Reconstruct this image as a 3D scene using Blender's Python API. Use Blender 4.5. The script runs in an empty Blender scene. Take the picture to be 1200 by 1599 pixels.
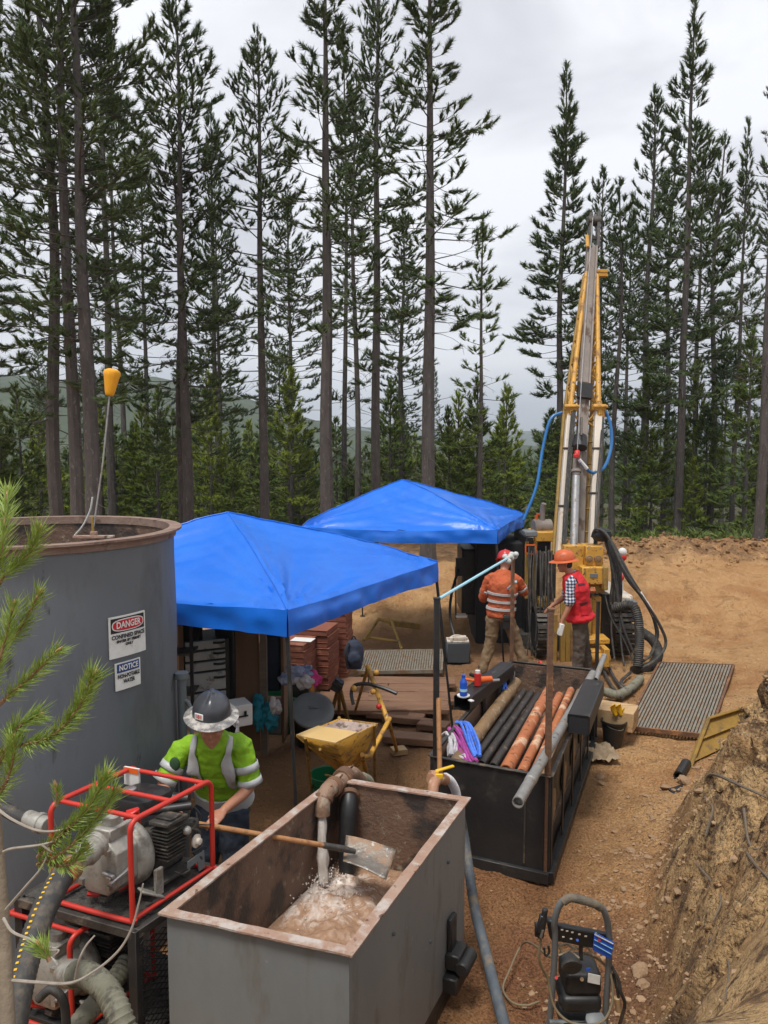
import bpy, bmesh, math, random
import numpy as np
from mathutils import Vector, Matrix, Euler, noise as mn
R = math.radians
S = bpy.context.scene
COL = S.collection
# ------------------------------------------------------------------ camera
CAMH = 3.4; PITCH = R(5.15); F = 1220.0
cd = bpy.data.cameras.new('camera'); cam = bpy.data.objects.new('camera', cd); COL.objects.link(cam)
cam.location = (0, 0, CAMH); cam.rotation_euler = (R(90) - PITCH, 0, 0)
cd.sensor_fit = 'VERTICAL'; cd.sensor_height = 36; cd.lens = F / 1599 * 36
cd.clip_start = 0.05; cd.clip_end = 9000
S.camera = cam
# ------------------------------------------------------------------ sky
SUN_EL, SUN_AZ = R(68), R(210)       # azimuth measured clockwise from +Y
w = bpy.data.worlds.new('World'); S.world = w; w.use_nodes = True
nt = w.node_tree; nt.nodes.clear(); N = nt.nodes.new; L = nt.links.new
out = N('ShaderNodeOutputWorld'); bg1 = N('ShaderNodeBackground'); bg2 = N('ShaderNodeBackground'); ms = N('ShaderNodeMixShader')
sky = N('ShaderNodeTexSky'); sky.sky_type = 'NISHITA'; sky.sun_disc = False; sky.sun_elevation = SUN_EL; sky.sun_rotation = SUN_AZ
L(sky.outputs[0], bg1.inputs[0]); bg1.inputs[1].default_value = 0.09
tc = N('ShaderNodeTexCoord'); mp = N('ShaderNodeMapping'); mp.inputs['Scale'].default_value = (1.0, 1.0, 2.2); mp.inputs['Rotation'].default_value = (0.2, 0.35, 0.5)
L(tc.outputs['Generated'], mp.inputs[0])
n1 = N('ShaderNodeTexNoise'); n1.inputs['Scale'].default_value = 2.3; n1.inputs['Detail'].default_value = 5; n1.inputs['Roughness'].default_value = .5; n1.inputs['Distortion'].default_value = .5
L(mp.outputs[0], n1.inputs[0])
cr = N('ShaderNodeValToRGB'); cr.color_ramp.elements[0].position = .34; cr.color_ramp.elements[1].position = .58
cr.color_ramp.elements[0].color = (.48, .485, .53, 1); cr.color_ramp.elements[1].color = (.84, .845, .88, 1)
L(n1.outputs[0], cr.inputs[0]); L(cr.outputs[0], bg2.inputs[0]); bg2.inputs[1].default_value = 1.0
ms.inputs[0].default_value = .93; L(bg1.outputs[0], ms.inputs[1]); L(bg2.outputs[0], ms.inputs[2]); L(ms.outputs[0], out.inputs[0])
# ------------------------------------------------------------------ sun behind thin cloud
sd = bpy.data.lights.new('sun', 'SUN'); sd.energy = 2.4; sd.angle = R(14); sd.color = (1, .96, .9)
sun = bpy.data.objects.new('sun', sd); COL.objects.link(sun)
sdir = Vector((math.sin(SUN_AZ) * math.cos(SUN_EL), math.cos(SUN_AZ) * math.cos(SUN_EL), math.sin(SUN_EL)))
sun.rotation_euler = sdir.to_track_quat('Z', 'Y').to_euler(); sun.location = (0, 0, 30)
S.view_settings.view_transform = 'Standard'; S.view_settings.look = 'None'
S.view_settings.exposure = 0.42; S.view_settings.gamma = 1; S.view_settings.use_curve_mapping = False
S.cycles.volume_bounces = 0; S.cycles.max_bounces = 6; S.cycles.transparent_max_bounces = 8
# ------------------------------------------------------------------ measuring: where the photo's rays meet the place
def ray(px, py):
    u = (799.5 - py) / F; c, s = math.cos(PITCH), math.sin(PITCH)
    return Vector(((px - 600) / F, c + u * s, -s + u * c))
def P(px, py, Y):
    d = ray(px, py); return Vector((0, 0, CAMH)) + d * (Y / d.y)
def G(px, py, z=0.0):
    d = ray(px, py); return Vector((0, 0, CAMH)) + d * ((z - CAMH) / d.z)
def V(*a): return Vector(a)
def lerp(a, b, t): return a + (b - a) * t
def rnd(a, b): return random.uniform(a, b)
# ------------------------------------------------------------------ materials
MATS = {}
def lin(c): return tuple(c) + (1,) if len(c) == 3 else c
def mat(name, c1, c2=None, sc=6, rough=.6, metal=0., bump=0., bsc=30, c3=None, s3=3, t3=(.55, .62), c4=None, s4=20, t4=(.62, .68),
        spec=.5, coat=0, stretch=None, rvar=0, tr=0, emis=None):
    m = bpy.data.materials.new(name); m.use_nodes = True; t = m.node_tree; N = t.nodes.new; L = t.links.new
    b = t.nodes['Principled BSDF']
    b.inputs['Roughness'].default_value = rough; b.inputs['Metallic'].default_value = metal
    b.inputs['Specular IOR Level'].default_value = spec; b.inputs['Coat Weight'].default_value = coat
    tc = N('ShaderNodeTexCoord'); oi = N('ShaderNodeObjectInfo')
    ad = N('ShaderNodeVectorMath'); ad.operation = 'ADD'; ml = N('ShaderNodeVectorMath'); ml.operation = 'SCALE'
    cb = N('ShaderNodeCombineXYZ')
    for i in range(3): L(oi.outputs['Random'], cb.inputs[i])
    L(cb.outputs[0], ml.inputs[0]); ml.inputs['Scale'].default_value = 37.0
    L(tc.outputs['Object'], ad.inputs[0]); L(ml.outputs[0], ad.inputs[1])
    vec = ad.outputs[0]
    if stretch:
        mp = N('ShaderNodeMapping'); mp.inputs['Scale'].default_value = stretch; L(vec, mp.inputs[0]); vec = mp.outputs[0]
    def noi(s, d=5, r=.6):
        n = N('ShaderNodeTexNoise'); n.inputs['Scale'].default_value = s; n.inputs['Detail'].default_value = d; n.inputs['Roughness'].default_value = r
        L(vec, n.inputs['Vector']); return n.outputs[0]
    def ramp(f, a, b_):
        r = N('ShaderNodeMapRange'); r.inputs['From Min'].default_value = a; r.inputs['From Max'].default_value = b_; r.clamp = True; L(f, r.inputs[0]); return r.outputs[0]
    def mix(f, a, b_):
        x = N('ShaderNodeMix'); x.data_type = 'RGBA'; L(f, x.inputs[0])
        for k, v in ((6, a), (7, b_)):
            if isinstance(v, tuple): x.inputs[k].default_value = lin(v)
            else: L(v, x.inputs[k])
        return x.outputs[2]
    col = None
    base = noi(sc)
    c2_ = c2 if c2 else tuple(c * .8 for c in c1)
    col = mix(ramp(base, .3, .7), tuple(c1), tuple(c2_))
    masks = []
    if c3: f = ramp(noi(s3, 7, .65), *t3); col = mix(f, col, tuple(c3)); masks.append(f)
    if c4: f = ramp(noi(s4, 4, .6), *t4); col = mix(f, col, tuple(c4))
    L(col, b.inputs['Base Color'])
    if rvar or masks:
        a = N('ShaderNodeMath'); a.operation = 'MULTIPLY_ADD'; a.use_clamp = True
        L(masks[0] if masks else base, a.inputs[0]); a.inputs[1].default_value = rvar if rvar else (.85 - rough) * .8; a.inputs[2].default_value = rough; L(a.outputs[0], b.inputs['Roughness'])
        if masks and metal > 0:
            q = N('ShaderNodeMath'); q.operation = 'MULTIPLY_ADD'; q.use_clamp = True
            L(masks[0], q.inputs[0]); q.inputs[1].default_value = -metal; q.inputs[2].default_value = metal; L(q.outputs[0], b.inputs['Metallic'])
    if bump:
        bp = N('ShaderNodeBump'); bp.inputs['Strength'].default_value = bump; bp.inputs['Distance'].default_value = .02
        L(noi(bsc, 6, .65), bp.inputs['Height']); L(bp.outputs[0], b.inputs['Normal'])
    if tr:
        b.inputs['Transmission Weight'].default_value = tr
    MATS[name] = m; return m
GREY = mat('grey_paint', (.175, .188, .19), (.215, .225, .222), sc=1.5, rough=.5, bump=.2, bsc=9, stretch=(1.6, 1.6, .5), c3=(.15, .135, .11), s3=3.5, t3=(.54, .74), c4=(.33, .33, .31), s4=16, t4=(.70, .74))
TANKP = mat('tank_paint', (.108, .122, .138), (.140, .152, .162), sc=.9, rough=.55, bump=.2, bsc=5, c3=(.085, .09, .095), s3=3, t3=(.50, .72), c4=(.045, .045, .045), s4=7, t4=(.66, .72), stretch=(1, 1, .35))
RIMR = mat('rust_rim', (.30, .17, .115), (.38, .27, .21), sc=9, rough=.8, bump=.5, bsc=40, c3=(.45, .40, .36), s3=6, t3=(.5, .6), c4=(.10, .055, .035), s4=14, t4=(.62, .68))
RUST = mat('rust', (.19, .095, .05), (.11, .06, .038), sc=5, rough=.85, bump=.5, bsc=40, c3=(.32, .15, .06), s3=4)
RUSTIN = mat('tank_inside', (.135, .080, .055), (.19, .115, .075), sc=4, rough=.6, bump=.7, bsc=25, c3=(.28, .24, .17), s3=16, t3=(.60, .66), c4=(.045, .035, .03), s4=3, t4=(.5, .6))
BLACKS = mat('black_steel', (.018, .018, .02), (.032, .031, .03), sc=3, rough=.42, bump=.2, bsc=20, c3=(.06, .052, .045), s3=6, t3=(.58, .7), spec=.4)
BLACKP = mat('black_plastic', (.014, .014, .015), (.022, .022, .022), sc=20, rough=.45, c3=(.10, .085, .06), s3=9, t3=(.6, .75))
BLACKM = mat('black_matte', (.016, .016, .018), rough=.8)
DARKM = mat('dark_metal', (.05, .048, .045), (.09, .08, .07), sc=12, rough=.5, metal=.4, bump=.4, bsc=50, c3=(.13, .10, .07), s3=10)
ENG = mat('engine_grime', (.045, .043, .04), (.11, .10, .085), sc=22, rough=.6, metal=.2, bump=.8, bsc=60, c3=(.015, .015, .015), s3=14)
STEEL = mat('bare_steel', (.45, .44, .43), (.33, .32, .31), sc=14, rough=.35, metal=.8, bump=.15, c3=(.25, .2, .15), s3=8)
ALU = mat('cast_aluminium', (.42, .41, .37), (.30, .285, .25), sc=9, rough=.5, metal=.35, bump=.25, bsc=60, c3=(.15, .12, .085), s3=9, t3=(.52, .7))
PIPEG = mat('galvanised_pipe', (.27, .265, .25), (.36, .35, .33), sc=10, rough=.5, metal=.45, bump=.3, c3=(.20, .14, .09), s3=7, t3=(.55, .68), c4=(.09, .08, .07), s4=9)
RED = mat('red_tube_paint', (.55, .035, .022), (.46, .03, .02), sc=12, rough=.4, c3=(.22, .06, .04), s3=14, t3=(.66, .74))
BLUE = mat('blue_canopy', (.006, .125, .60), (.010, .155, .66), sc=2, rough=.38, bump=.3, bsc=5, spec=.5, c3=(.03, .155, .52), s3=3, t3=(.58, .76), rvar=.12)
YEL = mat('yellow_paint', (.62, .33, .045), (.50, .26, .045), sc=5, rough=.5, bump=.2, c3=(.24, .13, .055), s3=6, t3=(.53, .66), c4=(.09, .055, .035), s4=22, t4=(.60, .66))
YELD = mat('dirty_yellow_paint', (.36, .22, .045), (.25, .155, .04), sc=8, rough=.65, bump=.3, c3=(.16, .11, .05), s3=6, t3=(.54, .66))
MASTP = mat('weathered_mast_steel', (.21, .175, .15), (.29, .25, .22), sc=7, rough=.65, metal=.2, bump=.3, c3=(.12, .08, .055), s3=5, stretch=(1, 1, .4))
WHITEP = mat('worn_white_paint', (.68, .62, .54), (.60, .52, .42), sc=6, rough=.5, c3=(.35, .22, .12), s3=8, t3=(.6, .68), stretch=(1, 1, .4))
ORNG = mat('orange_rust_pipe', (.46, .155, .055), (.36, .12, .05), sc=7, rough=.75, bump=.4, c3=(.62, .42, .28), s3=5, t3=(.54, .64), c4=(.16, .06, .03), s4=13, t4=(.58,.64))
MUDP = mat('muddy_pipe', (.27, .165, .075), (.20, .125, .065), sc=6, rough=.6, bump=.5, c3=(.42, .34, .24), s3=12, t3=(.58, .66), c4=(.1, .07, .05), s4=9)
BLKPIPE = mat('dark_core_barrel', (.035, .033, .032), (.06, .052, .045), sc=9, rough=.4, metal=.3, bump=.2, c3=(.15, .12, .09), s3=11, t3=(.6, .68))
WOOD = mat('new_lumber', (.52, .36, .19), (.46, .30, .15), sc=3, rough=.75, bump=.3, bsc=12, stretch=(1, 8, 8), c3=(.35, .2, .1), s3=2)
WOODS = mat('side_lumber', (.13, .10, .075), (.18, .14, .10), sc=5, rough=.85, bump=.4, stretch=(1, 6, 6))
WOODH = mat('tool_handle_wood', (.42, .21, .08), (.32, .14, .055), sc=14, rough=.6, bump=.3, c3=(.20, .09, .04), s3=18, t3=(.55, .65))
PLY = mat('plywood', (.20, .115, .065), (.17, .10, .058), sc=4, rough=.8, bump=.1, stretch=(3, 3, .5))
MUDWOOD = mat('muddy_plank', (.17, .085, .048), (.23, .13, .075), sc=4, rough=.7, bump=.6, bsc=18, c3=(.13, .065, .04), s3=3, stretch=(.5, 2, 2))
COREBOX = mat('core_box_board', (.23, .075, .042), (.18, .062, .038), sc=5, rough=.8, bump=.15, c3=(.30, .12, .07), s3=4)
GRATE = mat('grating_steel', (.20, .18, .145), (.30, .27, .215), sc=15, rough=.55, metal=.3, bump=.3, c3=(.20, .115, .06), s3=6, t3=(.5, .62))
GREENP = mat('green_plastic', (.008, .15, .055), (.007, .12, .045), sc=5, rough=.45, c3=(.12, .12, .06), s3=8, t3=(.66, .78))
RUBBER = mat('rubber_hose', (.03, .03, .03), (.05, .048, .045), sc=12, rough=.65, bump=.2, c3=(.14, .115, .085), s3=9, t3=(.52, .68))
HOSEG = mat('grey_hose', (.085, .088, .085), (.12, .12, .11), sc=10, rough=.65, bump=.2, c3=(.20, .165, .12), s3=8, t3=(.54, .68))
HOSEO = mat('olive_hose', (.15, .145, .10), (.20, .19, .14), sc=10, rough=.7, bump=.3, c3=(.09, .085, .065), s3=12)
HOSEB = mat('blue_hose', (.02, .16, .42), rough=.4)
HOSET = mat('tan_cord', (.16, .13, .08), (.22, .17, .10), sc=20, rough=.6)
WHITE = mat('white_paint', (.72, .72, .70), (.64, .63, .60), sc=5, rough=.5, c3=(.4, .36, .3), s3=9, t3=(.64, .74))
SIGNW = mat('sign_white', (.74, .74, .71), (.62, .62, .58), sc=18, rough=.55, c3=(.42, .41, .38), s3=13, t3=(.62, .70))
SIGNK = mat('sign_black', (.015, .015, .017), rough=.5)
SIGNR = mat('sign_red', (.58, .015, .03), rough=.5)
SIGNB = mat('sign_blue', (.02, .06, .22), rough=.5)
REDP = mat('red_plastic', (.60, .03, .025), rough=.4)
ORP = mat('orange_plastic', (.75, .13, .02), rough=.4)
YELP = mat('yellow_plastic', (.78, .46, .02), rough=.4)
BUOY = mat('yellow_foam', (.85, .38, .01), (.78, .34, .01), sc=10, rough=.55, bump=.2)
BLUEP = mat('blue_plastic', (.015, .10, .55), rough=.3, coat=.3)
CYAN = mat('light_blue_rope', (.25, .55, .68), (.45, .70, .78), sc=60, rough=.6)
ROPEW = mat('white_rope', (.62, .63, .60), (.45, .46, .44), sc=60, rough=.8, bump=.5, bsc=90)
TEAL = mat('teal_cloth', (.01, .22, .30), rough=.7)
PURP = mat('purple_cloth', (.28, .03, .22), (.42, .08, .33), sc=30, rough=.85)
BLCL = mat('blue_cloth', (.04, .13, .62), (.10, .25, .75), sc=40, rough=.85)
WHCL = mat('white_cloth', (.62, .60, .60), (.40, .38, .40), sc=25, rough=.85)
PINK = mat('pink_cloth', (.62, .05, .22), rough=.8)
GARNET = mat('red_cloth', (.32, .015, .03), (.24, .012, .02), sc=30, rough=.85)
SKIN = mat('skin', (.42, .19, .115), (.36, .155, .09), sc=12, rough=.5, bump=.05)
HAIR = mat('dark_hair', (.03, .02, .015), rough=.6)
GRHAIR = mat('grey_hair', (.25, .24, .23), rough=.7)
LIME = mat('lime_shirt', (.26, .50, .012), (.20, .40, .012), sc=7, rough=.75, bump=.6, bsc=14, c3=(.10, .19, .02), s3=5, t3=(.54, .68))
TAPE = mat('reflective_tape', (.50, .51, .51), (.40, .41, .41), sc=10, rough=.4, bump=.2)
DENIM = mat('dark_jeans', (.018, .026, .04), (.028, .038, .055), sc=25, rough=.85, bump=.4)
HATG = mat('dark_hard_hat', (.035, .038, .045), (.05, .053, .06), sc=8, rough=.32, coat=.15, c3=(.16, .15, .14), s3=12, t3=(.66, .74))
HATRIM = mat('scuffed_brim', (.22, .21, .20), (.10, .10, .10), sc=25, rough=.6, c3=(.45, .42, .38), s3=16, t3=(.5, .6))
HATO = mat('orange_hard_hat', (.58, .115, .03), (.48, .10, .03), sc=8, rough=.4, c3=(.30, .1, .05), s3=10)
HATRW = mat('red_hard_hat', (.50, .03, .03), rough=.35)
VESTR = mat('red_vest', (.60, .012, .02), (.50, .01, .018), sc=6, rough=.75, bump=.5, bsc=12)
ORSH = mat('orange_shirt', (.48, .10, .03), (.40, .08, .027), sc=6, rough=.8, bump=.5, bsc=12, c3=(.20, .07, .035), s3=5, t3=(.58, .72))
KHAKI = mat('khaki_trousers', (.23, .155, .085), (.17, .115, .065), sc=6, rough=.85, bump=.5, bsc=12)
GRTR = mat('brown_grey_trousers', (.105, .08, .062), (.075, .06, .048), sc=7, rough=.85, bump=.5, bsc=12)
LEATH = mat('leather', (.10, .055, .03), (.06, .035, .02), sc=14, rough=.7, bump=.3)
PLASTG = mat('grey_plastic', (.17, .185, .19), (.13, .14, .145), sc=5, rough=.5)
BARK = mat('pine_bark', (.105, .092, .085), (.062, .054, .050), sc=3, rough=.95, bump=1.0, bsc=9, stretch=(3, 3, .9), c3=(.17, .155, .14), s3=6, t3=(.55, .7))
BARKL = mat('pale_bark', (.25, .20, .14), (.17, .13, .09), sc=14, rough=.9, bump=.4, bsc=60)
TWIG = mat('bare_twig', (.36, .32, .27), (.25, .21, .17), sc=30, rough=.8)
ROCKM = mat('stone', (.40, .265, .155), (.28, .175, .10), sc=9, rough=.9, bump=.5, bsc=40)
CHECK = None
def plaid():
    m = bpy.data.materials.new('plaid_shirt'); m.use_nodes = True; t = m.node_tree; b = t.nodes['Principled BSDF']; N = t.nodes.new; L = t.links.new
    tc = N('ShaderNodeTexCoord'); r = []
    for d in ('X', 'Z'):
        w_ = N('ShaderNodeTexWave'); w_.wave_type = 'BANDS'; w_.bands_direction = d; w_.inputs['Scale'].default_value = 7.5; w_.inputs['Distortion'].default_value = .6
        L(tc.outputs['Object'], w_.inputs[0]); r.append(w_.outputs['Fac'])
    a = N('ShaderNodeMath'); a.operation = 'ADD'; L(r[0], a.inputs[0]); L(r[1], a.inputs[1])
    c = N('ShaderNodeValToRGB'); e = c.color_ramp.elements; e[0].position = .35; e[0].color = (.03, .04, .10, 1); e[1].position = .8; e[1].color = (.62, .64, .68, 1)
    h = N('ShaderNodeMath'); h.operation = 'MULTIPLY'; h.inputs[1].default_value = .5; L(a.outputs[0], h.inputs[0]); L(h.outputs[0], c.inputs[0])
    L(c.outputs[0], b.inputs['Base Color']); b.inputs['Roughness'].default_value = .85; return m
PLAID = plaid()
# ------------------------------------------------------------------ mesh building
ORG = {}
def np_mesh(name, v, f, smooth=False):
    """v: (n,3) array, f: (m,k) int array"""
    v = np.asarray(v, np.float32); f = np.asarray(f, np.int32); k = f.shape[1]
    me = bpy.data.meshes.new(name); me.vertices.add(len(v)); me.vertices.foreach_set('co', v.ravel())
    me.loops.add(f.size); me.loops.foreach_set('vertex_index', f.ravel())
    me.polygons.add(len(f)); me.polygons.foreach_set('loop_start', np.arange(0, f.size, k, dtype=np.int32))
    me.polygons.foreach_set('use_smooth', np.full(len(f), smooth)); me.update(calc_edges=True); return me
class MB:
    def __init__(s): s.v = []; s.f = []
    def add(s, vs, fs):
        b = len(s.v); s.v.extend(Vector(v) for v in vs); s.f.extend([b + i for i in f] for f in fs); return s
    def box(s, c, size, rot=None):
        c = Vector(c); hx, hy, hz = (q / 2 for q in size); vs = []
        for x, y, z in ((-1,-1,-1),(1,-1,-1),(1,1,-1),(-1,1,-1),(-1,-1,1),(1,-1,1),(1,1,1),(-1,1,1)):
            p = Vector((x*hx, y*hy, z*hz))
            if rot is not None: p = rot @ p
            vs.append(c + p)
        return s.add(vs, [(0,3,2,1),(4,5,6,7),(0,1,5,4),(1,2,6,5),(2,3,7,6),(3,0,4,7)])
    def beam(s, p, q, w, h, up=(0,0,1), ext=0):
        p, q = Vector(p), Vector(q); d = (q - p); l = d.length; d.normalize(); up = Vector(up)
        if abs(d.dot(up)) > .98: up = Vector((0, 1, 0))
        x = d.cross(up).normalized(); z = x.cross(d).normalized(); rot = Matrix((x, d, z)).transposed()
        return s.box((p + q) / 2, (w, l + 2 * ext, h), rot)
    def frame_rings(s, pts):
        n = len(pts); T = []
        for i in range(n):
            d = (pts[min(i+1, n-1)] - pts[max(i-1, 0)]); T.append(d.normalized() if d.length > 1e-9 else Vector((0,0,1)))
        a = Vector((0,0,1)) if abs(T[0].z) < .9 else Vector((1,0,0))
        u = T[0].cross(a).normalized(); fr = []
        for i in range(n):
            u = (u - T[i] * u.dot(T[i])).normalized(); fr.append((u, T[i].cross(u)))
        return fr
    def tube(s, pts, r, n=8, caps=True):
        pts = [Vector(p) for p in pts]; fr = s.frame_rings(pts); m = len(pts)
        rr = r if isinstance(r, (list, tuple)) else [r] * m; b = len(s.v)
        for p, (u, w_), q in zip(pts, fr, rr):
            for k in range(n):
                a = 2 * math.pi * k / n; s.v.append(p + (u * math.cos(a) + w_ * math.sin(a)) * q)
        for i in range(m - 1):
            for k in range(n):
                k2 = (k + 1) % n; s.f.append([b+i*n+k, b+i*n+k2, b+(i+1)*n+k2, b+(i+1)*n+k])
        if caps:
            s.f.append([b + k for k in range(n)][::-1]); s.f.append([b + (m-1)*n + k for k in range(n)])
        return s
    def cyl(s, p, q, r, r2=None, n=16, caps=True): return s.tube([p, q], [r, r if r2 is None else r2], n, caps)
    def pipe(s, p, q, r, t=.006, n=20):
        p, q = Vector(p), Vector(q); return s.tube([p, q, q, p, p], [r, r, r - t, r - t, r], n, False) if False else s.shell(p, q, r, t, n)
    def shell(s, p, q, r, t, n):
        fr = s.frame_rings([p, q]); b = len(s.v)
        for c, rad in ((p, r), (q, r), (q, r - t), (p, r - t)):
            u, w_ = fr[0]
            for k in range(n):
                a = 2*math.pi*k/n; s.v.append(c + (u*math.cos(a) + w_*math.sin(a)) * rad)
        for i in range(4):
            j = (i + 1) % 4
            for k in range(n):
                k2 = (k+1) % n; s.f.append([b+i*n+k, b+i*n+k2, b+j*n+k2, b+j*n+k])
        return s
    def loft(s, secs, caps=True):
        n = len(secs[0]); b = len(s.v)
        for c in secs: s.v.extend(Vector(p) for p in c)
        for i in range(len(secs) - 1):
            for k in range(n):
                k2 = (k+1) % n; s.f.append([b+i*n+k, b+i*n+k2, b+(i+1)*n+k2, b+(i+1)*n+k])
        if caps: s.f.append([b + k for k in range(n)][::-1]); s.f.append([b + (len(secs)-1)*n + k for k in range(n)])
        return s
    def lathe(s, prof, c=(0,0,0), axis=(0,0,1), n=24):
        c = Vector(c); ax = Vector(axis).normalized(); a = Vector((1,0,0)) if abs(ax.x) < .9 else Vector((0,1,0))
        u = ax.cross(a).normalized(); w_ = ax.cross(u)
        return s.loft([[c + ax*h + (u*math.cos(2*math.pi*k/n) + w_*math.sin(2*math.pi*k/n))*max(r, 1e-4) for k in range(n)] for r, h in prof])
    def grid(s, fn, nu, nv, wrap=False):
        b = len(s.v)
        for j in range(nv):
            for i in range(nu): s.v.append(Vector(fn(i/(nu-1), j/(nv-1))))
        for j in range(nv-1):
            for i in range(nu-1): s.f.append([b+j*nu+i, b+j*nu+i+1, b+(j+1)*nu+i+1, b+(j+1)*nu+i])
        return s
    def prism(s, poly, off):
        off = Vector(off); n = len(poly); b = len(s.v); s.v.extend(Vector(p) for p in poly); s.v.extend(Vector(p) + off for p in poly)
        s.f.append(list(range(b, b+n))[::-1]); s.f.append(list(range(b+n, b+2*n)))
        for k in range(n): k2 = (k+1) % n; s.f.append([b+k, b+k2, b+n+k2, b+n+k])
        return s
    def sphere(s, c, r, n=12, m=8):
        c = Vector(c); r = r if isinstance(r, (tuple, list)) else (r, r, r); secs = []
        for j in range(m + 1):
            t = math.pi * j / m; q = max(math.sin(t), .01)
            secs.append([c + Vector((r[0]*q*math.cos(2*math.pi*k/n), r[1]*q*math.sin(2*math.pi*k/n), -r[2]*math.cos(t))) for k in range(n)])
        return s.loft(secs)
    def build(s, name, m, parent=None, bevel=0, smooth=True, angle=40, org=None, seg=1):
        o_ = Vector(org) if org is not None else (ORG[parent] if parent else Vector((0,0,0)))
        me = bpy.data.meshes.new(name); me.from_pydata([v - o_ for v in s.v], [], s.f)
        bm = bmesh.new(); bm.from_mesh(me); bmesh.ops.recalc_face_normals(bm, faces=bm.faces); bm.to_mesh(me); bm.free()
        if smooth: me.shade_smooth(); me.set_sharp_from_angle(angle=R(angle))
        me.materials.append(m); o = bpy.data.objects.new(name, me); COL.objects.link(o)
        ORG[o] = o_.copy()
        if parent: o.parent = parent; o.location = o_ - ORG[parent]
        else: o.location = o_
        if bevel:
            b = o.modifiers.new('bevel', 'BEVEL'); b.width = bevel; b.segments = seg; b.limit_method = 'ANGLE'; b.angle_limit = R(35)
        return o
def tag(o, label=None, cat=None, group=None, kind=None):
    if label: o['label'] = label
    if cat: o['category'] = cat
    if group: o['group'] = group
    if kind: o['kind'] = kind
    return o
def thing(name, loc, label, cat, group=None):
    o = bpy.data.objects.new(name, None); o.empty_display_size = .1; COL.objects.link(o); o.location = Vector(loc); ORG[o] = Vector(loc)
    return tag(o, label, cat, group)
def copy_tree(o, parent=None):
    c = o.copy(); COL.objects.link(c)
    if parent: c.parent = parent
    ORG[c] = ORG.get(o, Vector((0,0,0)))
    for ch in [x for x in KIDS.get(o, o.children)]: copy_tree(ch, c)
    return c
KIDS = {}
def inst(name, me, parent, loc, rot=(0,0,0), scale=(1,1,1)):
    o = bpy.data.objects.new(name, me); COL.objects.link(o)
    if parent: o.parent = parent; o.location = Vector(loc) - ORG[parent]
    else: o.location = Vector(loc)
    o.rotation_euler = rot; o.scale = scale; ORG[o] = Vector(loc); return o
def crv(pts, k=6):
    """smooth curve through the points (Catmull-Rom)"""
    pts = [Vector(p) for p in pts]; q = [pts[0]*2 - pts[1]] + pts + [pts[-1]*2 - pts[-2]]; o = []
    for i in range(1, len(q) - 2):
        p0, p1, p2, p3 = q[i-1:i+3]
        for j in range(k):
            t = j / k; o.append(.5*((2*p1) + (p2-p0)*t + (2*p0-5*p1+4*p2-p3)*t*t + (3*p1-p0-3*p2+p3)*t*t*t))
    o.append(pts[-1]); return o
def resample(pts, step):
    o = [pts[0]]; acc = 0
    for a, b in zip(pts, pts[1:]):
        l = (b - a).length
        if l < 1e-9: continue
        t = step - acc
        while t <= l: o.append(a + (b-a)*(t/l)); t += step
        acc = (acc + l) % step if True else 0
    o.append(pts[-1]); return o
def ribbed(mb, pts, r, pitch=.012, amp=.12, n=12):
    c = resample(crv(pts, 10), pitch / 2); rr = [r * (1 + (amp if i % 2 else 0)) for i in range(len(c))]; return mb.tube(c, rr, n)
TXT = {}
def text_geo(s, size, font_bold=.0):
    k = (s, size, font_bold)
    if k not in TXT:
        cu = bpy.data.curves.new('txt', 'FONT'); cu.body = s; cu.size = size; cu.align_x = 'CENTER'; cu.align_y = 'CENTER'; cu.offset = font_bold; cu.resolution_u = 3
        o = bpy.data.objects.new('txt', cu); COL.objects.link(o); dg = bpy.context.evaluated_depsgraph_get(); dg.update()
        me = bpy.data.meshes.new_from_object(o.evaluated_get(dg))
        TXT[k] = ([v.co.copy() for v in me.vertices], [list(p.vertices) for p in me.polygons])
        bpy.data.objects.remove(o); bpy.data.curves.remove(cu); bpy.data.meshes.remove(me)
    return TXT[k]
def put_text(mb, s, size, fn, bold=0.0, squeeze=1.0):
    v, f = text_geo(s, size, bold); mb.add([fn(p.x * squeeze, p.y) for p in v], f); return mb
# ================================================================== THE GROUND
def fbm(x, y, sc, oct=5, seed=0, gain=.5):
    x = np.asarray(x, float) * sc + seed * 17.3; y = np.asarray(y, float) * sc + seed * 5.7; a = 1.; o = 0; tot = 0
    rs = np.random.RandomState(seed + 5); tab = rs.rand(256, 256)
    for k in range(oct):
        xi = np.floor(x).astype(int); yi = np.floor(y).astype(int); fx = x - xi; fy = y - yi
        fx = fx*fx*(3-2*fx); fy = fy*fy*(3-2*fy)
        t = lambda i, j: tab[i & 255, j & 255]
        v = t(xi,yi)*(1-fx)*(1-fy) + t(xi+1,yi)*fx*(1-fy) + t(xi,yi+1)*(1-fx)*fy + t(xi+1,yi+1)*fx*fy
        o = o + v * a; tot += a; a *= gain; x = x*2.03 + 11.1; y = y*2.03 + 3.7
    return o / tot - .5
TOE = [(-30,2.6),(-2.2,2.7),(-.2,2.75),(.85,3.2),(1.55,4.2),(1.95,5.46),(2.62,6.48),(3.45,7.6),(5.0,9.9),(6.2,12.2),(9.5,16.5),(30,32)]
def sstep(a, b, x): t = np.clip((x - a) / (b - a), 0, 1); return t*t*(3-2*t)
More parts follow.
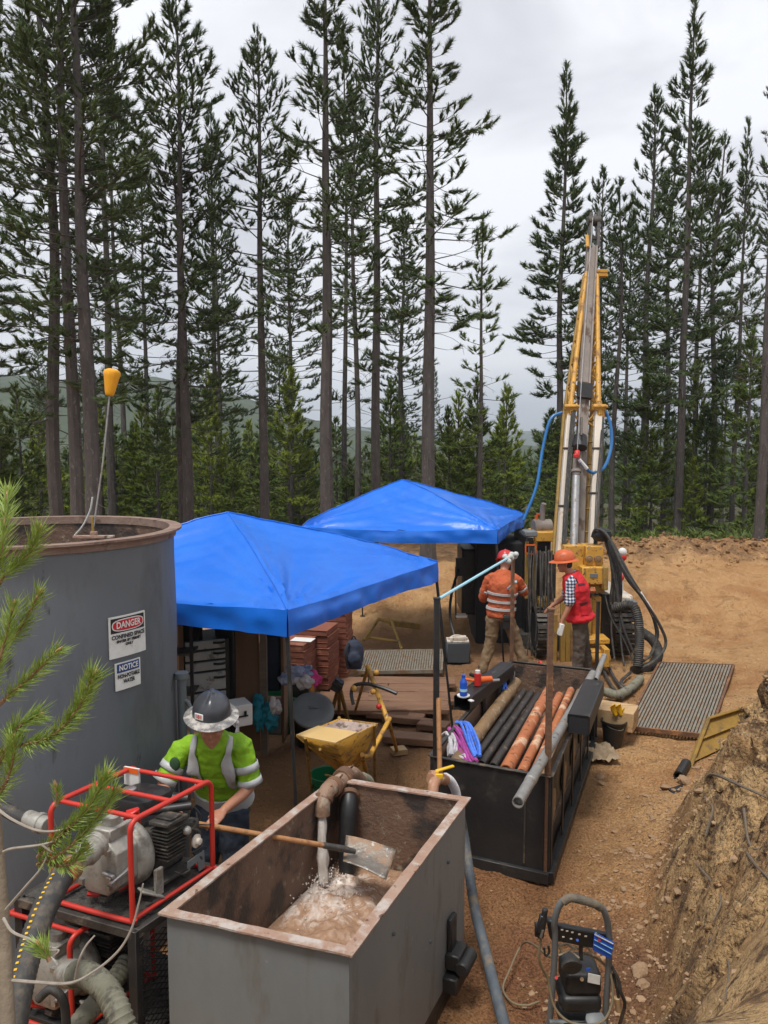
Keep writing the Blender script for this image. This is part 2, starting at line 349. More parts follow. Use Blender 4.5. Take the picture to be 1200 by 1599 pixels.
def toe_dist(x, y):
    best = np.full(np.shape(x), 1e9); sign = np.zeros(np.shape(x))
    for (ax, ay), (bx, by) in zip(TOE, TOE[1:]):
        dx, dy = bx-ax, by-ay; l2 = dx*dx+dy*dy
        t = np.clip(((x-ax)*dx + (y-ay)*dy) / l2, 0, 1); d = np.hypot(x-ax-t*dx, y-ay-t*dy); cr_ = dx*(y-ay) - dy*(x-ax)
        m = d < best; best = np.where(m, d, best); sign = np.where(m, np.sign(-cr_), sign)
    return best * sign
def height(x, y):
    x = np.asarray(x, float); y = np.asarray(y, float)
    near = 1 - sstep(14, 24, y)
    d = toe_dist(x, y) + fbm(x, y, .9, 4, 3) * .40 * sstep(3.4, 5, y)
    bh = 2.0 + fbm(x, y, .35, 3, 9) * .5
    ds = np.maximum(d, 0); bank = bh * (1 - np.exp(-(ds * 1.7) ** 1.25))
    rough = sstep(.0, .5, d) * near
    rid = 1 - np.abs(fbm(x, y, 1.5, 5, 21, .6)) * 4
    bank += rough * ((fbm(x*.8 + y*.5, y*.8 - x*.55, 2.4, 6, 4, .68) * .55 - .16*np.abs(fbm(x*1.3 - y*.9, x*.35 + y*.45, 3.4, 4, 44, .6)*3)**.7) + rid * .05 + fbm(x, y, 7, 5, 6, .7) * .30) * sstep(3.0, 4.6, y)
    # back berm and road rising out of the pit
    top = .95 + .22 * fbm(x, y*0, .35, 3, 12) * 2
    y0 = 13.0 + .8 * fbm(x, y*0, .3, 3, 14) - .6 * sstep(2, -3, x); berm = top * .72 * sstep(y0, y0 + 4.6, y) + .34 * np.exp(-((y - 18.6 - fbm(x, 0*y, .5, 3, 2)) / .75) ** 2) * sstep(2.2, 4.5, x)
    lip = sstep(17.3, 18.4, y) * sstep(2.5, 4, x) * fbm(x, y, 1.8, 5, 31, .6) * .45
    road = berm + lip + fbm(x, y, 1.1, 5, 17) * .28 * sstep(12.5, 15, y) * near
    road = road + (fbm(x, y, 2.3, 5, 27, .62) * .20 + fbm(x, y, 7, 4, 28, .65) * .08) * sstep(12.5, 14.5, y) * (1 - sstep(20, 30, y)) + .16 * sstep(-.7, .15, d) * near * (y > 3.4)
    for cx_, cy_ in ((3.9, 12.0), (4.5, 12.0)):
        g_ = x - (cx_ + (y - cy_) * .42 - (y - cy_) ** 2 * .012) + fbm(y, y*0, .6, 2, 71) * .3
        for o_ in (-.75, .75): road = road - .075 * np.exp(-((g_ - o_) / .15) ** 2) * (.55 + .45*np.sign(np.sin(y*16 + g_*9))*.5 + .2) * sstep(12.3, 13.5, y) * (1 - sstep(18, 19, y))
    off = -sstep(20, 34, y) * (1.6 + .012 * np.clip(y, 0, 400)) - sstep(34, 260, y) * 12
    padn = fbm(x, y, 1.3, 4, 7) * .05 + (fbm(x, y, 5, 5, 8, .65) * .055 + fbm(x, y, 15, 3, 18, .6) * .018) * near
    padn -= .02
    h = np.maximum(bank * near, 0) + road + off + padn
    return h
def warp(x, y, z):
    # the cut face bulges and undercuts: push it sideways along the slope
    k = sstep(.12, .6, toe_dist(x, y)) * (1 - sstep(13, 18, y)) * sstep(3.2, 4.4, y)
    a = (fbm(y, z, 2.6, 5, 51, .62) * .50 + fbm(y + x*.5, z*1.1, 9, 4, 53, .65) * .17) * k
    return x + a * .85, y - a * .5, z + fbm(y*1.2, z + x*.4, 6, 4, 57, .6) * .12 * k
def gz(x, y): return float(height(np.array([x]), np.array([y]))[0])
def spaced(lo, a, b, hi, st, g=1.18):
    c = list(np.arange(a, b + st/2, st)); s_ = st; v = b
    while v < hi: s_ *= g; v += s_; c.append(v)
    s_ = st; v = a; pre = []
    while v > lo: s_ *= g; v -= s_; pre.append(v)
    return np.array(pre[::-1] + c)
xs = spaced(-2500, -2.0, 6.4, 2500, .032); ys = spaced(-600, 3.0, 12.5, 5200, .032, 1.035)
X, Y = np.meshgrid(xs, ys); Z = height(X, Y); X, Y, Z = warp(X, Y, Z)
nx, ny = len(xs), len(ys); ii = np.arange(nx-1)[None, :] + np.arange(ny-1)[:, None] * nx
fq = np.stack([ii, ii+1, ii+1+nx, ii+nx], -1).reshape(-1, 4)
gme = np_mesh('ground', np.stack([X, Y, Z], -1).reshape(-1, 3), fq, True)
def ground_mat():
    m = bpy.data.materials.new('dirt'); m.use_nodes = True; t = m.node_tree; b = t.nodes['Principled BSDF']; N = t.nodes.new; L = t.links.new
    b.inputs['Roughness'].default_value = .92; b.inputs['Specular IOR Level'].default_value = .25
    g = N('ShaderNodeNewGeometry'); pos = g.outputs['Position']; sp = N('ShaderNodeSeparateXYZ'); L(pos, sp.inputs[0])
    def noi(s, d=6, r=.6, dist=0):
        n = N('ShaderNodeTexNoise'); n.inputs['Scale'].default_value = s; n.inputs['Detail'].default_value = d; n.inputs['Roughness'].default_value = r; n.inputs['Distortion'].default_value = dist; L(pos, n.inputs['Vector']); return n.outputs[0]
    def ramp(f, a, b_, lo=0, hi=1):
        r = N('ShaderNodeMapRange'); r.inputs['From Min'].default_value = a; r.inputs['From Max'].default_value = b_; r.inputs['To Min'].default_value = lo; r.inputs['To Max'].default_value = hi; r.clamp = True; L(f, r.inputs[0]); return r.outputs[0]
    def mix(f, a, b_):
        x = N('ShaderNodeMix'); x.data_type = 'RGBA'; L(f, x.inputs[0])
        for k, v in ((6, a), (7, b_)):
            if isinstance(v, tuple): x.inputs[k].default_value = lin(v)
            else: L(v, x.inputs[k])
        return x.outputs[2]
    def mth(op, a, b_=None):
        x = N('ShaderNodeMath'); x.operation = op; x.use_clamp = op in ('MULTIPLY',)
        for k, v in ((0, a), (1, b_)):
            if v is None: continue
            if isinstance(v, (int, float)): x.inputs[k].default_value = v
            else: L(v, x.inputs[k])
        return x.outputs[0]
    c = mix(ramp(noi(1.1), .35, .65), (.46, .25, .105), (.56, .335, .155))
    c = mix(ramp(noi(7, 7, .7), .52, .78), c, (.58, .39, .215))
    c = mix(mth('MULTIPLY', ramp(noi(.7, 4), .5, .62), .6), c, (.36, .165, .065))         # redder patches
    # damp trodden soil by the tank and under the tents (real wet patch, noise edged)
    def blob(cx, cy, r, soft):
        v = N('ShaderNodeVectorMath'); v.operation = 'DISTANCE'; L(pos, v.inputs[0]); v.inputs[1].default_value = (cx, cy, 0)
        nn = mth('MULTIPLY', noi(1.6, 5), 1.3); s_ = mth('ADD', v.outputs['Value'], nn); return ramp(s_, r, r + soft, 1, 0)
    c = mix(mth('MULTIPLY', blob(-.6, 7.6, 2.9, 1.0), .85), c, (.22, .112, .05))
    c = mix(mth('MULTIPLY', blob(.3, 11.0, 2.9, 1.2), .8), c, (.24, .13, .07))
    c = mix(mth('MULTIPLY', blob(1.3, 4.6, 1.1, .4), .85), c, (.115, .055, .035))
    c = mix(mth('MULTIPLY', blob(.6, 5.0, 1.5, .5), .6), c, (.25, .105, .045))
    # the cut bank: sandier, with roots and dark clods
    hz = mth('MULTIPLY', ramp(mth('ADD', sp.outputs[2], mth('MULTIPLY', noi(2.2), .5)), .33, .75), ramp(sp.outputs[1], 13.5, 11.0))
    c = mix(mth('MULTIPLY', ramp(mth('ADD', sp.outputs[1], noi(1.2)), 17.9, 18.5), ramp(noi(3, 6, .7), .35, .6)), c, (.22, .13, .07))
    bank = mix(ramp(noi(1.7, 7, .65, .5), .42, .6), (.56, .365, .175), (.32, .185, .085))
    bank = mix(ramp(noi(6.0, 8, .75, .8), .50, .60), bank, (.085, .05, .03))
    bank = mix(mth('MULTIPLY', ramp(noi(1.3, 6, .7, 1.0), .54, .60), .8), bank, (.13, .08, .045))
    bank = mix(ramp(noi(14.0, 5, .65, .8), .60, .68), bank, (.47, .34, .19))
    c = mix(hz, c, bank)
    c = mix(mth('MULTIPLY', ramp(noi(2.6, 8, .74, .6), .53, .60), .55), c, (.27, .145, .062))
    # beyond the berm: forest floor
    far = ramp(sp.outputs[1], 21.0, 25.0)
    c = mix(far, c, mix(ramp(noi(.5), .4, .6), (.055, .06, .025), (.09, .075, .04)))
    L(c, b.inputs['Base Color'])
    c4 = ramp(noi(30, 3, .5), .64, .68)
    bp = N('ShaderNodeBump'); bp.inputs['Strength'].default_value = 1.0; bp.inputs['Distance'].default_value = .045
    hh = mth('ADD', noi(16, 8, .68), mth('ADD', ramp(noi(60, 3, .6), .5, .7, 0, .35), c4)); L(hh, bp.inputs['Height']); L(bp.outputs[0], b.inputs['Normal'])
    return m
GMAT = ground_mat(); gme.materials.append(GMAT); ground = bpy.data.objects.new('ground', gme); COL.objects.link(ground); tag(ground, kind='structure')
# far hills
def hills(name, y0, y1, zt, seed, c1, c2, xr=3500, nseg=220, zb=-16):
    xx = np.linspace(-xr, xr, nseg); yy = np.linspace(y0, y1, 34); XX, YY = np.meshgrid(xx, yy); t = (YY - y0) / (y1 - y0)
    prof = np.interp(XX, [p[0] for p in zt], [p[1] for p in zt]) + fbm(XX, 0*XX, 1/160, 5, seed) * np.interp(XX, [p[0] for p in zt], [p[1] for p in zt]) * .35
    ZZ = zb + (prof - zb) * np.sin(np.clip(t, 0, 1) * math.pi * .62) / math.sin(math.pi*.5) * (1 + fbm(XX, YY, 1/130, 5, seed+1) * .25 * np.sin(t*math.pi)) + fbm(XX, YY, 1/9, 3, seed+2) * 5
    ii = np.arange(nseg-1)[None, :] + np.arange(33)[:, None] * nseg
    me = np_mesh(name, np.stack([XX, YY, ZZ], -1).reshape(-1, 3), np.stack([ii, ii+1, ii+1+nseg, ii+nseg], -1).reshape(-1, 4), False)
    me.materials.append(mat(name + '_forest', c1, c2, sc=.035, rough=1, bump=1, bsc=.5, spec=.1, c3=tuple(q*1.7 for q in c1), s3=.012)); o = bpy.data.objects.new(name, me); COL.objects.link(o); return tag(o, kind='structure')
hills('hills', 430, 950, [(-3500,70),(-900,95),(-420,74),(-250,66),(-120,40),(-30,16),(60,2),(200,-4),(900,6),(3500,20)], 41, (.035,.05,.022), (.055,.07,.03))
hills('hills', 1700, 2900, [(-3500,120),(-1200,90),(-300,62),(100,40),(500,36),(900,52),(1600,60),(3500,90)], 61, (.035,.05,.025), (.05,.065,.03), zb=-20)
# ------------------------------------------------------------------ loose stones
random.seed(4)
def rock_mesh(seed, sub=2):
    bm = bmesh.new(); bmesh.ops.create_icosphere(bm, subdivisions=sub, radius=.5)
    for v in bm.verts:
        v.co *= 1 + .55 * mn.noise(v.co * 2.1 + Vector((seed*3.1, 0, 0))); v.co.z *= .6; v.co.x *= 1.15
    me = bpy.data.meshes.new('rock'); bm.to_mesh(me); bm.free(); me.shade_smooth(); me.set_sharp_from_angle(angle=R(28)); me.materials.append(ROCKM); return me
RM = [rock_mesh(i) for i in range(6)]
big = [(722,1478+26,.09),(1000,1520,.10),(748+190,1235-20,.07),(1068,1222,.12),(1040,1232,.10),(1095,1255,.08),(985,1330,.06),(1012,1340,.06),(1030,1352,.05),(1000,1362,.05),
       (1052,1235,.05),(1020,1280,.06),(960,1300,.05),(975,1390,.05),(1003,1415,.04),(940,1225,.06),(1010,1245,.07),(1048,1292,.05),(1005,1540,.07),(1060,1385,.05),(1095,1085,.05),(1150,880,.10),(1010,915,.08),(870,1240,.04),
       (1110,1290,.06),(925,1180,.06),(905,1178,.05),(1090,1200,.06),(1035,1318,.045),(1018,1308,.05),(950,1420,.035),(1025,1450,.05),(850,1440,.03),(905,1330,.03)]
for i, (px, py, s_) in enumerate(big):
    p = G(px, py, 0.0)
    for _ in range(6): p = G(px, py, gz(p.x, p.y))
    o = inst('rock', RM[i % 6], None, (p.x, p.y, gz(p.x, p.y) + s_*.18), (rnd(-.3,.3), rnd(-.3,.3), rnd(0, 6)), (s_*rnd(.8,1.3), s_*rnd(.8,1.2), s_*rnd(.8,1.1)))
    tag(o, 'small tan stone lying loose on the trodden dirt', 'stone', 'loose stones on the dirt')
# gravel and clods: uncountable
rs = np.random.RandomState(3)
def scatter(name, n, fn, smin, smax, m, label, seed=1):
    bm = bmesh.new(); bmesh.ops.create_icosphere(bm, subdivisions=1, radius=.5); tv = np.array([v.co[:] for v in bm.verts]); tf = np.array([[v.index for v in f.verts] for f in bm.faces]); bm.free()
    r = np.random.RandomState(seed); x, y = fn(r, n); z = height(x, y); x, y, z = warp(x, y, z); s = smin * (smax/smin) ** (r.rand(n) ** 2.2)
    sc3 = s[:, None] * (.6 + .8 * r.rand(n, 3)); sc3[:, 2] *= .7; jit = 1 + (r.rand(n, len(tv), 1) - .5) * .7
    a = r.rand(n) * 6.28; ca, sa = np.cos(a), np.sin(a); v = tv[None] * jit * sc3[:, None, :]
    vx = v[..., 0]*ca[:, None] - v[..., 1]*sa[:, None] + x[:, None]; vy = v[..., 0]*sa[:, None] + v[..., 1]*ca[:, None] + y[:, None]; vz = v[..., 2] + z[:, None] + s[:, None]*.12
    f = tf[None] + (np.arange(n) * len(tv))[:, None, None]
    me = np_mesh(name, np.stack([vx, vy, vz], -1).reshape(-1, 3), f.reshape(-1, 3), False); me.materials.append(m)
    o = bpy.data.objects.new(name, me); COL.objects.link(o); return tag(o, label, 'gravel', kind='stuff')
def toe_band(r, n):
    t = r.rand(n); k = r.randint(3, 8, n); T = np.array(TOE); a = T[k]; b = T[k+1]; p = a + (b - a) * t[:, None]
    d = (b - a) / np.linalg.norm(b - a, axis=1)[:, None]; q = r.normal(-.12, .28, n); return p[:, 0] + d[:, 1]*q, p[:, 1] - d[:, 0]*q
scatter('gravel', 3000, toe_band, .006, .045, ROCKM, 'small stones and crumbs of earth fallen along the foot of the cut bank', 2)
scatter('gravel', 4500, lambda r, n: (r.uniform(-1, 7, n), r.uniform(3.2, 17, n)), .006, .028, ROCKM, 'fine gravel strewn over the beaten dirt floor', 5)
CLOD = mat('clod', (.24, .15, .085), (.16, .10, .06), sc=9, rough=1)
scatter('clods', 3200, lambda r, n: (lambda yy: (np.interp(yy, [t[1] for t in TOE[3:]], [t[0] for t in TOE[3:]]) + .15 + r.rand(n)**1.3 * 3.0, yy))(r.uniform(3.2, 13, n)), .010, .07, GMAT, 'clods of tan earth breaking out of the cut bank at right', 8)
scatter('clods', 1500, lambda r, n: (r.uniform(3.5, 12, n), r.normal(18.5, .5, n)), .03, .15, GMAT, 'clods of earth pushed up along the back berm', 9)
# roots poking out of the bank
ROOTL = ['thickest forked root trailing right from beside the yellow tray', 'dark root hanging below the yellow tray on the bank', 'short thin root near the foot of the bank below the tray',
 'root running up beside the yellow tray corner', 'root slanting to the right edge halfway up the bank', 'thin root low on the bank above the corrugated hose', 'root at the right edge just below the tray']
def root_line(pts, r):
    q = []
    for px, py in pts:
        p = G(px, py, .8)
        for _ in range(25): p = lerp(p, G(px, py, gz(p.x, p.y)), .5)
        wx, wy, wz_ = warp(np.array([p.x]), np.array([p.y]), np.array([gz(p.x, p.y)])); q.append(Vector((float(wx[0]) - .02, float(wy[0]) - .03, float(wz_[0]) + .015)))
    c = crv(q, 5); return MB().tube(c, [r*(1-.6*i/len(c)) for i in range(len(c))], 6)
for i, (pts, r) in enumerate([([(1100,1240),(1130,1222),(1165,1232),(1195,1222)],.014), ([(1110,1300),(1128,1262),(1120,1245)],.010), ([(1095,1345),(1130,1385),(1120,1440)],.008),
        ([(1135,1180),(1140,1150),(1152,1118)],.012), ([(1150,1320),(1180,1350),(1199,1400)],.010), ([(1110,1460),(1140,1500),(1135,1560)],.008), ([(1160,1260),(1178,1300),(1199,1310)],.009)]):
    o = root_line(pts, r).build('tree_root', WOODS); tag(o, ROOTL[i], 'root', 'roots in the cut bank')

# ------------------------------------------------------------------ thin air between here and the hills
hb_ = MB(); hb_.box((0, 2200, 65), (7200, 6200, 330)); hz_ = hb_.build('haze', bpy.data.materials.new('haze_air'), None, smooth=False); hm = hz_.data.materials[0]; hm.use_nodes = True
hn = hm.node_tree; hn.nodes.clear(); ho = hn.nodes.new('ShaderNodeOutputMaterial'); hv = hn.nodes.new('ShaderNodeVolumePrincipled'); hv.inputs['Color'].default_value = (.82, .91, 1, 1); hv.inputs['Density'].default_value = .00036; hv.inputs['Anisotropy'].default_value = .2
hn.links.new(hv.outputs[0], ho.inputs['Volume']); tag(hz_, 'thin pale haze softening the far hills', kind='stuff')
# ================================================================== TREES
def tuft_template(seed, blades=44, core=True):
    r = np.random.RandomState(seed); v = []; f = []
    if core:
        rings = [(.02, .03), (.32, .10), (.70, .09)]
        for h, q in rings:
            for k in range(4): a = 1.57*k + h*3; v.append((q*math.cos(a), q*math.sin(a), h))
        v.append((0, 0, .93)); b = len(v) - 1
        for i in range(2):
            for k in range(4): k2 = (k+1) % 4; f += [(i*4+k, i*4+k2, i*4+4+k2), (i*4+k, i*4+4+k2, i*4+4+k)]
        for k in range(4): f.append((8+k, 8+(k+1) % 4, b))
    for i in range(blades):
        t = r.uniform(.08, .95); a = r.uniform(0, 6.283); l = r.uniform(.28, .56); sp = r.uniform(.55, 1.0) * (1 - .25*t)
        ca, sa = math.cos(a), math.sin(a); wd = .021; base = (ca*.03, sa*.03, t)
        tip = (ca*l*sp, sa*l*sp, t + l*math.sqrt(max(0, 1 - sp*sp)) + .04)
        n = len(v); v += [(base[0]-sa*wd, base[1]+ca*wd, base[2]), (base[0]+sa*wd, base[1]-ca*wd, base[2]), tip]; f.append((n, n+1, n+2))
    return np.array(v), np.array(f)
TT = [tuft_template(i) for i in range(4)]
def tufts_mesh(name, pos, dirs, sc, wid, m, seed=0):
    pos = np.array(pos); d = np.array(dirs); d /= np.linalg.norm(d, axis=1)[:, None] + 1e-9; sc = np.array(sc); wid = np.array(wid)
    r = np.random.RandomState(seed); a = np.cross(d, r.normal(size=d.shape)); a /= np.linalg.norm(a, axis=1)[:, None] + 1e-9; b = np.cross(d, a); wid = wid*1.45; sc = sc*.84
    V_, F_ = [], []; off = 0; which = r.randint(0, 4, len(pos))
    for k in range(4):
        tv, tf = TT[k]; s_ = which == k; n = s_.sum()
        if not n: continue
        w_ = (sc[s_] * wid[s_])[:, None, None]
        v = tv[None, :, 0:1]*a[s_][:, None]*w_ + tv[None, :, 1:2]*b[s_][:, None]*w_ + tv[None, :, 2:3]*d[s_][:, None]*sc[s_][:, None, None] + pos[s_][:, None]
        V_.append(v.reshape(-1, 3)); F_.append((tf[None] + (np.arange(n)*len(tv))[:, None, None] + off).reshape(-1, 3)); off += n*len(tv)
    me = np_mesh(name, np.concatenate(V_), np.concatenate(F_), True); me.materials.append(m); return me
def limbs_mesh(name, segs, m):
    """segs: list of (p, q, r0, r1) -> three-sided sticks"""
    p = np.array([s[0] for s in segs]); q = np.array([s[1] for s in segs]); r0 = np.array([s[2] for s in segs]); r1 = np.array([s[3] for s in segs])
    d = q - p; d /= np.linalg.norm(d, axis=1)[:, None] + 1e-9; a = np.cross(d, [0.3, .2, 1.]); a /= np.linalg.norm(a, axis=1)[:, None] + 1e-9; b = np.cross(d, a)
    v = []
    for c, r in ((p, r0), (q, r1)):
        for k in range(3): an = 2.094*k; v.append(c + (a*math.cos(an) + b*math.sin(an))*r[:, None])
    v = np.stack(v, 1).reshape(-1, 3); n = len(segs); f = []
    for k in range(3): k2 = (k+1) % 3; f.append(np.stack([np.arange(n)*6+k, np.arange(n)*6+k2, np.arange(n)*6+3+k2, np.arange(n)*6+3+k], 1))
    me = np_mesh(name, v, np.concatenate(f), True); me.materials.append(m); return me
def leafmat(name, c1, c2, c3):
    return mat(name, c1, c2, sc=1.1, rough=.6, spec=.3, c3=c3, s3=6, t3=(.52, .66))
LEAF = leafmat('pine_needles', (.048, .080, .030), (.078, .114, .036), (.120, .158, .044))
LEAFY = leafmat('young_pine_needles', (.15, .20, .026), (.20, .25, .032), (.26, .30, .042))
LEAFM = leafmat('mid_pine_needles', (.075, .115, .026), (.115, .16, .032), (.16, .20, .040))
DEADL = mat('sparse_grey_needles', (.07, .065, .05), (.10, .09, .06), sc=3, rough=.9)
REDL = mat('dead_red_needles', (.30, .10, .03), rough=.9)
def pine(seed, H, z0, Lmax, leaf, top='narrow', dens=1.0, tl=.30, lean=0, bare=1.0, whorl=.34, rbase=None, young=False, gaps=.14):
    r = random.Random(seed); pos = []; dirs = []; sc = []; wd = []; segs = []
    rb = rbase or (.0085*H + .015)
    wob = [Vector((mn.noise(Vector((seed, z*.16, 0)))*.14, mn.noise(Vector((seed+50, z*.16, 0)))*.14, z)) + Vector((lean*z/H*(.5+.5*z/H), 0, 0)) for z in np.linspace(0, H, 26)]
    wob[0].x = wob[0].y = 0
    def ax(z):
        t = min(max(z/H, 0), .9999)*25; i = int(t); return wob[i].lerp(wob[i+1], t-i)
    def rad(z): t = z/H; return rb*(1 + .35*math.exp(-z/.5))*(1-t)**.8 + .012
    tm = MB(); tm.tube([ax(H*i/30) for i in range(31)], [rad(H*i/30) for i in range(31)], 8)
    def tuft(p, d, s_, w_=1.0): pos.append(p[:]); dirs.append(d[:]); sc.append(s_); wd.append(w_)
    z = z0
    while z < H - .12:
        t = (z - z0)/(H - z0)
        if top == 'narrow': l0 = Lmax*min(1, (1-t)**.62*1.12)*(.72 + .28*math.sin(min(t*5, 1.57)))
        elif top == 'cone': l0 = Lmax*(1-t)**.85
        else: l0 = Lmax*min(1, ((1-t)*2.4)**.7)*(.55 + .45*min(t*3, 1))
        nb = r.choice((2, 3, 3, 4)) if not young else r.choice((4, 5, 5))
        a0 = r.uniform(0, 6.28)
        for k in range(nb):
            if r.random() < gaps*(1.7 - 1.4*t): continue
            l = max(.16, l0*r.uniform(.55, 1.18)); a = a0 + 6.28*k/nb + r.uniform(-.5, .5)
            e0 = lerp(-.10, .85, t**1.4) + r.uniform(-.2, .2); e1 = e0 + r.uniform(.15, .75)
            hor = Vector((math.cos(a), math.sin(a), 0)); side = Vector((-math.sin(a), math.cos(a), 0)); p = ax(z) + hor*rad(z)*.6 + Vector((0, 0, r.uniform(-.1, .1)))
            n = max(2, int(l/.17)); br = .006 + .011*l; bend = r.uniform(-.25, .25); sag = -.35*(1-t)*r.random()
            for i in range(n):
                u = (i+1)/n; e = e0 + sag*math.sin(u*3.0) + (e1-e0)*u*u; d = (hor*math.cos(e) + side*bend*u + Vector((0, 0, math.sin(e)))).normalized(); q = p + d*(l/n)
                segs.append((p[:], q[:], br*(1-.75*(i/n)), br*(1-.75*u)))
                start = .28 if young else lerp(.42, .08, t)
                if u > start and l > .3:
                    for sgn in (-1, 1):
                        if r.random() < .92*dens:
                            tw = r.uniform(.14, .42)*min(1, l/1.1)*(1.25-u*.6); ta = r.uniform(.55, 1.05)
                            td = (d*math.cos(ta) + side*sgn*math.sin(ta) + Vector((0, 0, r.uniform(-.1, .4)))).normalized(); e_ = q + td*tw
                            segs.append((q[:], e_[:], .006, .004))
                            up = (td + Vector((0, 0, r.uniform(.1, .8)))).normalized()
                            s_ = tl*r.uniform(.65, 1.15); tuft(e_ - up*s_*.25, up, s_, r.uniform(.8, 1.15))
                            if tw > .22 and r.random() < .7*dens: s2 = tl*r.uniform(.5, .8); tuft(q + td*tw*.45, (up + side*sgn*.3).normalized(), s2)
                    if r.random() < .5*dens: tuft(q, (d + Vector((0, 0, .5))).normalized(), tl*r.uniform(.6, .95))
                p = q
            tuft(p - d*.06, (d + Vector((0, 0, .35))).normalized(), tl*r.uniform(.9, 1.3), 1.05)
        z += whorl*r.uniform(.6, 1.3)*(1 - .35*t)
    tuft(ax(H-.15), Vector((0, 0, 1)), .42, .8)
    # bare dead twigs on the lower trunk
    if not young:
        z = z0*.30
        while z < z0 + (H-z0)*.45:
            a = r.uniform(0, 6.28); l = r.uniform(.15, .9)*bare; e = r.uniform(-.5, .25); hor = Vector((math.cos(a), math.sin(a), 0)); p = ax(z)
            for i in range(4):
                d = hor*math.cos(e) + Vector((0, 0, math.sin(e))); q = p + d*l/4; segs.append((p[:], q[:], .011*(1-i*.2), .011*(.8-i*.2))); 
                if i > 0 and r.random() < .5: s_ = q + (d + Vector((r.uniform(-1,1), r.uniform(-1,1), r.uniform(-.8,.5)))).normalized()*l*.25; segs.append((q[:], s_[:], .005, .003))
                p = q; e -= r.uniform(-.1, .35)
            z += r.uniform(.05, .32)
    return tm, limbs_mesh('branches', segs, BARK), tufts_mesh('needles', pos, dirs, sc, wd, leaf, seed), (rb, H)
VAR = {}
def variant(key, *a, **k):
    tm, lm, fm, info = pine(*a, **k); tr = tm.build('trunk', BARK); tme = tr.data; bpy.data.objects.remove(tr); VAR[key] = (tme, lm, fm, info)
variant('tall1', 11, 18, 4.0, 1.75, LEAF, 'narrow', .78, rbase=.16)
variant('tall2', 23, 18, 5.4, 1.65, LEAF, 'full', .72, rbase=.15, gaps=.24)
variant('tall3', 35, 18, 3.6, 2.1, LEAF, 'full', .70, rbase=.15, gaps=.26, tl=.31)
variant('tall4', 131, 18, 4.8, 1.9, LEAF, 'full', .62, rbase=.15, gaps=.30, whorl=.38, bare=1.6)
variant('tall5', 142, 18, 6.5, 1.5, LEAF, 'narrow', .70, rbase=.16, gaps=.26, bare=1.5)
variant('spire', 47, 18, 6.2, 1.55, LEAF, 'cone', 1.25, rbase=.14, whorl=.27, gaps=.08, tl=.34)
variant('spire2', 51, 18, 5.0, 1.9, LEAF, 'cone', 1.0, rbase=.14, whorl=.33, gaps=.14, tl=.33)
variant('slim', 63, 14, 4.5, 1.15, LEAF, 'narrow', .8, rbase=.09, gaps=.22, whorl=.4)
variant('slim2', 64, 14, 7.5, 1.0, LEAF, 'narrow', .8, rbase=.085, gaps=.25, whorl=.42)
variant('sparse', 77, 12, 2.6, 1.55, LEAFM, 'cone', .7, rbase=.09, whorl=.52, gaps=.25, tl=.30)
variant('dead', 81, 16, 5.0, 1.5, DEADL, 'narrow', .16, rbase=.14, whorl=.42, gaps=.2, tl=.18)
variant('young1', 91, 6, .5, 1.25, LEAFY, 'cone', .85, young=True, tl=.30, whorl=.33, rbase=.06)
variant('young2', 92, 7, .6, 1.35, LEAFM, 'cone', .8, young=True, tl=.33, whorl=.36, rbase=.07)
variant('young3', 93, 8, 1.2, 1.5, LEAFM, 'narrow', .75, young=True, tl=.34, whorl=.40, rbase=.08)
def put_tree(key, x, y, z, hs, ws, rz, label, group=None, tilt=(0, 0), name='pine_tree', twigs=True):
    tme, lm, fm, info = VAR[key]; t = thing(name, (x, y, z), label, 'tree', group); t.rotation_euler = (tilt[1], tilt[0], rz); t.scale = (ws, ws, hs)
    for nm, me in (('trunk', tme), ('branches', lm), ('needles', fm)):
        o = bpy.data.objects.new(nm, me); COL.objects.link(o); o.parent = t
        if nm != 'trunk': o['kind'] = 'stuff'
    return t
random.seed(12)
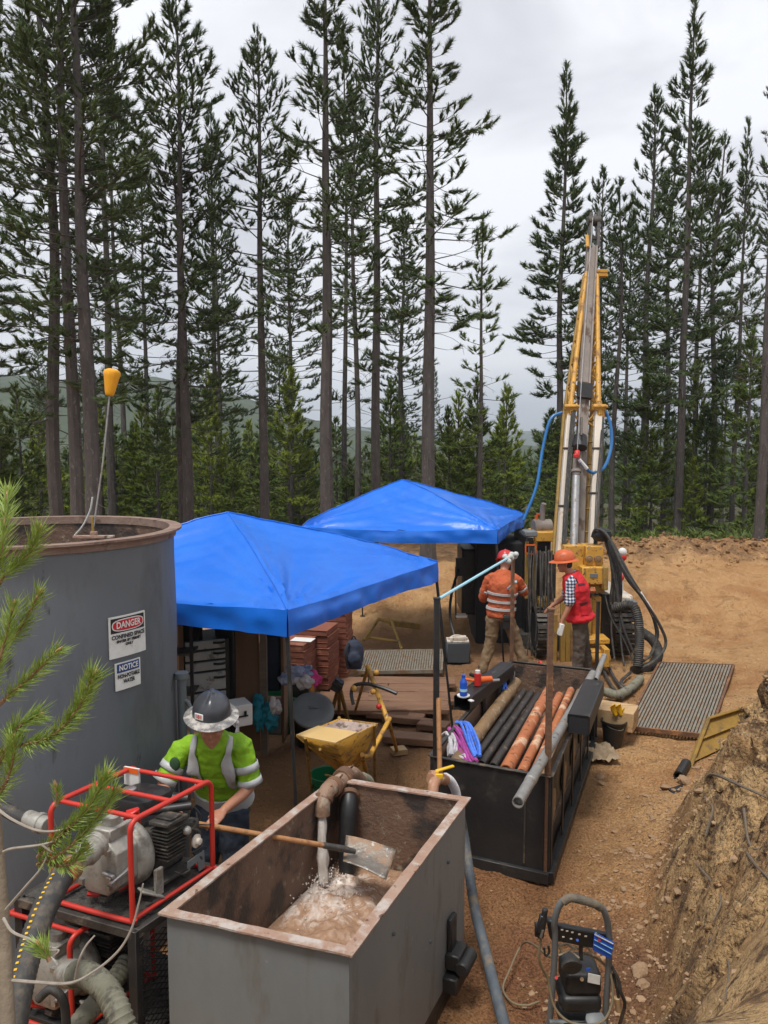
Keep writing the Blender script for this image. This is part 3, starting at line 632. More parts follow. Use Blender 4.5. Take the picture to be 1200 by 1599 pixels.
# px of the trunk at row 760, distance, row of the top, variant, width scale, lean in px at the top row, label
TREES = [
 (93, 16.6, -210, 'tall1', 1.0, -22, 'tall bare trunked pine, leftmost and darkest of the trio behind the round tank'),
 (118, 15.4, -260, 'tall4', 1.0, -34, 'middle thick trunk of the pine trio directly behind the round tank'),
 (143, 14.6, -240, 'tall2', 1.12, -26, 'thickest grey trunked pine behind the round tank, right of the trio'),
 (176, 25, -40, 'tall2', .95, -4, 'slim dark pine just behind the yellow float'),
 (193, 31, 60, 'slim', 1.1, 8, 'thin far pine right of the yellow float'),
 (292, 18.5, -5, 'tall3', .98, -4, 'dark straight pine rising left of the near blue canopy peak'),
 (284, 19.3, 190, 'slim', 1.1, -26, 'leaning slim pine whose trunk meets the dark straight one'),
 (340, 30, 170, 'tall1', .8, 6, 'far pine between the float and the canopy peak'),
 (412, 19.5, 52, 'tall4', .92, -36, 'leaning pine behind the near blue canopy with pointed top'),
 (512, 17.8, -90, 'tall5', 1.1, -34, 'tall pine with stout trunk left of the far canopy peak'),
 (541, 30, 70, 'slim', 1.1, -4, 'thin grey pine just right of the stout trunk'),
 (557, 26, 120, 'slim2', 1.15, -6, 'slender pine with bare stem behind the far canopy'),
 (588, 21, -70, 'tall2', .92, -22, 'dark pine behind the left slope of the far canopy'),
 (669, 17.2, -110, 'tall5', 1.12, -14, 'very tall pine with thick trunk right of the far canopy peak'),
 (750, 23, 342, 'sparse', .95, 4, 'short sparse pine standing alone against the sky'),
 (872, 27, 108, 'spire', 1.05, 13, 'pointed dense spire pine left of the drill mast'),
 (958, 27, 285, 'slim2', 1.2, 6, 'thin bare pine just right of the drill mast'),
 (931, 31, 268, 'tall2', .9, 4, 'pine whose crown shows behind the mast tip'),
 (1004, 30, 140, 'tall1', .95, 18, 'pine with pale trunk left of the tallest spire at right'),
 (1038, 33, 205, 'slim', 1.3, 6, 'slim pine between two spires at right'),
 (1060, 26, 0, 'spire2', 1.02, 22, 'tallest pointed spire pine right of the drill mast'),
 (1082, 36, 240, 'tall2', .95, 2, 'far pine behind the tallest spire at right'),
 (1109, 29, 215, 'slim', 1.35, 5, 'straight thin pine right of the tallest spire'),
 (1146, 27, 193, 'spire2', .72, 2, 'mid sized spire pine near the right edge'),
 (1188, 19, 85, 'dead', .9, 10, 'nearly bare grey pine at the right edge'),
 (1215, 30, 150, 'tall3', .9, 0, 'pine cut by the right edge of the view'),
 (-62, 17, -120, 'tall3', 1.1, 10, 'pine cut by the left edge of the view'),
 (232, 34, 250, 'tall2', .9, 0, 'mid height pine between the float and the dark straight pine'),
 (345, 27, 330, 'tall4', .8, 0, 'mid height pine between the dark straight pine and the leaning one'),
 (455, 29, 300, 'tall3', .85, 0, 'mid height pine between the leaning pine and the stout trunk'),
 (628, 28, 330, 'tall1', .9, 0, 'mid height pine behind the far canopy peak'),
 (975, 38, 330, 'tall3', .8, 0, 'distant pine right of the mast'),
]
for px, Yd, ty, key, ws, lean, lab in TREES:
    b = P(px, 760, Yd); x = b.x; z = gz(x, Yd) - .1; Ht = P(px, ty, Yd).z - z; info = VAR[key][3]
    ang = math.atan2(P(px + lean, 400, Yd).x - P(px, 400, Yd).x - 0, Ht * .8)
    put_tree(key, x, Yd, z, Ht/info[1], ws*max(.72, (Ht/info[1])**.35), rnd(0, 6.28) if lean == 0 else rnd(0, 6.28), lab, 'tall lodgepole pines behind the drill pad', (0, 0))
    t = S.objects[-1] if False else None
# young pines and thicket behind the clearing
YO = []
for i in range(92):
    Yd = rnd(22, 52); px = rnd(-60, 1260); ty = rnd(640, 735) if Yd > 26 else rnd(670, 740)
    YO.append((px, Yd, ty))
YO += [(32, 21, 604), (5, 20, 640), (62, 23, 655), (-20, 19, 610), (745, 24, 596), (790, 27, 610), (715, 26, 620), (700, 24, 640), (1010, 27, 560), (1165, 25, 520), (1085, 30, 570), (250, 24, 610), (330, 25, 590), (225, 27, 640), (455, 27, 580), (610, 26, 600), (160, 26, 640)]
YLAB = ['bright young pine with pointed top at the left edge above the tank', 'small bright pine cut by the left edge above the tank', 'young pine between the left edge pine and the tall trio', 'young pine peeking in at the far left edge', 'broad young pine behind the short sparse pine', 'bushy pine left of the blue hose on the mast', 'young pine behind the right slope of the far canopy', 'low bright pine just left of the short sparse pine', 'full young pine right of the drill mast', 'young pine near the right edge below the mid sized spire', 'young pine between the straight thin pine and the tallest spire', 'young pine right of the yellow float', 'bushy young pine between the two dark leaning trunks', 'low pine beside the yellow float rod', 'young pine behind the near canopy left of the stout trunk', 'young pine behind the far canopy peak', 'young pine behind the yellow float rod']
for i, (px, Yd, ty) in enumerate(YO):
    if i < 92 and px < 130: ty = rnd(690, 745)
    b = P(px, 760, Yd); z = gz(b.x, Yd) - .1; Ht = P(px, ty, Yd).z - z; key = random.choice(('young1', 'young2', 'young3')) if i < 92 else random.choice(('young1', 'young1', 'young2'))
    info = VAR[key][3]; k = Ht/info[1]
    put_tree(key, b.x, Yd, z, k, k**.6*rnd(.85, 1.2), rnd(0, 6.28), ('young bushy green pine in the thicket behind the clearing' if i < 92 else YLAB[i-92]), 'young pines in the thicket', name='young_pine')
for i in range(22):
    Yd = rnd(38, 85); px = rnd(-80, 1280); ty = rnd(480, 620)
    if 690 < px < 830 or (820 < px < 930 and ty < 560): ty = rnd(610, 650)
    b = P(px, 760, Yd); z = gz(b.x, Yd) - .1; Ht = P(px, ty, Yd).z - z; key = random.choice(('tall1', 'tall2', 'tall3', 'slim', 'spire2')); info = VAR[key][3]; k = Ht/info[1]
    put_tree(key, b.x, Yd, z, k, k**.7*rnd(.9, 1.1), rnd(0, 6.28), 'distant dark pine standing deep in the forest', 'distant pines deep in the forest')
# the forest carrying on down the valley: one mass
def cones():
    r = np.random.RandomState(7); n = 9000; y = 150 + 380 * r.rand(n)**.8; x = (r.rand(n) - .5) * 1.5 * (y + 60); z = height(x, y); h = r.uniform(6, 13, n); w_ = h*r.uniform(.11, .18, n)
    V_ = []; F_ = []; k = 5; tv = []
    base = []
    for lv in range(3):
        for j in range(k): a = 6.283*j/k + lv; base.append((math.cos(a)*(1-.27*lv), math.sin(a)*(1-.27*lv), .12+.28*lv))
        base.append((0, 0, .55+.225*lv))
    tv = np.array(base); tf = np.array([(lv*6+j, lv*6+(j+1) % k, lv*6+5) for lv in range(3) for j in range(k)])
    jit = 1 + (r.rand(n, len(tv), 1) - .5)*.7
    v = tv[None]*np.stack([w_, w_, h], 1)[:, None]*np.concatenate([jit, jit, np.ones_like(jit)], 2) + np.stack([x, y, z], 1)[:, None]
    me = np_mesh('forest', v.reshape(-1, 3), (tf[None] + (np.arange(n)*len(tv))[:, None, None]).reshape(-1, 3), False); me.materials.append(mat('far_forest', (.035, .055, .022), (.06, .085, .03), sc=.15, rough=1, spec=.1))
    o = bpy.data.objects.new('forest', me); COL.objects.link(o); tag(o, 'dense far off conifer forest filling the valley below the hills', 'forest', kind='stuff')
cones()
# forest floor brush under the young pines
def brush():
    r = np.random.RandomState(9); n = 5200; y = r.uniform(20.5, 44, n); x = (r.rand(n) - .5)*1.25*y; z = height(x, y); d = np.stack([r.normal(0, .6, n), r.normal(0, .6, n), np.ones(n)], 1)
    me = tufts_mesh('undergrowth', np.stack([x, y, z - .05], 1), d, r.uniform(.2, .5, n), r.uniform(1, 1.6, n), LEAFM, 4); o = bpy.data.objects.new('undergrowth', me); COL.objects.link(o); tag(o, 'low green undergrowth on the forest floor behind the berm', 'undergrowth', kind='stuff')
brush()
# ================================================================== ROUND TANK
TC = V(-2.39, 5.3, 0); TR = .925; TH = 2.80
rt = thing('round_tank', TC, 'tall round grey steel water tank with rusty rim at the left', 'tank')
def circ(r, z, n=72): return [TC + V(r*math.cos(2*math.pi*k/n), r*math.sin(2*math.pi*k/n), z) for k in range(n)]
m_ = MB(); m_.loft([circ(TR + .004*math.sin(j*1.3), j*TH/14, 72) for j in range(15)], caps=False); m_.loft([circ(TR-.01, j*TH/6, 72) for j in range(7)], caps=False)
sh = m_.build('tank_wall', TANKP, rt)
m_ = MB(); m_.loft([circ(TR-.02, .02, 72), circ(TR-.02, TH-.01, 72)], caps=False); m_.loft([circ(TR-.03, .03, 48), circ(.01, .03, 48)], caps=False); m_.build('tank_lining', RUSTIN, rt)
m_ = MB(); m_.loft([circ(TR+.002, TH-.055), circ(TR+.012, TH-.055), circ(TR+.014, TH-.008), circ(TR+.052, TH-.008), circ(TR+.052, TH+.006), circ(TR-.03, TH+.006), circ(TR-.03, TH-.05)], caps=False); m_.build('rim', mat('dark_rust_rim', (.20,.125,.095), (.27,.19,.15), sc=9, rough=.8, bump=.4, c3=(.12,.075,.055), s3=5), rt)
# small lug on the side
a = math.atan2(-.93, -.25); m_ = MB(); p = TC + V(math.cos(a)*TR, math.sin(a)*TR, 1.38); m_.box(p + V(.0,-.03,0), (.09,.07,.05)); m_.cyl(p + V(-.12,-.05,-.03), p + V(.02,-.06,0), .015); m_.build('lifting_lug', RUST, rt, bevel=.004)
# valve riser at the tank's right side
m_ = MB(); q = TC + V(TR*.985+.03, .05, 0); m_.cyl(q + V(.03,0,.0), q + V(.03,0,1.75), .032, n=12); m_.cyl(q+V(.03,0,1.75), q+V(.03,0,1.79), .05, n=12); m_.tube(crv([q+V(.03,0,1.6), q+V(.09,-.02,1.55), q+V(.10,-.03,1.3), q+V(.09,-.04,.9)],5), .014, 8); m_.cyl(q+V(.03,0,1.5), q+V(.13,-.04,1.46), .018, n=8); m_.build('riser_pipe', TANKP, rt)
def cylfn(px, py, roll=0):
    """hit the tank wall; returns mapping from sign plane to the curved wall"""
    d = ray(px, py); o = V(0,0,CAMH) - TC; A = d.x**2+d.y**2; B = 2*(o.x*d.x+o.y*d.y); C_ = o.x**2+o.y**2-TR**2; t = (-B - math.sqrt(B*B-4*A*C_))/(2*A); h = V(0,0,CAMH)+d*t - TC
    a0 = math.atan2(h.y, h.x)
    def f(u, v, off=.004):
        c, s = math.cos(roll), math.sin(roll); uu, vv = u*c - v*s, u*s + v*c
        return TC + V((TR+off)*math.cos(a0+uu/TR), (TR+off)*math.sin(a0+uu/TR), h.z + vv)
    return f, a0, h.z
def patch(mb, f, x0, x1, y0, y1, off, n=14):
    return mb.grid(lambda s, t: f(lerp(x0,x1,s), lerp(y0,y1,t), off), n, 3)
def wall_angle(px, py): return cylfn(px, py)[1], cylfn(px, py)[2]
aL, zT = wall_angle(168, 966); aR, zT2 = wall_angle(224, 951); _, zB = wall_angle(168, 1034); _, zB2 = wall_angle(223, 1012)
SW = (aR - aL)*TR; SH = ((zT - zB) + (zT2 - zB2))/2; f, _, _ = cylfn(196, 992)
f0 = lambda u, v, off=.004: TC + V((TR+off)*math.cos((aL+aR)/2+u/TR), (TR+off)*math.sin((aL+aR)/2+u/TR), (zT+zB+zT2+zB2)/4 + v)
ds = MB(); patch(ds, f0, -SW/2, SW/2, -SH/2, SH/2, .006); patch(ds, f0, -SW/2, SW/2, -SH/2, SH/2, .012)
dso = ds.build('danger_sign', SIGNW, rt)
m_ = MB(); patch(m_, f0, -SW*.455, SW*.455, SH*.10, SH*.455, .0135); m_.build('header_band', SIGNK, dso)
def oval(mb, f, cx, cy, rx, ry, off, n=40, k=3.0):
    pts = []
    for i in range(n): a = 2*math.pi*i/n; c, s = math.cos(a), math.sin(a); pts.append(f(cx + rx*math.copysign(abs(c)**(2/k), c), cy + ry*math.copysign(abs(s)**(2/k), s), off))
    ctr = f(cx, cy, off); b = len(mb.v); mb.v.extend(pts); mb.v.append(ctr)
    for i in range(n): mb.f.append([b+i, b+(i+1) % n, b+n])
m_ = MB(); oval(m_, f0, 0, SH*.275, SW*.43, SH*.15, .015); m_.build('white_oval', SIGNW, dso)
m_ = MB(); oval(m_, f0, 0, SH*.275, SW*.405, SH*.125, .0165); m_.build('red_oval', SIGNR, dso)
def lettering(f, rows, par, mm):
    mb = MB()
    for s_, cx, cy, size, width in rows:
        v, fc = text_geo(s_, size, .0015 if size > .02 else .0006); wv = max(p.x for p in v) - min(p.x for p in v); k = width/wv
        mb.add([f(cx + p.x*k, cy + p.y, .0185) for p in v], fc)
    o = mb.build('lettering', mm, par, smooth=False); return o
lettering(f0, [('DANGER', 0, SH*.275, SH*.22, SW*.66)], dso, SIGNW)
lettering(f0, [('CONFINED SPACE', 0, SH*.0, SH*.135, SW*.90), ('ENTER BY PERMIT', 0, -SH*.11, SH*.085, SW*.66), ('ONLY', 0, -SH*.20, SH*.085, SW*.22)], dso, SIGNK)
aL2, zT = wall_angle(178, 1034); aR2, zT2 = wall_angle(217, 1028); _, zB = wall_angle(178, 1082); _, zB2 = wall_angle(216, 1066)
W2 = (aR2-aL2)*TR; H2 = ((zT-zB)+(zT2-zB2))/2; f1 = lambda u, v, off=.004: TC + V((TR+off)*math.cos((aL2+aR2)/2+u/TR), (TR+off)*math.sin((aL2+aR2)/2+u/TR), (zT+zB+zT2+zB2)/4 + v)
ns = MB(); patch(ns, f1, -W2/2, W2/2, -H2/2, H2/2, .006); patch(ns, f1, -W2/2, W2/2, -H2/2, H2/2, .012); nso = ns.build('notice_sign', SIGNW, rt)
m_ = MB(); patch(m_, f1, -W2*.44, W2*.44, H2*.14, H2*.46, .014); m_.build('header_band', SIGNB, nso)
lettering(f1, [('NOTICE', 0, H2*.30, H2*.27, W2*.74)], nso, SIGNW)
lettering(f1, [('NON-POTABLE', 0, H2*.0, H2*.20, W2*.86), ('WATER', 0, -H2*.20, H2*.20, W2*.46)], nso, SIGNK)
# float gauge
b0 = P(147, 836, 5.25); top = P(172, 612, 5.35)
fg = thing('float_marker', b0, 'yellow float on a thin leaning rod rising from the round tank', 'float')
m_ = MB(); m_.box(b0 + V(0,0,-.01), (.27,.05,.02)); m_.box(b0 + V(0,0,.012), (.04,.04,.03)); m_.build('bracket', RIMR, fg, bevel=.003)
m_ = MB(); m_.cyl(b0 + V(-.005,0,0), b0 + V(-.005,0,.13), .009); m_.build('socket', YELD, fg)
m_ = MB(); m_.tube([b0 + V(0,0,.06), lerp(b0, top, .5) + V(.006,0,0), top], .006, 8); m_.build('rod', PIPEG, fg)
m_ = MB(); m_.tube(crv([b0 + V(-.13,0,.0), b0+V(-.07,0,.07), b0+V(-.02,0,.17), b0+V(.0,0,.26)], 5), .006, 6); m_.build('tie_wire', ROPEW, fg)
ax_ = (top - b0).normalized(); m_ = MB(); m_.lathe([(.005,-.03),(.028,-.025),(.034,0),(.052,.10),(.058,.125),(.052,.145),(.032,.155),(.005,.158)], top, ax_, 10); m_.build('float', BUOY, fg, bevel=.004)

# ================================================================== MUD TANK
ZR = 1.15; ZB = .13
MC = [G(240,1427,ZR), G(543,1494,ZR), G(731,1246,ZR), G(519,1213,ZR)]   # front left, front right, back right, back left
MC = [c + V(.02, 0, 0) for c in MC]
mc = sum(MC, V(0,0,0))/4
mt = thing('mud_tank', V(mc.x, mc.y, 0), 'open rectangular grey steel mud tank full of churning brown water', 'tank')
def inset(poly, d):
    n = len(poly); o = []
    for i in range(n):
        a, b, c = poly[i-1], poly[i], poly[(i+1) % n]; e1 = (b-a).normalized(); e2 = (c-b).normalized(); n1 = V(-e1.y, e1.x, 0); n2 = V(-e2.y, e2.x, 0); m = (n1+n2); m = m/(m.dot(n1)); o.append(b + m*d)
    return o
def at(poly, z): return [V(p.x, p.y, z) for p in poly]
O1 = inset(MC, .028); I1 = inset(MC, .040)
def wallstrip(mb, poly, z0, z1, nu=10, nv=6, buckle=.004):
    for i in range(4):
        a, b = poly[i], poly[(i+1) % 4]; e = (b-a).normalized(); nn = V(e.y, -e.x, 0)
        mb.grid(lambda s, t: (lambda p: V(p.x, p.y, lerp(z0, z1, t)) + nn*buckle*math.sin(s*math.pi)*mn.noise(V(s*3, t*2, i*7))*2)(a.lerp(b, s)), nu, nv)
m_ = MB(); wallstrip(m_, O1, ZB, ZR-.004); m_.build('outer_wall', GREY, mt)
m_ = MB(); wallstrip(m_, I1, ZB+.02, ZR-.003); m_.prism(at(I1, ZB+.01), V(0,0,.008)); m_.build('inner_lining', RUSTIN, mt)
m_ = MB()
for i in range(4):
    a, b = MC[i], MC[(i+1) % 4]; ai, bi = inset(MC, .058)[i], inset(MC, .058)[(i+1) % 4]; n = 26; top_o = []; top_i = []
    for k in range(n+1):
        s = k/n; jo = .0035*mn.noise(V(s*9, i*5, 0))*(0 if k in (0, n) else 1); po = a.lerp(b, s); pi_ = ai.lerp(bi, s); dd = (po-pi_).normalized(); zz = .004*mn.noise(V(s*5, i*3, 4))*(0 if k in (0, n) else 1)
        top_o.append(po + dd*jo + V(0,0,zz)); top_i.append(pi_ + dd*jo*2 + V(0,0,zz))
    secs = [[top_o[k]+V(0,0,.004), top_i[k]+V(0,0,.004), top_i[k]-V(0,0,.006), top_o[k]-V(0,0,.006)] for k in range(n+1)]; m_.loft(secs)
m_.build('rim', RIMR, mt, smooth=False)
for k in (0, 1):
    a, b = (O1[0], O1[3]) if k == 0 else (O1[1], O1[2]); a2 = a.lerp(O1[1-k], .05); b2 = b.lerp(O1[2 if k == 0 else 3], .05)
    m_ = MB(); m_.beam(V(a2.x,a2.y,.065), V(b2.x,b2.y,.065), .09, .125, ext=.06); m_.build('skid', BLACKS, mt, bevel=.006)
# hitch bracket low on the right side
br = O1[1].lerp(O1[2], .82); br = V(br.x, br.y, 0); e = (O1[2]-O1[1]).normalized(); nn = V(e.y, -e.x, 0)
m_ = MB(); rot = Matrix((e, nn, V(0,0,1))).transposed()
m_.box(br + nn*.05 + V(0,0,.30), (.16,.09,.10), rot); m_.box(br + nn*.02 + V(0,0,.44), (.10,.03,.22), rot); m_.cyl(br + nn*.11 - e*.09 + V(0,0,.28), br + nn*.11 + e*.09 + V(0,0,.28), .045); m_.box(br + nn*.04 + V(0,0,.17), (.22,.10,.10), rot)
m_.build('hitch_bracket', BLACKS, mt, bevel=.008)
for s, t in ((.30,.8),(.62,.35),(.15,.3),(.8,.75)): m_ = MB(); p = O1[1].lerp(O1[2], s); m_.cyl(V(p.x,p.y,lerp(.3,1.1,t)), V(p.x,p.y,lerp(.3,1.1,t)) + nn*.012, .010, n=8); m_.build('bolt_head', TANKP, mt)
# water
ZW = .60; IW = inset(MC, .046); hit = G(506, 1392, ZW)
def wpt(s, t):
    a = IW[0].lerp(IW[1], s); b = IW[3].lerp(IW[2], s); p = a.lerp(b, t); d = math.hypot(p.x-hit.x, p.y-hit.y); k = math.exp(-(d/.26)**2)
    edge = min(s, 1-s, t, 1-t)*14; edge = min(1, edge)
    z = ZW + edge*(.010*math.sin(d*62) * math.exp(-d*2.0) + .030*mn.noise(V(p.x*5, p.y*5, 0)) + .018*mn.noise(V(p.x*15, p.y*15, 3)) + .007*mn.noise(V(p.x*40, p.y*40, 9)) + k*(.04 + .045*mn.noise(V(p.x*12, p.y*12, 2)) + .010*mn.noise(V(p.x*40, p.y*40, 1))))
    return V(p.x, p.y, z)
m_ = MB(); m_.grid(wpt, 130, 190); wo = m_.build('water', BLACKM, None, org=V(mc.x, mc.y, 0), angle=180)
def water_mat():
    m = bpy.data.materials.new('muddy_water'); m.use_nodes = True; t = m.node_tree; b = t.nodes['Principled BSDF']; N = t.nodes.new; L = t.links.new
    g = N('ShaderNodeNewGeometry'); vm = N('ShaderNodeVectorMath'); vm.operation = 'SUBTRACT'; L(g.outputs['Position'], vm.inputs[0]); vm.inputs[1].default_value = (hit.x, hit.y, ZW)
    ln = N('ShaderNodeVectorMath'); ln.operation = 'LENGTH'; L(vm.outputs[0], ln.inputs[0])
    n1 = N('ShaderNodeTexNoise'); n1.inputs['Scale'].default_value = 9; n1.inputs['Detail'].default_value = 8; n1.inputs['Roughness'].default_value = .7; n1.inputs['Distortion'].default_value = 1.2; L(g.outputs['Position'], n1.inputs[0])
    # foam rides where the jet stirs the surface
    r1 = N('ShaderNodeMapRange'); r1.inputs['From Min'].default_value = .02; r1.inputs['From Max'].default_value = .46; r1.inputs['To Min'].default_value = .20; r1.inputs['To Max'].default_value = -.12; L(ln.outputs['Value'], r1.inputs[0])
    ad = N('ShaderNodeMath'); ad.operation = 'ADD'; L(n1.outputs[0], ad.inputs[0]); L(r1.outputs[0], ad.inputs[1])
    r2 = N('ShaderNodeMapRange'); r2.inputs['From Min'].default_value = .48; r2.inputs['From Max'].default_value = .74; L(ad.outputs[0], r2.inputs[0])
    n2 = N('ShaderNodeTexNoise'); n2.inputs['Scale'].default_value = 4; n2.inputs['Detail'].default_value = 4; L(g.outputs['Position'], n2.inputs[0])
    mx0 = N('ShaderNodeMix'); mx0.data_type = 'RGBA'; mx0.inputs[6].default_value = (.26, .15, .085, 1); mx0.inputs[7].default_value = (.46, .29, .19, 1); L(n2.outputs[0], mx0.inputs[0])
    mx = N('ShaderNodeMix'); mx.data_type = 'RGBA'; L(r2.outputs[0], mx.inputs[0]); L(mx0.outputs[2], mx.inputs[6]); mx.inputs[7].default_value = (.78, .70, .63, 1); L(mx.outputs[2], b.inputs['Base Color'])
    r3 = N('ShaderNodeMapRange'); r3.inputs['To Min'].default_value = .12; r3.inputs['To Max'].default_value = .6; L(r2.outputs[0], r3.inputs[0]); L(r3.outputs[0], b.inputs['Roughness'])
    bp = N('ShaderNodeBump'); bp.inputs['Strength'].default_value = .5; bp.inputs['Distance'].default_value = .03; L(ad.outputs[0], bp.inputs['Height']); L(bp.outputs[0], b.inputs['Normal'])
    return m
WM = water_mat(); wo.data.materials[0] = WM; tag(wo, kind='structure')
# jet and splash
FOAM = mat('foam', (.82, .76, .70), (.62, .50, .42), sc=14, rough=.35, bump=.3)
rs = np.random.RandomState(11)
jt = P(503, 1272, 4.79); spout = jt
m_ = MB(); jn = V(hit.x, hit.y, ZW + .06); secs = []
for i in range(22):
    t = i/21; c = jt.lerp(jn, t); c.y = lerp(jt.y, jn.y, t**.8); r_ = lerp(.026, .036, t); secs.append([c + V(math.cos(a), math.sin(a), 0)*r_*(1 + (.35+.5*t)*mn.noise(V(math.cos(a)*2.2, math.sin(a)*2.2, t*4))) for a in [2*math.pi*k/12 for k in range(12)]])
m_.loft(secs); jo = m_.build('water_jet', mat('falling_water', (.86,.82,.78), (.70,.60,.52), sc=16, rough=.22, bump=.6, tr=.45, stretch=(2,2,.6)), None, org=jn, angle=180); tag(jo, 'white jet of water falling from the elbow pipe into the mud tank', 'water jet')
bm = bmesh.new(); bmesh.ops.create_icosphere(bm, subdivisions=1, radius=1); tv = np.array([v.co[:] for v in bm.verts]); tf = np.array([[v.index for v in f.verts] for f in bm.faces]); bm.free()
n = 420; rad = np.abs(rs.normal(0, .15, n)); an = rs.uniform(0, 6.28, n); h = .07*np.exp(-(rad/.13)**2)*rs.rand(n)**.6 + rs.exponential(.018, n)*(rad < .25)
c = np.stack([hit.x + rad*np.cos(an)*1.0, hit.y + rad*np.sin(an)*1.25 + .02, ZW + .01 + h], 1); s = rs.uniform(.002, .0065, n)
me = np_mesh('splash', (tv[None]*s[:, None, None]*(1 + (rs.rand(n, len(tv), 1)-.5)*.5) + c[:, None]).reshape(-1, 3), (tf[None] + (np.arange(n)*len(tv))[:, None, None]).reshape(-1, 3), True); me.materials.append(FOAM)
so = bpy.data.objects.new('splash', me); COL.objects.link(so); tag(so, 'white foam and drops splashing where the jet hits the water', 'splash', kind='stuff')
# elbow pipe coming over the back left corner
ep = thing('fill_pipe', P(520,1225,5.1), 'muddy elbow pipe clamped over the back left corner of the mud tank', 'pipe')
a0 = P(548, 1208, 5.20); a1 = P(530, 1222, 5.0); a2 = P(513, 1233, 4.86); a3 = P(504, 1252, 4.80)
m_ = MB(); m_.tube(crv([P(565,1222,5.42), a0, a1, a2, a3, spout], 6), .052, 16, True); m_.build('elbow', mat('rusty_pipe', (.20,.115,.07), (.28,.18,.12), sc=9, rough=.6, bump=.5, c3=(.36,.28,.21), s3=8), ep)
for p, q, r_ in ((P(541,1211,5.12), P(533,1218,5.05), .070), (P(524,1226,4.95), P(518,1231,4.90), .064), (P(507,1243,4.83), P(505,1250,4.81), .062)):
    m_ = MB(); m_.cyl(p, q, r_, n=14); m_.tube([p + V(.03,0,.05), p + V(.05,0,.075)], .008, 6); m_.build('coupling', RUST, ep, bevel=.004)
m_ = MB(); m_.cyl(P(549,1208,5.34), P(545,1213,5.3), .055, n=14); m_.build('yellow_collar', YELD, ep)
m_ = MB(); ribbed(m_, [P(565,1214,5.40), P(576,1222,5.5), P(580,1245,5.6), P(578,1290,5.65)], .038, .02, .12); m_.build('hose_end', HOSEO, ep)
# black hanging suction hose in the back left corner
sh_ = thing('suction_pipe', P(545,1250,4.92), 'black pipe hanging down inside the mud tank behind the jet', 'pipe')
m_ = MB(); m_.tube(crv([P(546,1240,4.98), P(545,1262,4.92), P(543,1300,4.88), V(P(543,1330,4.86).x, 4.84, .62)], 6), .056, 16); m_.build('hose_body', BLACKP, sh_)
m_ = MB(); m_.cyl(P(546,1240,4.98), P(546,1246,4.95), .064, n=16); m_.build('top_collar', RUST, sh_)
# valve at the back right
vl = thing('ball_valve', P(682,1235,4.98), 'copper coloured valve pipe with yellow lever over the mud tank back rim', 'valve')
COPP = mat('muddy_copper', (.42, .22, .13), (.34, .17, .10), sc=12, rough=.5, bump=.3, c3=(.5, .34, .24), s3=9)
m_ = MB(); m_.tube(crv([P(696,1218,5.10), P(688,1216,5.04), P(679,1222,4.95), P(676,1240,4.90), P(676,1262,4.88)], 6), .036, 14); m_.build('elbow', COPP, vl)
for q0, q1, r_ in ((P(674,1218,4.97), P(680,1216,5.0), .046), (P(676,1246,4.89), P(676,1250,4.89), .043), (P(672,1210,5.0), P(690,1210,5.04), .030)): m_ = MB(); m_.cyl(q0, q1, r_, n=14); m_.build('fitting', COPP, vl, bevel=.003)
m_ = MB(); m_.cyl(P(683,1212,5.0), P(683,1203,5.0), .014, n=8); m_.beam(P(681,1204,5.0), P(709,1196,5.05), .026, .012); m_.box(P(686,1212,4.97), (.05,.02,.03)); m_.build('yellow_lever', YELP, vl, bevel=.003)
m_ = MB(); ribbed(m_, [P(694,1213,5.10), P(704,1220,5.14), P(712,1236,5.18), P(716,1262,5.2)], .028, .016, .15); m_.build('hose_end', WHCL, vl)
# shovel across the tank
g0 = P(310,1287,4.22); g1 = P(400,1303,4.3); g2 = P(535,1325,4.50)
g1 = g0.lerp(g2, .4)
shv = thing('shovel', g1, 'square shovel with wooden shaft laid across the mud tank', 'shovel')
m_ = MB(); m_.tube([g0, g0.lerp(g2,.5), g2], [.017,.016,.015], 10); m_.build('shaft', WOODH, shv)
m_ = MB(); m_.tube([g0.lerp(g2,.86), g2, P(555,1330,4.52)], [.018,.020,.014], 10); m_.build('socket', DARKM, shv)
bl = [P(542,1299,4.66), P(619,1327,4.58), P(603,1374,4.36), P(537,1340,4.47)]
def blade(s, t):
    p = bl[0].lerp(bl[1], s).lerp(bl[3].lerp(bl[2], s), t); nrm = (bl[1]-bl[0]).cross(bl[3]-bl[0]).normalized(); return p + nrm*(.03*math.sin(t*math.pi)*(1-s*.5)) + nrm*.03*(1-s)**3
m_ = MB(); m_.grid(blade, 14, 12); o = m_.build('blade', mat('shovel_blade', (.25,.23,.20), (.17,.14,.115), sc=12, rough=.4, metal=.5, bump=.4, c3=(.34,.21,.13), s3=7, t3=(.46,.58), c4=(.5,.48,.44), s4=16, t4=(.6,.66)), shv, angle=180); sm = o.modifiers.new('thick', 'SOLIDIFY'); sm.thickness = .005

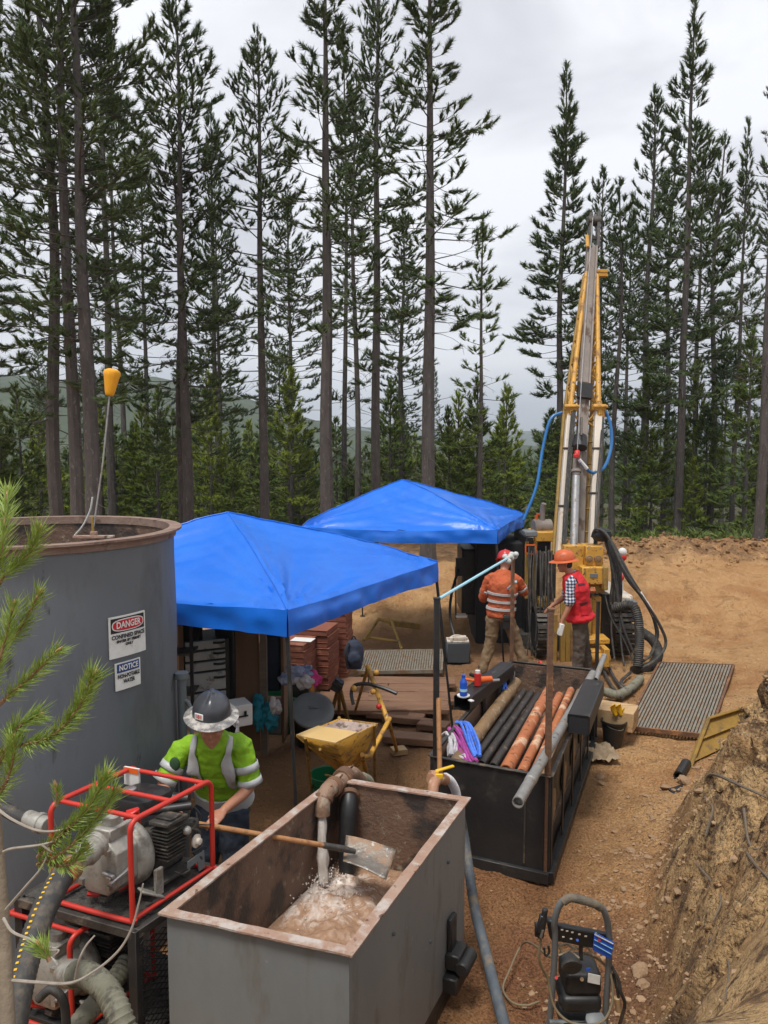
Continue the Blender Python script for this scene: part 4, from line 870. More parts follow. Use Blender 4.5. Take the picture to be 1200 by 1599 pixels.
# ================================================================== CANOPIES
def canopy(name, A, B, D, apex, label, legs, seed, zt=2.10, val=.21):
    Cc = B + D - A; C4 = [V(p.x, p.y, zt) for p in (A, B, Cc, D)]; t = thing(name, V(A.x, A.y, 0), label, 'canopy')
    ap = Vector(apex); m_ = MB(); nU, nV = 60, 40
    def eave(i, s):
        a, b = C4[i], C4[(i+1) % 4]; p = a.lerp(b, s); k = math.sin(math.pi*s); e = (b-a).normalized(); nn = V(e.y, -e.x, 0)
        return p + V(0,0,-.035*k) - nn*.05*k
    def wr(p, i, s, tt):
        o = 0
        for c_ in (C4[i], C4[(i+1) % 4]):
            v = p - c_; d = v.length; an = math.atan2(v.y, v.x); o += math.exp(-d/.8)*min(1, d/.15)*(.11*mn.noise(V(an*7, seed, d*.4)) + .07*mn.noise(V(an*19, seed+3, d*.5)))
        o += .022*mn.noise(V(p.x*1.3+seed, p.y*1.3, 1)) + .018*mn.noise(V(p.x*3+seed, p.y*2.0, 7)) + .007*mn.noise(V(p.x*9, p.y*5+seed, 3)); return o
    for i in range(4):
        def f(s, tt):
            e = eave(i, s); p = e.lerp(ap, tt); sag = math.sin(math.pi*min(1, tt*1.02))*.06*math.sin(math.pi*s); p = p + V(0,0,-sag + .05*math.sin(math.pi*tt))
            p.z += wr(p, i, s, tt)*min(1, (1-tt)*6)*(1 if tt > 0 else .4); return p
        m_.grid(f, nU, nV)
    fo = m_.build('roof_fabric', BLUE, t, angle=62)
    bmx = bmesh.new(); bmx.from_mesh(fo.data); bmesh.ops.remove_doubles(bmx, verts=bmx.verts, dist=.012); bmx.to_mesh(fo.data); bmx.free(); fo.data.set_sharp_from_angle(angle=R(50))
    m_ = MB()
    for i in range(4):
        a, b = C4[i], C4[(i+1) % 4]; e = (b-a).normalized(); nn = V(e.y, -e.x, 0)
        def g(s, tt):
            p = eave(i, s); zz = wr(p, i, s, 0)*.4; ed = min(1, min(s, 1-s)*18)
            q = p + V(0,0,zz - val*tt*(1 - .16*math.sin(math.pi*s))) + nn*((.010 + ed*(.014*mn.noise(V(s*6, i+seed, tt*.8))*2.5 + .020*mn.noise(V(s*20, i+seed, tt))))*min(1, tt*2.2)); return q
        m_.grid(g, 60, 9)
    m_.build('valance', BLUE, t, angle=60)
    for i in range(4):
        def hip(u):
            tt = u; e = eave(i, 0).lerp(ap, tt); p = e + V(0,0,.05*math.sin(math.pi*tt)); p.z += wr(p, i, 0, tt)*min(1, (1-tt)*6)*(1 if tt > 0 else .4) + .004; return p
        m_ = MB(); m_.tube([hip(k/30) for k in range(31)], .007, 5); m_.build('seam', BLUE, t)
    # truss under the roof
    for i in range(4):
        a, b = C4[i].lerp(C4[i-2], .03) + V(0,0,-.03), C4[(i+1) % 4].lerp(C4[i-1], .03) + V(0,0,-.03); m_ = MB(); n = 4
        for k in range(n):
            p, q = a.lerp(b, k/n), a.lerp(b, (k+1)/n); lo = V(0,0,-.12); m_.beam(p if k % 2 == 0 else p+lo, q+lo if k % 2 == 0 else q, .012, .02); m_.beam(p+lo if k % 2 == 0 else p, q if k % 2 == 0 else q+lo, .012, .02)
        m_.build('scissor_truss', BLACKS, t)
    for i in range(4):
        foot = legs[i]; topp = C4[i] + V(0,0,-.02); ctr = (C4[0]+C4[2])/2; topp = topp + (V(ctr.x,ctr.y,topp.z)-topp).normalized()*.035; foot = V(foot[0], foot[1], gz(foot[0], foot[1])); mid = topp.lerp(foot, .52)
        m_ = MB(); m_.beam(topp, mid, .032, .032); lg = m_.build('leg', BLACKS, t, bevel=.004); m_ = MB(); m_.beam(mid, foot, .025, .025); m_.build('inner_leg', BLACKS, lg, bevel=.003)
        m_ = MB(); m_.box(foot + V(0,0,.006), (.09,.09,.008)); m_.build('foot_plate', DARKM, lg)
    return t
A1 = V(-.75,5.96,0); B1 = V(.585,8.4,0); D1 = V(-3.40,7.01,0)
canopy('blue_canopy', A1, B1, D1, (-1.55,7.72,2.70), 'near blue pop up canopy just right of the round tank', [(-.68,5.98),(.79,8.45),(-1.9,9.5),(-3.4,7.05)], 3.0)
A2 = V(1.68,11.5,0); B2 = V(2.52,14.0,0); D2 = V(-1.26,11.75,0)
canopy('blue_canopy', A2, B2, D2, (.30,12.95,2.77), 'far blue pop up canopy beside the drill rig', [(1.80,11.45),(2.55,14.0),(-.4,14.3),(-1.26,11.75)], 8.0)

# ================================================================== PIPE TROUGH
ZT = .85
KC = [G(672,1180,ZT), G(861,1213,ZT), G(932,1046,ZT), G(799,1032,ZT)]   # FL FR BR BL
kc = sum(KC, V(0,0,0))/4
tr = thing('pipe_trough', V(kc.x,kc.y,0), 'black steel trough with corner posts holding drill pipes', 'trough')
KF, KRr, KB, KL = (KC[0],KC[1]), (KC[1],KC[2]), (KC[2],KC[3]), (KC[3],KC[0])
def panel(nm, a, b, z0, z1, m=BLACKS, th=.008, par=tr, ins=0):
    mb = MB(); e = (b-a).normalized(); nn = V(-e.y, e.x, 0)
    aa = V(a.x,a.y,0)+nn*ins; bb = V(b.x,b.y,0)+nn*ins
    mb.prism([aa+V(0,0,z0), bb+V(0,0,z0), bb+V(0,0,z1), aa+V(0,0,z1)], nn*th); return mb.build(nm, m, par, bevel=.002)
panel('front_panel', *KF, .06, ZT); panel('back_panel', *KB, .06, ZT); panel('left_panel', *KL, .06, ZT); panel('right_panel', *KRr, .06, ZT, ins=.05)
BROWNIN = RUST
m_ = MB(); m_.prism(at(inset(KC,.03), .30), V(0,0,.01)); m_.build('trough_floor', RUSTIN, tr)
panel('inner_back', *KB, .2, ZT-.02, RUSTIN, .006, ins=.014); panel('inner_left', *KL, .2, ZT-.02, RUSTIN, .006, ins=.014)
for a, b in (KF, KRr, KB, KL):
    m_ = MB(); m_.beam(V(a.x,a.y,ZT), V(b.x,b.y,ZT), .035, .010); m_.build('top_rail', DARKM, tr, bevel=.002)
    m_ = MB(); m_.beam(V(a.x,a.y,.04), V(b.x,b.y,.04), .07, .09); m_.build('base_rail', BLACKS, tr, bevel=.004)
e = (KC[2]-KC[1]).normalized(); nn = V(e.y,-e.x,0)
for k in range(6):
    p = KC[1].lerp(KC[2], .02 + k*.19); m_ = MB(); m_.beam(V(p.x,p.y,.08), V(p.x,p.y,ZT-.01), .012, .05, up=(e.x,e.y,0)); m_.build('side_rib', BLACKS, tr, bevel=.002)
for k in range(5):
    p = KC[1].lerp(KC[2], .115 + k*.19); m_ = MB(); q = V(p.x,p.y,0) - nn*.035; m_.cyl(q + V(0,0,.47) , q + V(0,0,.47) + nn*.004, .13, n=18); m_.build('round_cutout', MUDP, tr)
fe = (KC[1]-KC[0]).normalized(); fn_ = V(fe.y,-fe.x,0)
p = KC[0].lerp(KC[1], .80); m_ = MB(); m_.beam(V(p.x,p.y,.12)+fn_*.006, V(p.x,p.y,.62)+fn_*.006, .012, .012); m_.build('weld_strip', DARKM, tr)
for c_, z1, mm, r_ in ((P(681,1180,KC[0].y), P(682,935,KC[0].y).z, BLACKS, .024), (KC[1]+V(-.02,.03,0), P(867,953,KC[1].y).z, RUST, .022), (KC[2], P(936,940,KC[2].y).z, BLACKS, .018), (KC[3], P(806,866,KC[3].y).z, RUST, .020)):
    m_ = MB(); x, y = c_.x, c_.y; m_.box(V(x, y, (z1+.02)/2), (r_*2, r_*2, z1-.02)); po = m_.build('corner_post', mm, tr, bevel=.003)
    m_ = MB(); m_.box(V(x, y, z1+.004), (r_*2.4, r_*2.4, .012)); m_.build('post_cap', mm, po)
# pipes lying in the trough
def tp(px, py, z): return G(px, py, z)
def pipe_thing(nm, p, q, r_, m, label, n=18, joints=(), jm=None, group='drill pipes in the trough'):
    t = thing(nm, p.lerp(q,.5), label, 'pipe', group); mb = MB(); mb.shell(p, q, r_, r_*.18, n); d = (q-p).normalized(); mb.cyl(p + d*.06, p + d*.07, r_*.84, n=n); mb.cyl(q - d*.07, q - d*.06, r_*.84, n=n); mb.build('tube', m, t, angle=35)
    for j in joints:
        c = p.lerp(q, j); mb = MB(); mb.cyl(c - d*.045, c + d*.045, r_*1.09, n=n); mb.build('joint', jm or m, t, bevel=.004)
    return t
pipe_thing('drill_pipe', tp(700,1208,.72), tp(806,1066,.72), .062, MUDP, 'thick mud brown pipe nearest the rags in the trough', joints=(.35,.86), jm=MUDP)
pipe_thing('drill_pipe', tp(738,1190,.66), tp(818,1080,.66), .036, BLKPIPE, 'leftmost dark core barrel in the trough', joints=(.5,))
pipe_thing('drill_pipe', tp(752,1194,.66), tp(830,1082,.66), .036, BLKPIPE, 'middle dark core barrel in the trough', joints=(.42,.8))
pipe_thing('drill_pipe', tp(770,1198,.66), tp(842,1086,.66), .040, BLKPIPE, 'dark core barrel beside the thick orange pipe', joints=(.7,))
pipe_thing('drill_pipe', tp(790,1204,.70), tp(858,1078,.70), .056, ORNG, 'thick bright rusty orange pipe in the middle of the trough', joints=(.75,))
pipe_thing('drill_pipe', tp(814,1208,.68), tp(874,1086,.68), .042, ORNG, 'thinner orange pipe just right of the thick one', joints=(.6,))
pipe_thing('drill_pipe', tp(834,1210,.68), tp(892,1078,.68), .040, ORNG, 'orange pipe with pale scale at the right side of the trough', joints=(.5,))
pipe_thing('drill_pipe', tp(850,1214,.70), tp(905,1080,.70), .034, MUDP, 'rusty brown pipe against the right wall of the trough')
pipe_thing('drill_pipe', tp(809,1253,1.00), tp(926,1052,.93), .040, PIPEG, 'long grey pipe sticking out over the front of the trough', joints=(.12,), jm=PIPEG)
pipe_thing('drill_pipe', tp(930,1062,.90), tp(944,1024,1.0), .030, PIPEG, 'short grey pipe end at the back right corner of the trough')
# channels on both sides
def channel(nm, p, q, w_, h_, label, open_up=False):
    t = thing(nm, p.lerp(q,.5), label, 'steel channel'); mb = MB(); d = (q-p).normalized(); x = d.cross(V(0,0,1)).normalized(); z = x.cross(d); tk = .008; r = .02
    def sec(c, k): 
        o = []
        for sx, sz in ((-1,-1),(1,-1),(1,1),(-1,1)):
            for a in (0, 30, 60, 90):
                base = {(-1,-1):180,(1,-1):270,(1,1):0,(-1,1):90}[(sx,sz)]; an = R(base+a); cx = sx*(w_/2-r); cz = sz*(h_/2-r); rr = r - (tk*k); o.append(c + x*(cx+rr*math.cos(an)) + z*(cz+rr*math.sin(an)))
        return o
    mb.loft([sec(q,1), sec(p,1), sec(p,0), sec(q,0), sec(q,1)], caps=False); mb.build('square_tube', BLACKP, t, angle=50)
    e1 = MB(); e1.box(q, (w_*.9, .01, h_*.9), Matrix((x,d,z)).transposed()); e1.build('end_plate', BLACKM, t)
    if open_up: e2 = MB(); e2.box(p + d*.012, (w_*.9, .01, h_*.9), Matrix((x,d,z)).transposed()); e2.build('end_plate', BLACKM, t)
    return t, d, x, z
channel('square_tube', tp(900,1128,1.0)+V(.02,0,-.02), tp(922,1074,1.0)+V(.05,.05,-.02), .19, .17, 'black square tube lying on the right edge of the trough', True)
lt, d, x, z = channel('square_tube', tp(722,1098,.93), tp(792,1044,.93), .17, .14, 'black square tube under the bottles on the left edge of the trough')
for s in (.35,.7): m_ = MB(); c = tp(722,1098,.93).lerp(tp(792,1044,.93), s) + x*.05; m_.beam(c + V(0,0,-.07), c + V(0,0,-.60), .03, .05); m_.build('support_leg', BLACKP, lt)
# ================================================================== TRASH PUMPS ON THEIR STAND
E1 = V(.285, .47, 0).normalized(); E2 = V(-.43, .17, 0).normalized()
def pumpfn(N0, z0):
    return lambda a, b, c: V(N0[0], N0[1], z0) + E1*a + E2*b + V(0, 0, c)
PR = Matrix((E1, E2, V(0,0,1))).transposed()
def loop_rail(Q, b, La, H, r=.05):
    pts = [Q(0, b, .0)]
    for cx, cz, a0, a1 in ((r, H-r, 180, 90), (La-r, H-r, 90, 0)):
        for k in range(6): a = R(lerp(a0, a1, k/5)); pts.append(Q(cx + r*math.cos(a), b, cz + r*math.sin(a)))
    pts.append(Q(La, b, 0)); return pts
def make_pump(N0, z0, La, Lb, H, label, full=True):
    Q = pumpfn(N0, z0); t = thing('trash_pump', Q(0,0,0), label, 'pump')
    def part(nm, mb, m, **k): return mb.build(nm, m, t, **k)
    for b in (0, Lb): m_ = MB(); m_.tube(loop_rail(Q, b, La, H), .0135, 10); part('side_rail', m_, RED)
    for a in ((.05, La*.47, La-.05) if full else (.05, La-.05)): m_ = MB(); m_.tube([Q(a, 0, H), Q(a, Lb, H)], .012, 10); part('cross_bar', m_, RED)
    for a in (.0, La): m_ = MB(); m_.tube(crv([Q(a, 0, .02), Q(a, .02, .0), Q(a, Lb-.02, .0), Q(a, Lb, .02)], 4), .013, 10); part('foot_bar', m_, RED)
    for b in (.0, Lb): m_ = MB(); m_.tube([Q(0, b, .01), Q(La, b, .01)], .012, 10); part('base_rail', m_, RED)
    m_ = MB(); m_.box(Q(La*.62, Lb*.5, .035), (La*.62, Lb*.7, .02), PR); m_.box(Q(La*.25, Lb*.5, .03), (La*.3, .05, .03), PR); part('mount_plate', m_, ENG, bevel=.004)
    # cast pump body: chamfered block, volute ring, cover plate, bolts
    pb = MB(); c0 = Q(.155, Lb*.52, .22)
    def chsec(a, w_, h_, ch, cz):
        pts = []
        for sx, sz in ((-1,-1),(1,-1),(1,1),(-1,1)):
            o = [(sx*(w_/2), sz*(h_/2-ch)), (sx*(w_/2-ch), sz*(h_/2))]
            if sx*sz > 0: o = o
            else: o = o[::-1]
            if (sx, sz) in ((-1,-1),(1,1)): o = [(sx*(w_/2), sz*(h_/2-ch)), (sx*(w_/2-ch), sz*(h_/2))]
            else: o = [(sx*(w_/2-ch), sz*(h_/2)), (sx*(w_/2), sz*(h_/2-ch))]
            pts += o
        return [Q(a, Lb*.52 + x, cz + z) for x, z in pts]
    pb.loft([chsec(.035,.22,.26,.06,.21), chsec(.045,.25,.29,.06,.21), chsec(.20,.25,.29,.06,.21), chsec(.215,.22,.26,.06,.21)])
    pbo = part('pump_body', pb, ALU, bevel=.006, seg=2)
    m_ = MB(); m_.lathe([(.02,-.05),(.15,-.045),(.168,-.02),(.168,.015),(.15,.04),(.02,.045)], Q(.235, Lb*.5, .20), E1, 28); m_.build('volute', ALU, t, bevel=.004)
    m_ = MB(); m_.box(Q(.12, Lb*.52-.02, .375), (.15,.13,.06), PR); m_.lathe([(.012,0),(.042,0),(.045,.02),(.045,.05),(.03,.055),(.01,.055)], Q(.12, Lb*.52-.02, .40), V(0,0,1), 12); m_.build('top_outlet', ALU, t, bevel=.006)
    m_ = MB()
    for k in range(4): m_.box(Q(.03, Lb*.52 + (-.085 if k % 2 else .085), .12 + (.18 if k > 1 else 0)), (.02,.026,.026), PR)
    o = m_.build('bolt_heads', STEEL, pbo); o['kind'] = 'stuff'
    m_ = MB(); m_.box(Q(.06, Lb*.52-.10, .17), (.10,.03,.035), PR); m_.cyl(Q(.02, Lb*.52-.13, .19), Q(.02, Lb*.52-.06, .20), .012, n=8); m_.beam(Q(-.005, Lb*.52-.13, .165), Q(.12, Lb*.52-.14, .20), .02, .02); m_.build('clean_out_handle', STEEL, t, bevel=.004)
    m_ = MB(); m_.box(Q(.20, .03, .10), (.05,.02,.14), PR); m_.beam(Q(.10,.05,.10), Q(.21,.02,.02), .06, .012); m_.build('pump_foot', ALU, t, bevel=.004)
    m_ = MB(); m_.tube([Q(.05,.33,.05), Q(.12,.25,.02), Q(.2,.2,.07)], .016, 8); m_.build('drain_lever', RED, t)
    # engine: crankcase, finned head, recoil cover, tank, filter, muffler, carburettor
    eb = MB(); eb.box(Q(.40, Lb*.5, .15), (.20,.22,.20), PR); eb.box(Q(.36, Lb*.35, .26), (.16,.14,.10), PR); ebo = part('crankcase', eb, ENG, bevel=.02, seg=2)
    for k in range(9): m_ = MB(); m_.box(Q(.335 + .0, .085 + .004*(k % 2), .17 + k*.019), (.135,.105,.005), PR); m_.build('cooling_fin', DARKM, ebo)
    m_ = MB(); m_.box(Q(.335, .085, .36), (.15,.12,.022), PR); m_.box(Q(.335,.085,.378), (.08,.10,.012), PR); m_.build('cylinder_head', DARKM, t, bevel=.005)
    m_ = MB(); m_.lathe([(.01,-.005),(.09,0),(.105,.02),(.105,.05),(.09,.06)], Q(La-.075, Lb*.5, .20), E1, 24); m_.build('recoil_cover', BLACKP, t, bevel=.003)
    m_ = MB()
    for k in range(10): a = 2*math.pi*k/10; m_.box(Q(La-.012, Lb*.5 + .06*math.cos(a), .20 + .06*math.sin(a)), (.006,.012,.028), PR @ Matrix.Rotation(a, 3, 'X'))
    o = m_.build('cover_slots', ENG, t); o['kind'] = 'stuff'
    if full:
        ft = MB()
        def fs(z, k): return [Q(.375 + k*.125*math.copysign(abs(math.cos(a))**.5, math.cos(a)), Lb*.60 + k*.13*math.copysign(abs(math.sin(a))**.5, math.sin(a)), z) for a in [2*math.pi*j/24 for j in range(24)]]
        ft.loft([fs(.375,.85), fs(.385,.98), fs(.42,1.0), fs(.45,.93), fs(.462,.7)]); part('fuel_tank', ft, BLACKP)
        m_ = MB(); m_.lathe([(.03,0),(.034,.005),(.034,.028),(.028,.033),(.01,.034)], Q(.33, Lb*.66, .46), V(0,0,1), 16); m_.build('fuel_cap', STEEL, t)
        m_ = MB(); m_.cyl(Q(.44,.03,.40), Q(.25,.33,.37), .022, n=10); m_.cyl(Q(.50,.10,.40), Q(.42,.36,.40), .03, n=12); m_.build('muffler', BLACKP, t)
        m_ = MB(); m_.lathe([(.012,0),(.034,.003),(.036,.014),(.02,.018),(.018,.035),(.008,.038)], Q(.455, .03, .20), -E2, 16); m_.build('air_filter_cap', WHITEP, t)
        m_ = MB(); m_.sphere(Q(.40,.03,.28), .024, 12, 8); m_.build('filter_bowl', ALU, t)
        m_ = MB(); m_.box(Q(.45,.06,.27), (.09,.05,.07), PR); m_.tube(crv([Q(.43,.04,.28), Q(.47,.02,.25), Q(.49,.03,.22)],4), .008, 6); m_.tube([Q(.47,.05,.28), Q(.53,.0,.26), Q(.55,-.01,.27)], .004, 6); m_.build('carburettor', ENG, t, bevel=.005)
        m_ = MB(); m_.prism([Q(.38,.01,.12), Q(.50,.01,.13), Q(.50,.01,.03), Q(.46,.01,.03), Q(.45,.01,.09), Q(.38,.01,.08)], E2*.006); m_.build('guard_plate', PLASTG, t)
        m_ = MB(); m_.box(Q(.49, Lb*.95, .47), (.012,.10,.10), PR); lb = m_.build('warning_tag', WHITE, t); m_ = MB(); m_.box(Q(.482, Lb*.95, .505), (.004,.10,.03), PR); m_.build('tag_band', ORP, lb)
        m_ = MB(); m_.beam(Q(.10,.12,.475), Q(.14,.08,.485), .05, .03); m_.tube(crv([Q(.06,.1,.47), Q(.12,.07,.50), Q(.16,.12,.48)],4), .009, 6); m_.build('red_tag', REDP, t, bevel=.004)
        random.seed(5); m_ = MB()
        for k in range(9):
            a = Q(rnd(.28,.5), .03, rnd(.10,.32)); b = a + E1*rnd(-.09,.09) + V(0,0,rnd(-.1,.1)); m_.tube(crv([a, lerp(a,b,.5) - E2*rnd(.01,.03), b], 4), .0035, 5)
        o = m_.build('hoses_and_wires', RUBBER, t); o['kind'] = 'stuff'
    return t, Q
PQ, Q = make_pump((-1.215, 3.585), 1.085, .55, .49, .505, 'upper red framed trash pump at the corner of the mud tank')
# inlet coupling and striped suction hose
cp0 = Q(.03, .24, .20)
ip = P(152, 1318, 3.62); io = P(122, 1345, 3.50)
m_ = MB(); d_ = (io-ip).normalized()
m_.lathe([(.035,0),(.060,.004),(.060,.030),(.050,.034),(.050,.055),(.062,.06),(.062,.10),(.050,.105),(.045,.14)], ip - d_*.02, d_, 18); m_.build('inlet_coupling', ALU, PQ, bevel=.003)
hs = thing('suction_hose', io, 'black suction hose with yellow stripe on the upper pump', 'hose')
hp = [io + d_*.06, P(95, 1372, 3.38), P(70, 1420, 3.22), P(48, 1480, 3.08), P(32, 1540, 2.95), P(22, 1600, 2.86), P(20, 1660, 2.8)]
m_ = MB(); ribbed(m_, hp, .052, .02, .05, 16); m_.build('hose_body', RUBBER, hs)
m_ = MB(); m_.tube([hp[0]-d_*.03, hp[0] + d_*.05], .058, 16); m_.build('cuff', mat('rust_brown_cuff', (.30,.17,.08), (.22,.12,.06), sc=20, rough=.6, bump=.3), hs)
for k in range(2): m_ = MB(); c = crv(hp, 8)[2+k*3]; dd = (crv(hp, 8)[3+k*3]-c).normalized(); m_.tube([c, c+dd*.016], .060, 16); m_.build('hose_clamp', ORNG, hs)
cc = resample(crv(hp[0:], 14), .012)[8:]
for sft, w_ in ((.0, .010),):
    m_ = MB()
    for i in range(0, len(cc)-1, 2):
        d = (cc[i+1]-cc[i]).normalized(); toc = (V(0,0,CAMH)-cc[i]); toc = V(-.25,-.6,.75); n_ = (toc - d*toc.dot(d)).normalized(); m_.box(cc[i] + n_*.0545, (.013,.009,.003), Matrix((d.cross(n_), d, n_)).transposed())
    o = m_.build('yellow_stripe', YELP, hs); o['kind'] = 'stuff'
# discharge from the left
dh = thing('discharge_hose', P(75,1284,3.95), 'dark hose coupled to the back left of the upper pump', 'hose')
m_ = MB(); ribbed(m_, [P(62,1283,3.98), P(30,1275,4.05), P(5,1262,4.1), P(-30,1250,4.15)], .036, .02, .08); m_.build('hose_body', RUBBER, dh)
m_ = MB(); m_.cyl(P(44,1278,4.0), P(76,1290,3.92), .045, n=14); m_.cyl(P(60,1284,3.96), P(66,1286,3.95), .054, n=14); m_.build('coupling', ALU, dh, bevel=.003)
# stand
st = thing('pump_stand', (-1.5, 3.8, 0), 'black welded steel stand carrying the trash pumps', 'stand')
SQ = pumpfn((-1.20, 3.57), 0)
ZS = 1.06
for a, b in ((0,0),(.62,0),(0,.72),(.62,.72)):
    m_ = MB(); m_.box(SQ(a,b,ZS/2), (.05,.05,ZS), PR); m_.build('post', BLACKS, st, bevel=.003)
for z in (ZS-.02, .42):
    for p, q in (((0,0),(.62,0)), ((0,.72),(.62,.72)), ((0,0),(0,.72)), ((.62,0),(.62,.72)), ((.2,0),(.2,.72)), ((.42,0),(.42,.72))):
        m_ = MB(); m_.beam(SQ(p[0],p[1],z), SQ(q[0],q[1],z), .05, .045); m_.build('cross_rail', DARKM if z > 1 else BLACKS, st, bevel=.003)
def expanded(Qf, u0, u1, z0, z1, sp=.032):
    mb = MB(); 
    z = z0
    while z < z1 + (u1-u0):
        for sg in (1,):
            a0, zz0 = u0, z; a1, zz1 = u1, z - (u1-u0)*.55
            if zz0 > z1: f = (zz0-z1)/((u1-u0)*.55); a0 = u0 + (u1-u0)*f; zz0 = z1
            if zz1 < z0: f = (z0-zz1)/((u1-u0)*.55); a1 = u1 - (u1-u0)*f; zz1 = z0
            if a1 > a0+.01: mb.beam(Qf(a0, zz0), Qf(a1, zz1), .004, .006)
        z += sp
    z = z0 - (u1-u0)
    while z < z1:
        a0, zz0 = u0, z; a1, zz1 = u1, z + (u1-u0)*.55
        if zz0 < z0: f = (z0-zz0)/((u1-u0)*.55); a0 = u0+(u1-u0)*f; zz0 = z0
        if zz1 > z1: f = (zz1-z1)/((u1-u0)*.55); a1 = u1-(u1-u0)*f; zz1 = z1
        if a1 > a0+.01: mb.beam(Qf(a0, zz0)+V(0,0,.0), Qf(a1, zz1), .003, .005)
        z += sp*1.0
    return mb
o = expanded(lambda u, z: SQ(u, -.03, z), 0, .66, .05, 1.0).build('mesh_panel', BLACKS, st, smooth=False); o['kind'] = 'stuff'
m_ = MB(); m_.box(SQ(.31,.36,ZS+.004), (.60,.70,.006), PR); m_.build('deck_plate', ENG, st)
m_ = MB(); m_.box(SQ(.31,.36,.445), (.60,.70,.006), PR); m_.build('lower_shelf', ENG, st)
PQ2, Q2 = make_pump((-1.54, 3.62), .46, .52, .44, .52, 'lower red framed trash pump on the shelf under the first', full=False)
m_ = MB(); m_.box(Q2(.37,.22,.40), (.22,.26,.09), PR); m_.build('fuel_tank', BLACKP, PQ2, bevel=.03, seg=3)
h3 = thing('corrugated_hose', P(112,1522,3.4), 'olive corrugated hose curving down from the lower pump', 'hose', 'olive hoses under the stand')
m_ = MB(); ribbed(m_, [P(106,1522,3.45), P(135,1522,3.35), P(165,1545,3.25), P(188,1590,3.15), P(205,1660,3.1)], .052, .024, .12, 14); m_.build('hose_body', HOSEO, h3)
m_ = MB(); m_.cyl(P(102,1520,3.47), P(120,1521,3.41), .062, n=14); m_.build('coupling', ALU, h3, bevel=.003)
h4 = MB(); ribbed(h4, [P(200,1500,3.75), P(170,1545,3.6), P(130,1590,3.45), P(90,1650,3.3)], .046, .024, .10, 14); tag(h4.build('corrugated_hose', HOSEO), 'dull olive hose crossing beneath the curved one', 'hose', 'olive hoses under the stand')
h5 = MB(); h5.tube(crv([P(60,1560,3.3), P(80,1545,3.3), P(100,1565,3.3), P(105,1620,3.3)],6), .02, 10); tag(h5.build('rubber_hose', RUBBER), 'thin black hose looping beside the lower pump', 'hose')

# ================================================================== PEOPLE
def xform(loc, rz, sc=1.0):
    m = Matrix.Translation(Vector(loc)) @ Matrix.Rotation(rz, 4, 'Z') @ Matrix.Scale(sc, 4); return lambda p: m @ Vector(p)
def body_tube(mb, pts, rad, n=14):
    """closed limb with domed ends"""
    pts = crv(pts, 5); m = len(pts); rr = []
    for i in range(m):
        t = i/(m-1)*(len(rad)-1); k = min(int(t), len(rad)-2); rr.append(lerp(rad[k], rad[k+1], t-k))
    d0 = (pts[0]-pts[1]).normalized(); d1 = (pts[-1]-pts[-2]).normalized()
    pts = [pts[0]+d0*rr[0]*.55] + pts + [pts[-1]+d1*rr[-1]*.55]; rr = [rr[0]*.55] + rr + [rr[-1]*.55]; return mb.tube(pts, rr, n)
def torso_loft(mb, spine, side, secs, grow=0, n=22):
    """spine: list of points; secs: (half width, half depth) per spine point; side: vector list"""
    out = []
    sp = spine; 
    for i, (c, (w_, d_)) in enumerate(zip(sp, secs)):
        t = (sp[min(i+1, len(sp)-1)] - sp[max(i-1, 0)]).normalized(); s = (side[i] - t*side[i].dot(t)).normalized(); f = t.cross(s)
        out.append([c + s*(w_+grow)*math.cos(a) + f*(d_+grow)*math.sin(a)*(1 if math.sin(a) > 0 else 1) for a in [2*math.pi*k/n for k in range(n)]])
    return mb.loft(out)
def finger(mb, p, d, nrm, L, r, curl):
    pts = [p - d*.012, p]; a = 0; q = p
    for k, f in enumerate((.45, .32, .23)):
        a += curl*(.6 if k == 0 else 1); v = (d*math.cos(a) + nrm*math.sin(a)); q = q + v*L*f; pts.append(q)
    return mb.tube(pts, [r*.9, r, r*.96, r*.86, r*.62], 8)
def hand(mb, wr, d, nrm, side, k=1.0, curl=.5):
    """wr wrist, d pointing along the palm, nrm palm normal (curl direction), side = towards the thumb"""
    d = d.normalized(); nrm = (nrm - d*nrm.dot(d)).normalized(); sd = d.cross(nrm).normalized()
    if sd.dot(side) < 0: sd = -sd
    secs = []
    for t, w_, th in ((-.02,.026,.021),(.01,.030,.018),(.05,.041,.017),(.085,.043,.015),(.098,.040,.011)):
        c = wr + d*t*k; secs.append([c + sd*w_*k*math.cos(a) + nrm*th*k*math.sin(a) for a in [2*math.pi*j/12 for j in range(12)]])
    mb.loft(secs)
    for i, (o_, L_, r_) in enumerate(((.030,.072,.0088),(.010,.080,.0092),(-.011,.074,.0088),(-.030,.058,.0078))):
        finger(mb, wr + d*.092*k + sd*o_*k, (d + sd*o_*1.2).normalized(), nrm, L_*k, r_*k, curl*(.9+.1*i))
    tb = wr + d*.028*k + sd*.030*k; td = (d*.62 + sd*.65 + nrm*.35).normalized(); mb.tube([tb - td*.015, tb, tb + td*.035*k, tb + (td+d*.5+nrm*.3).normalized()*.064*k], [.013*k,.0135*k,.0105*k,.007*k], 8)
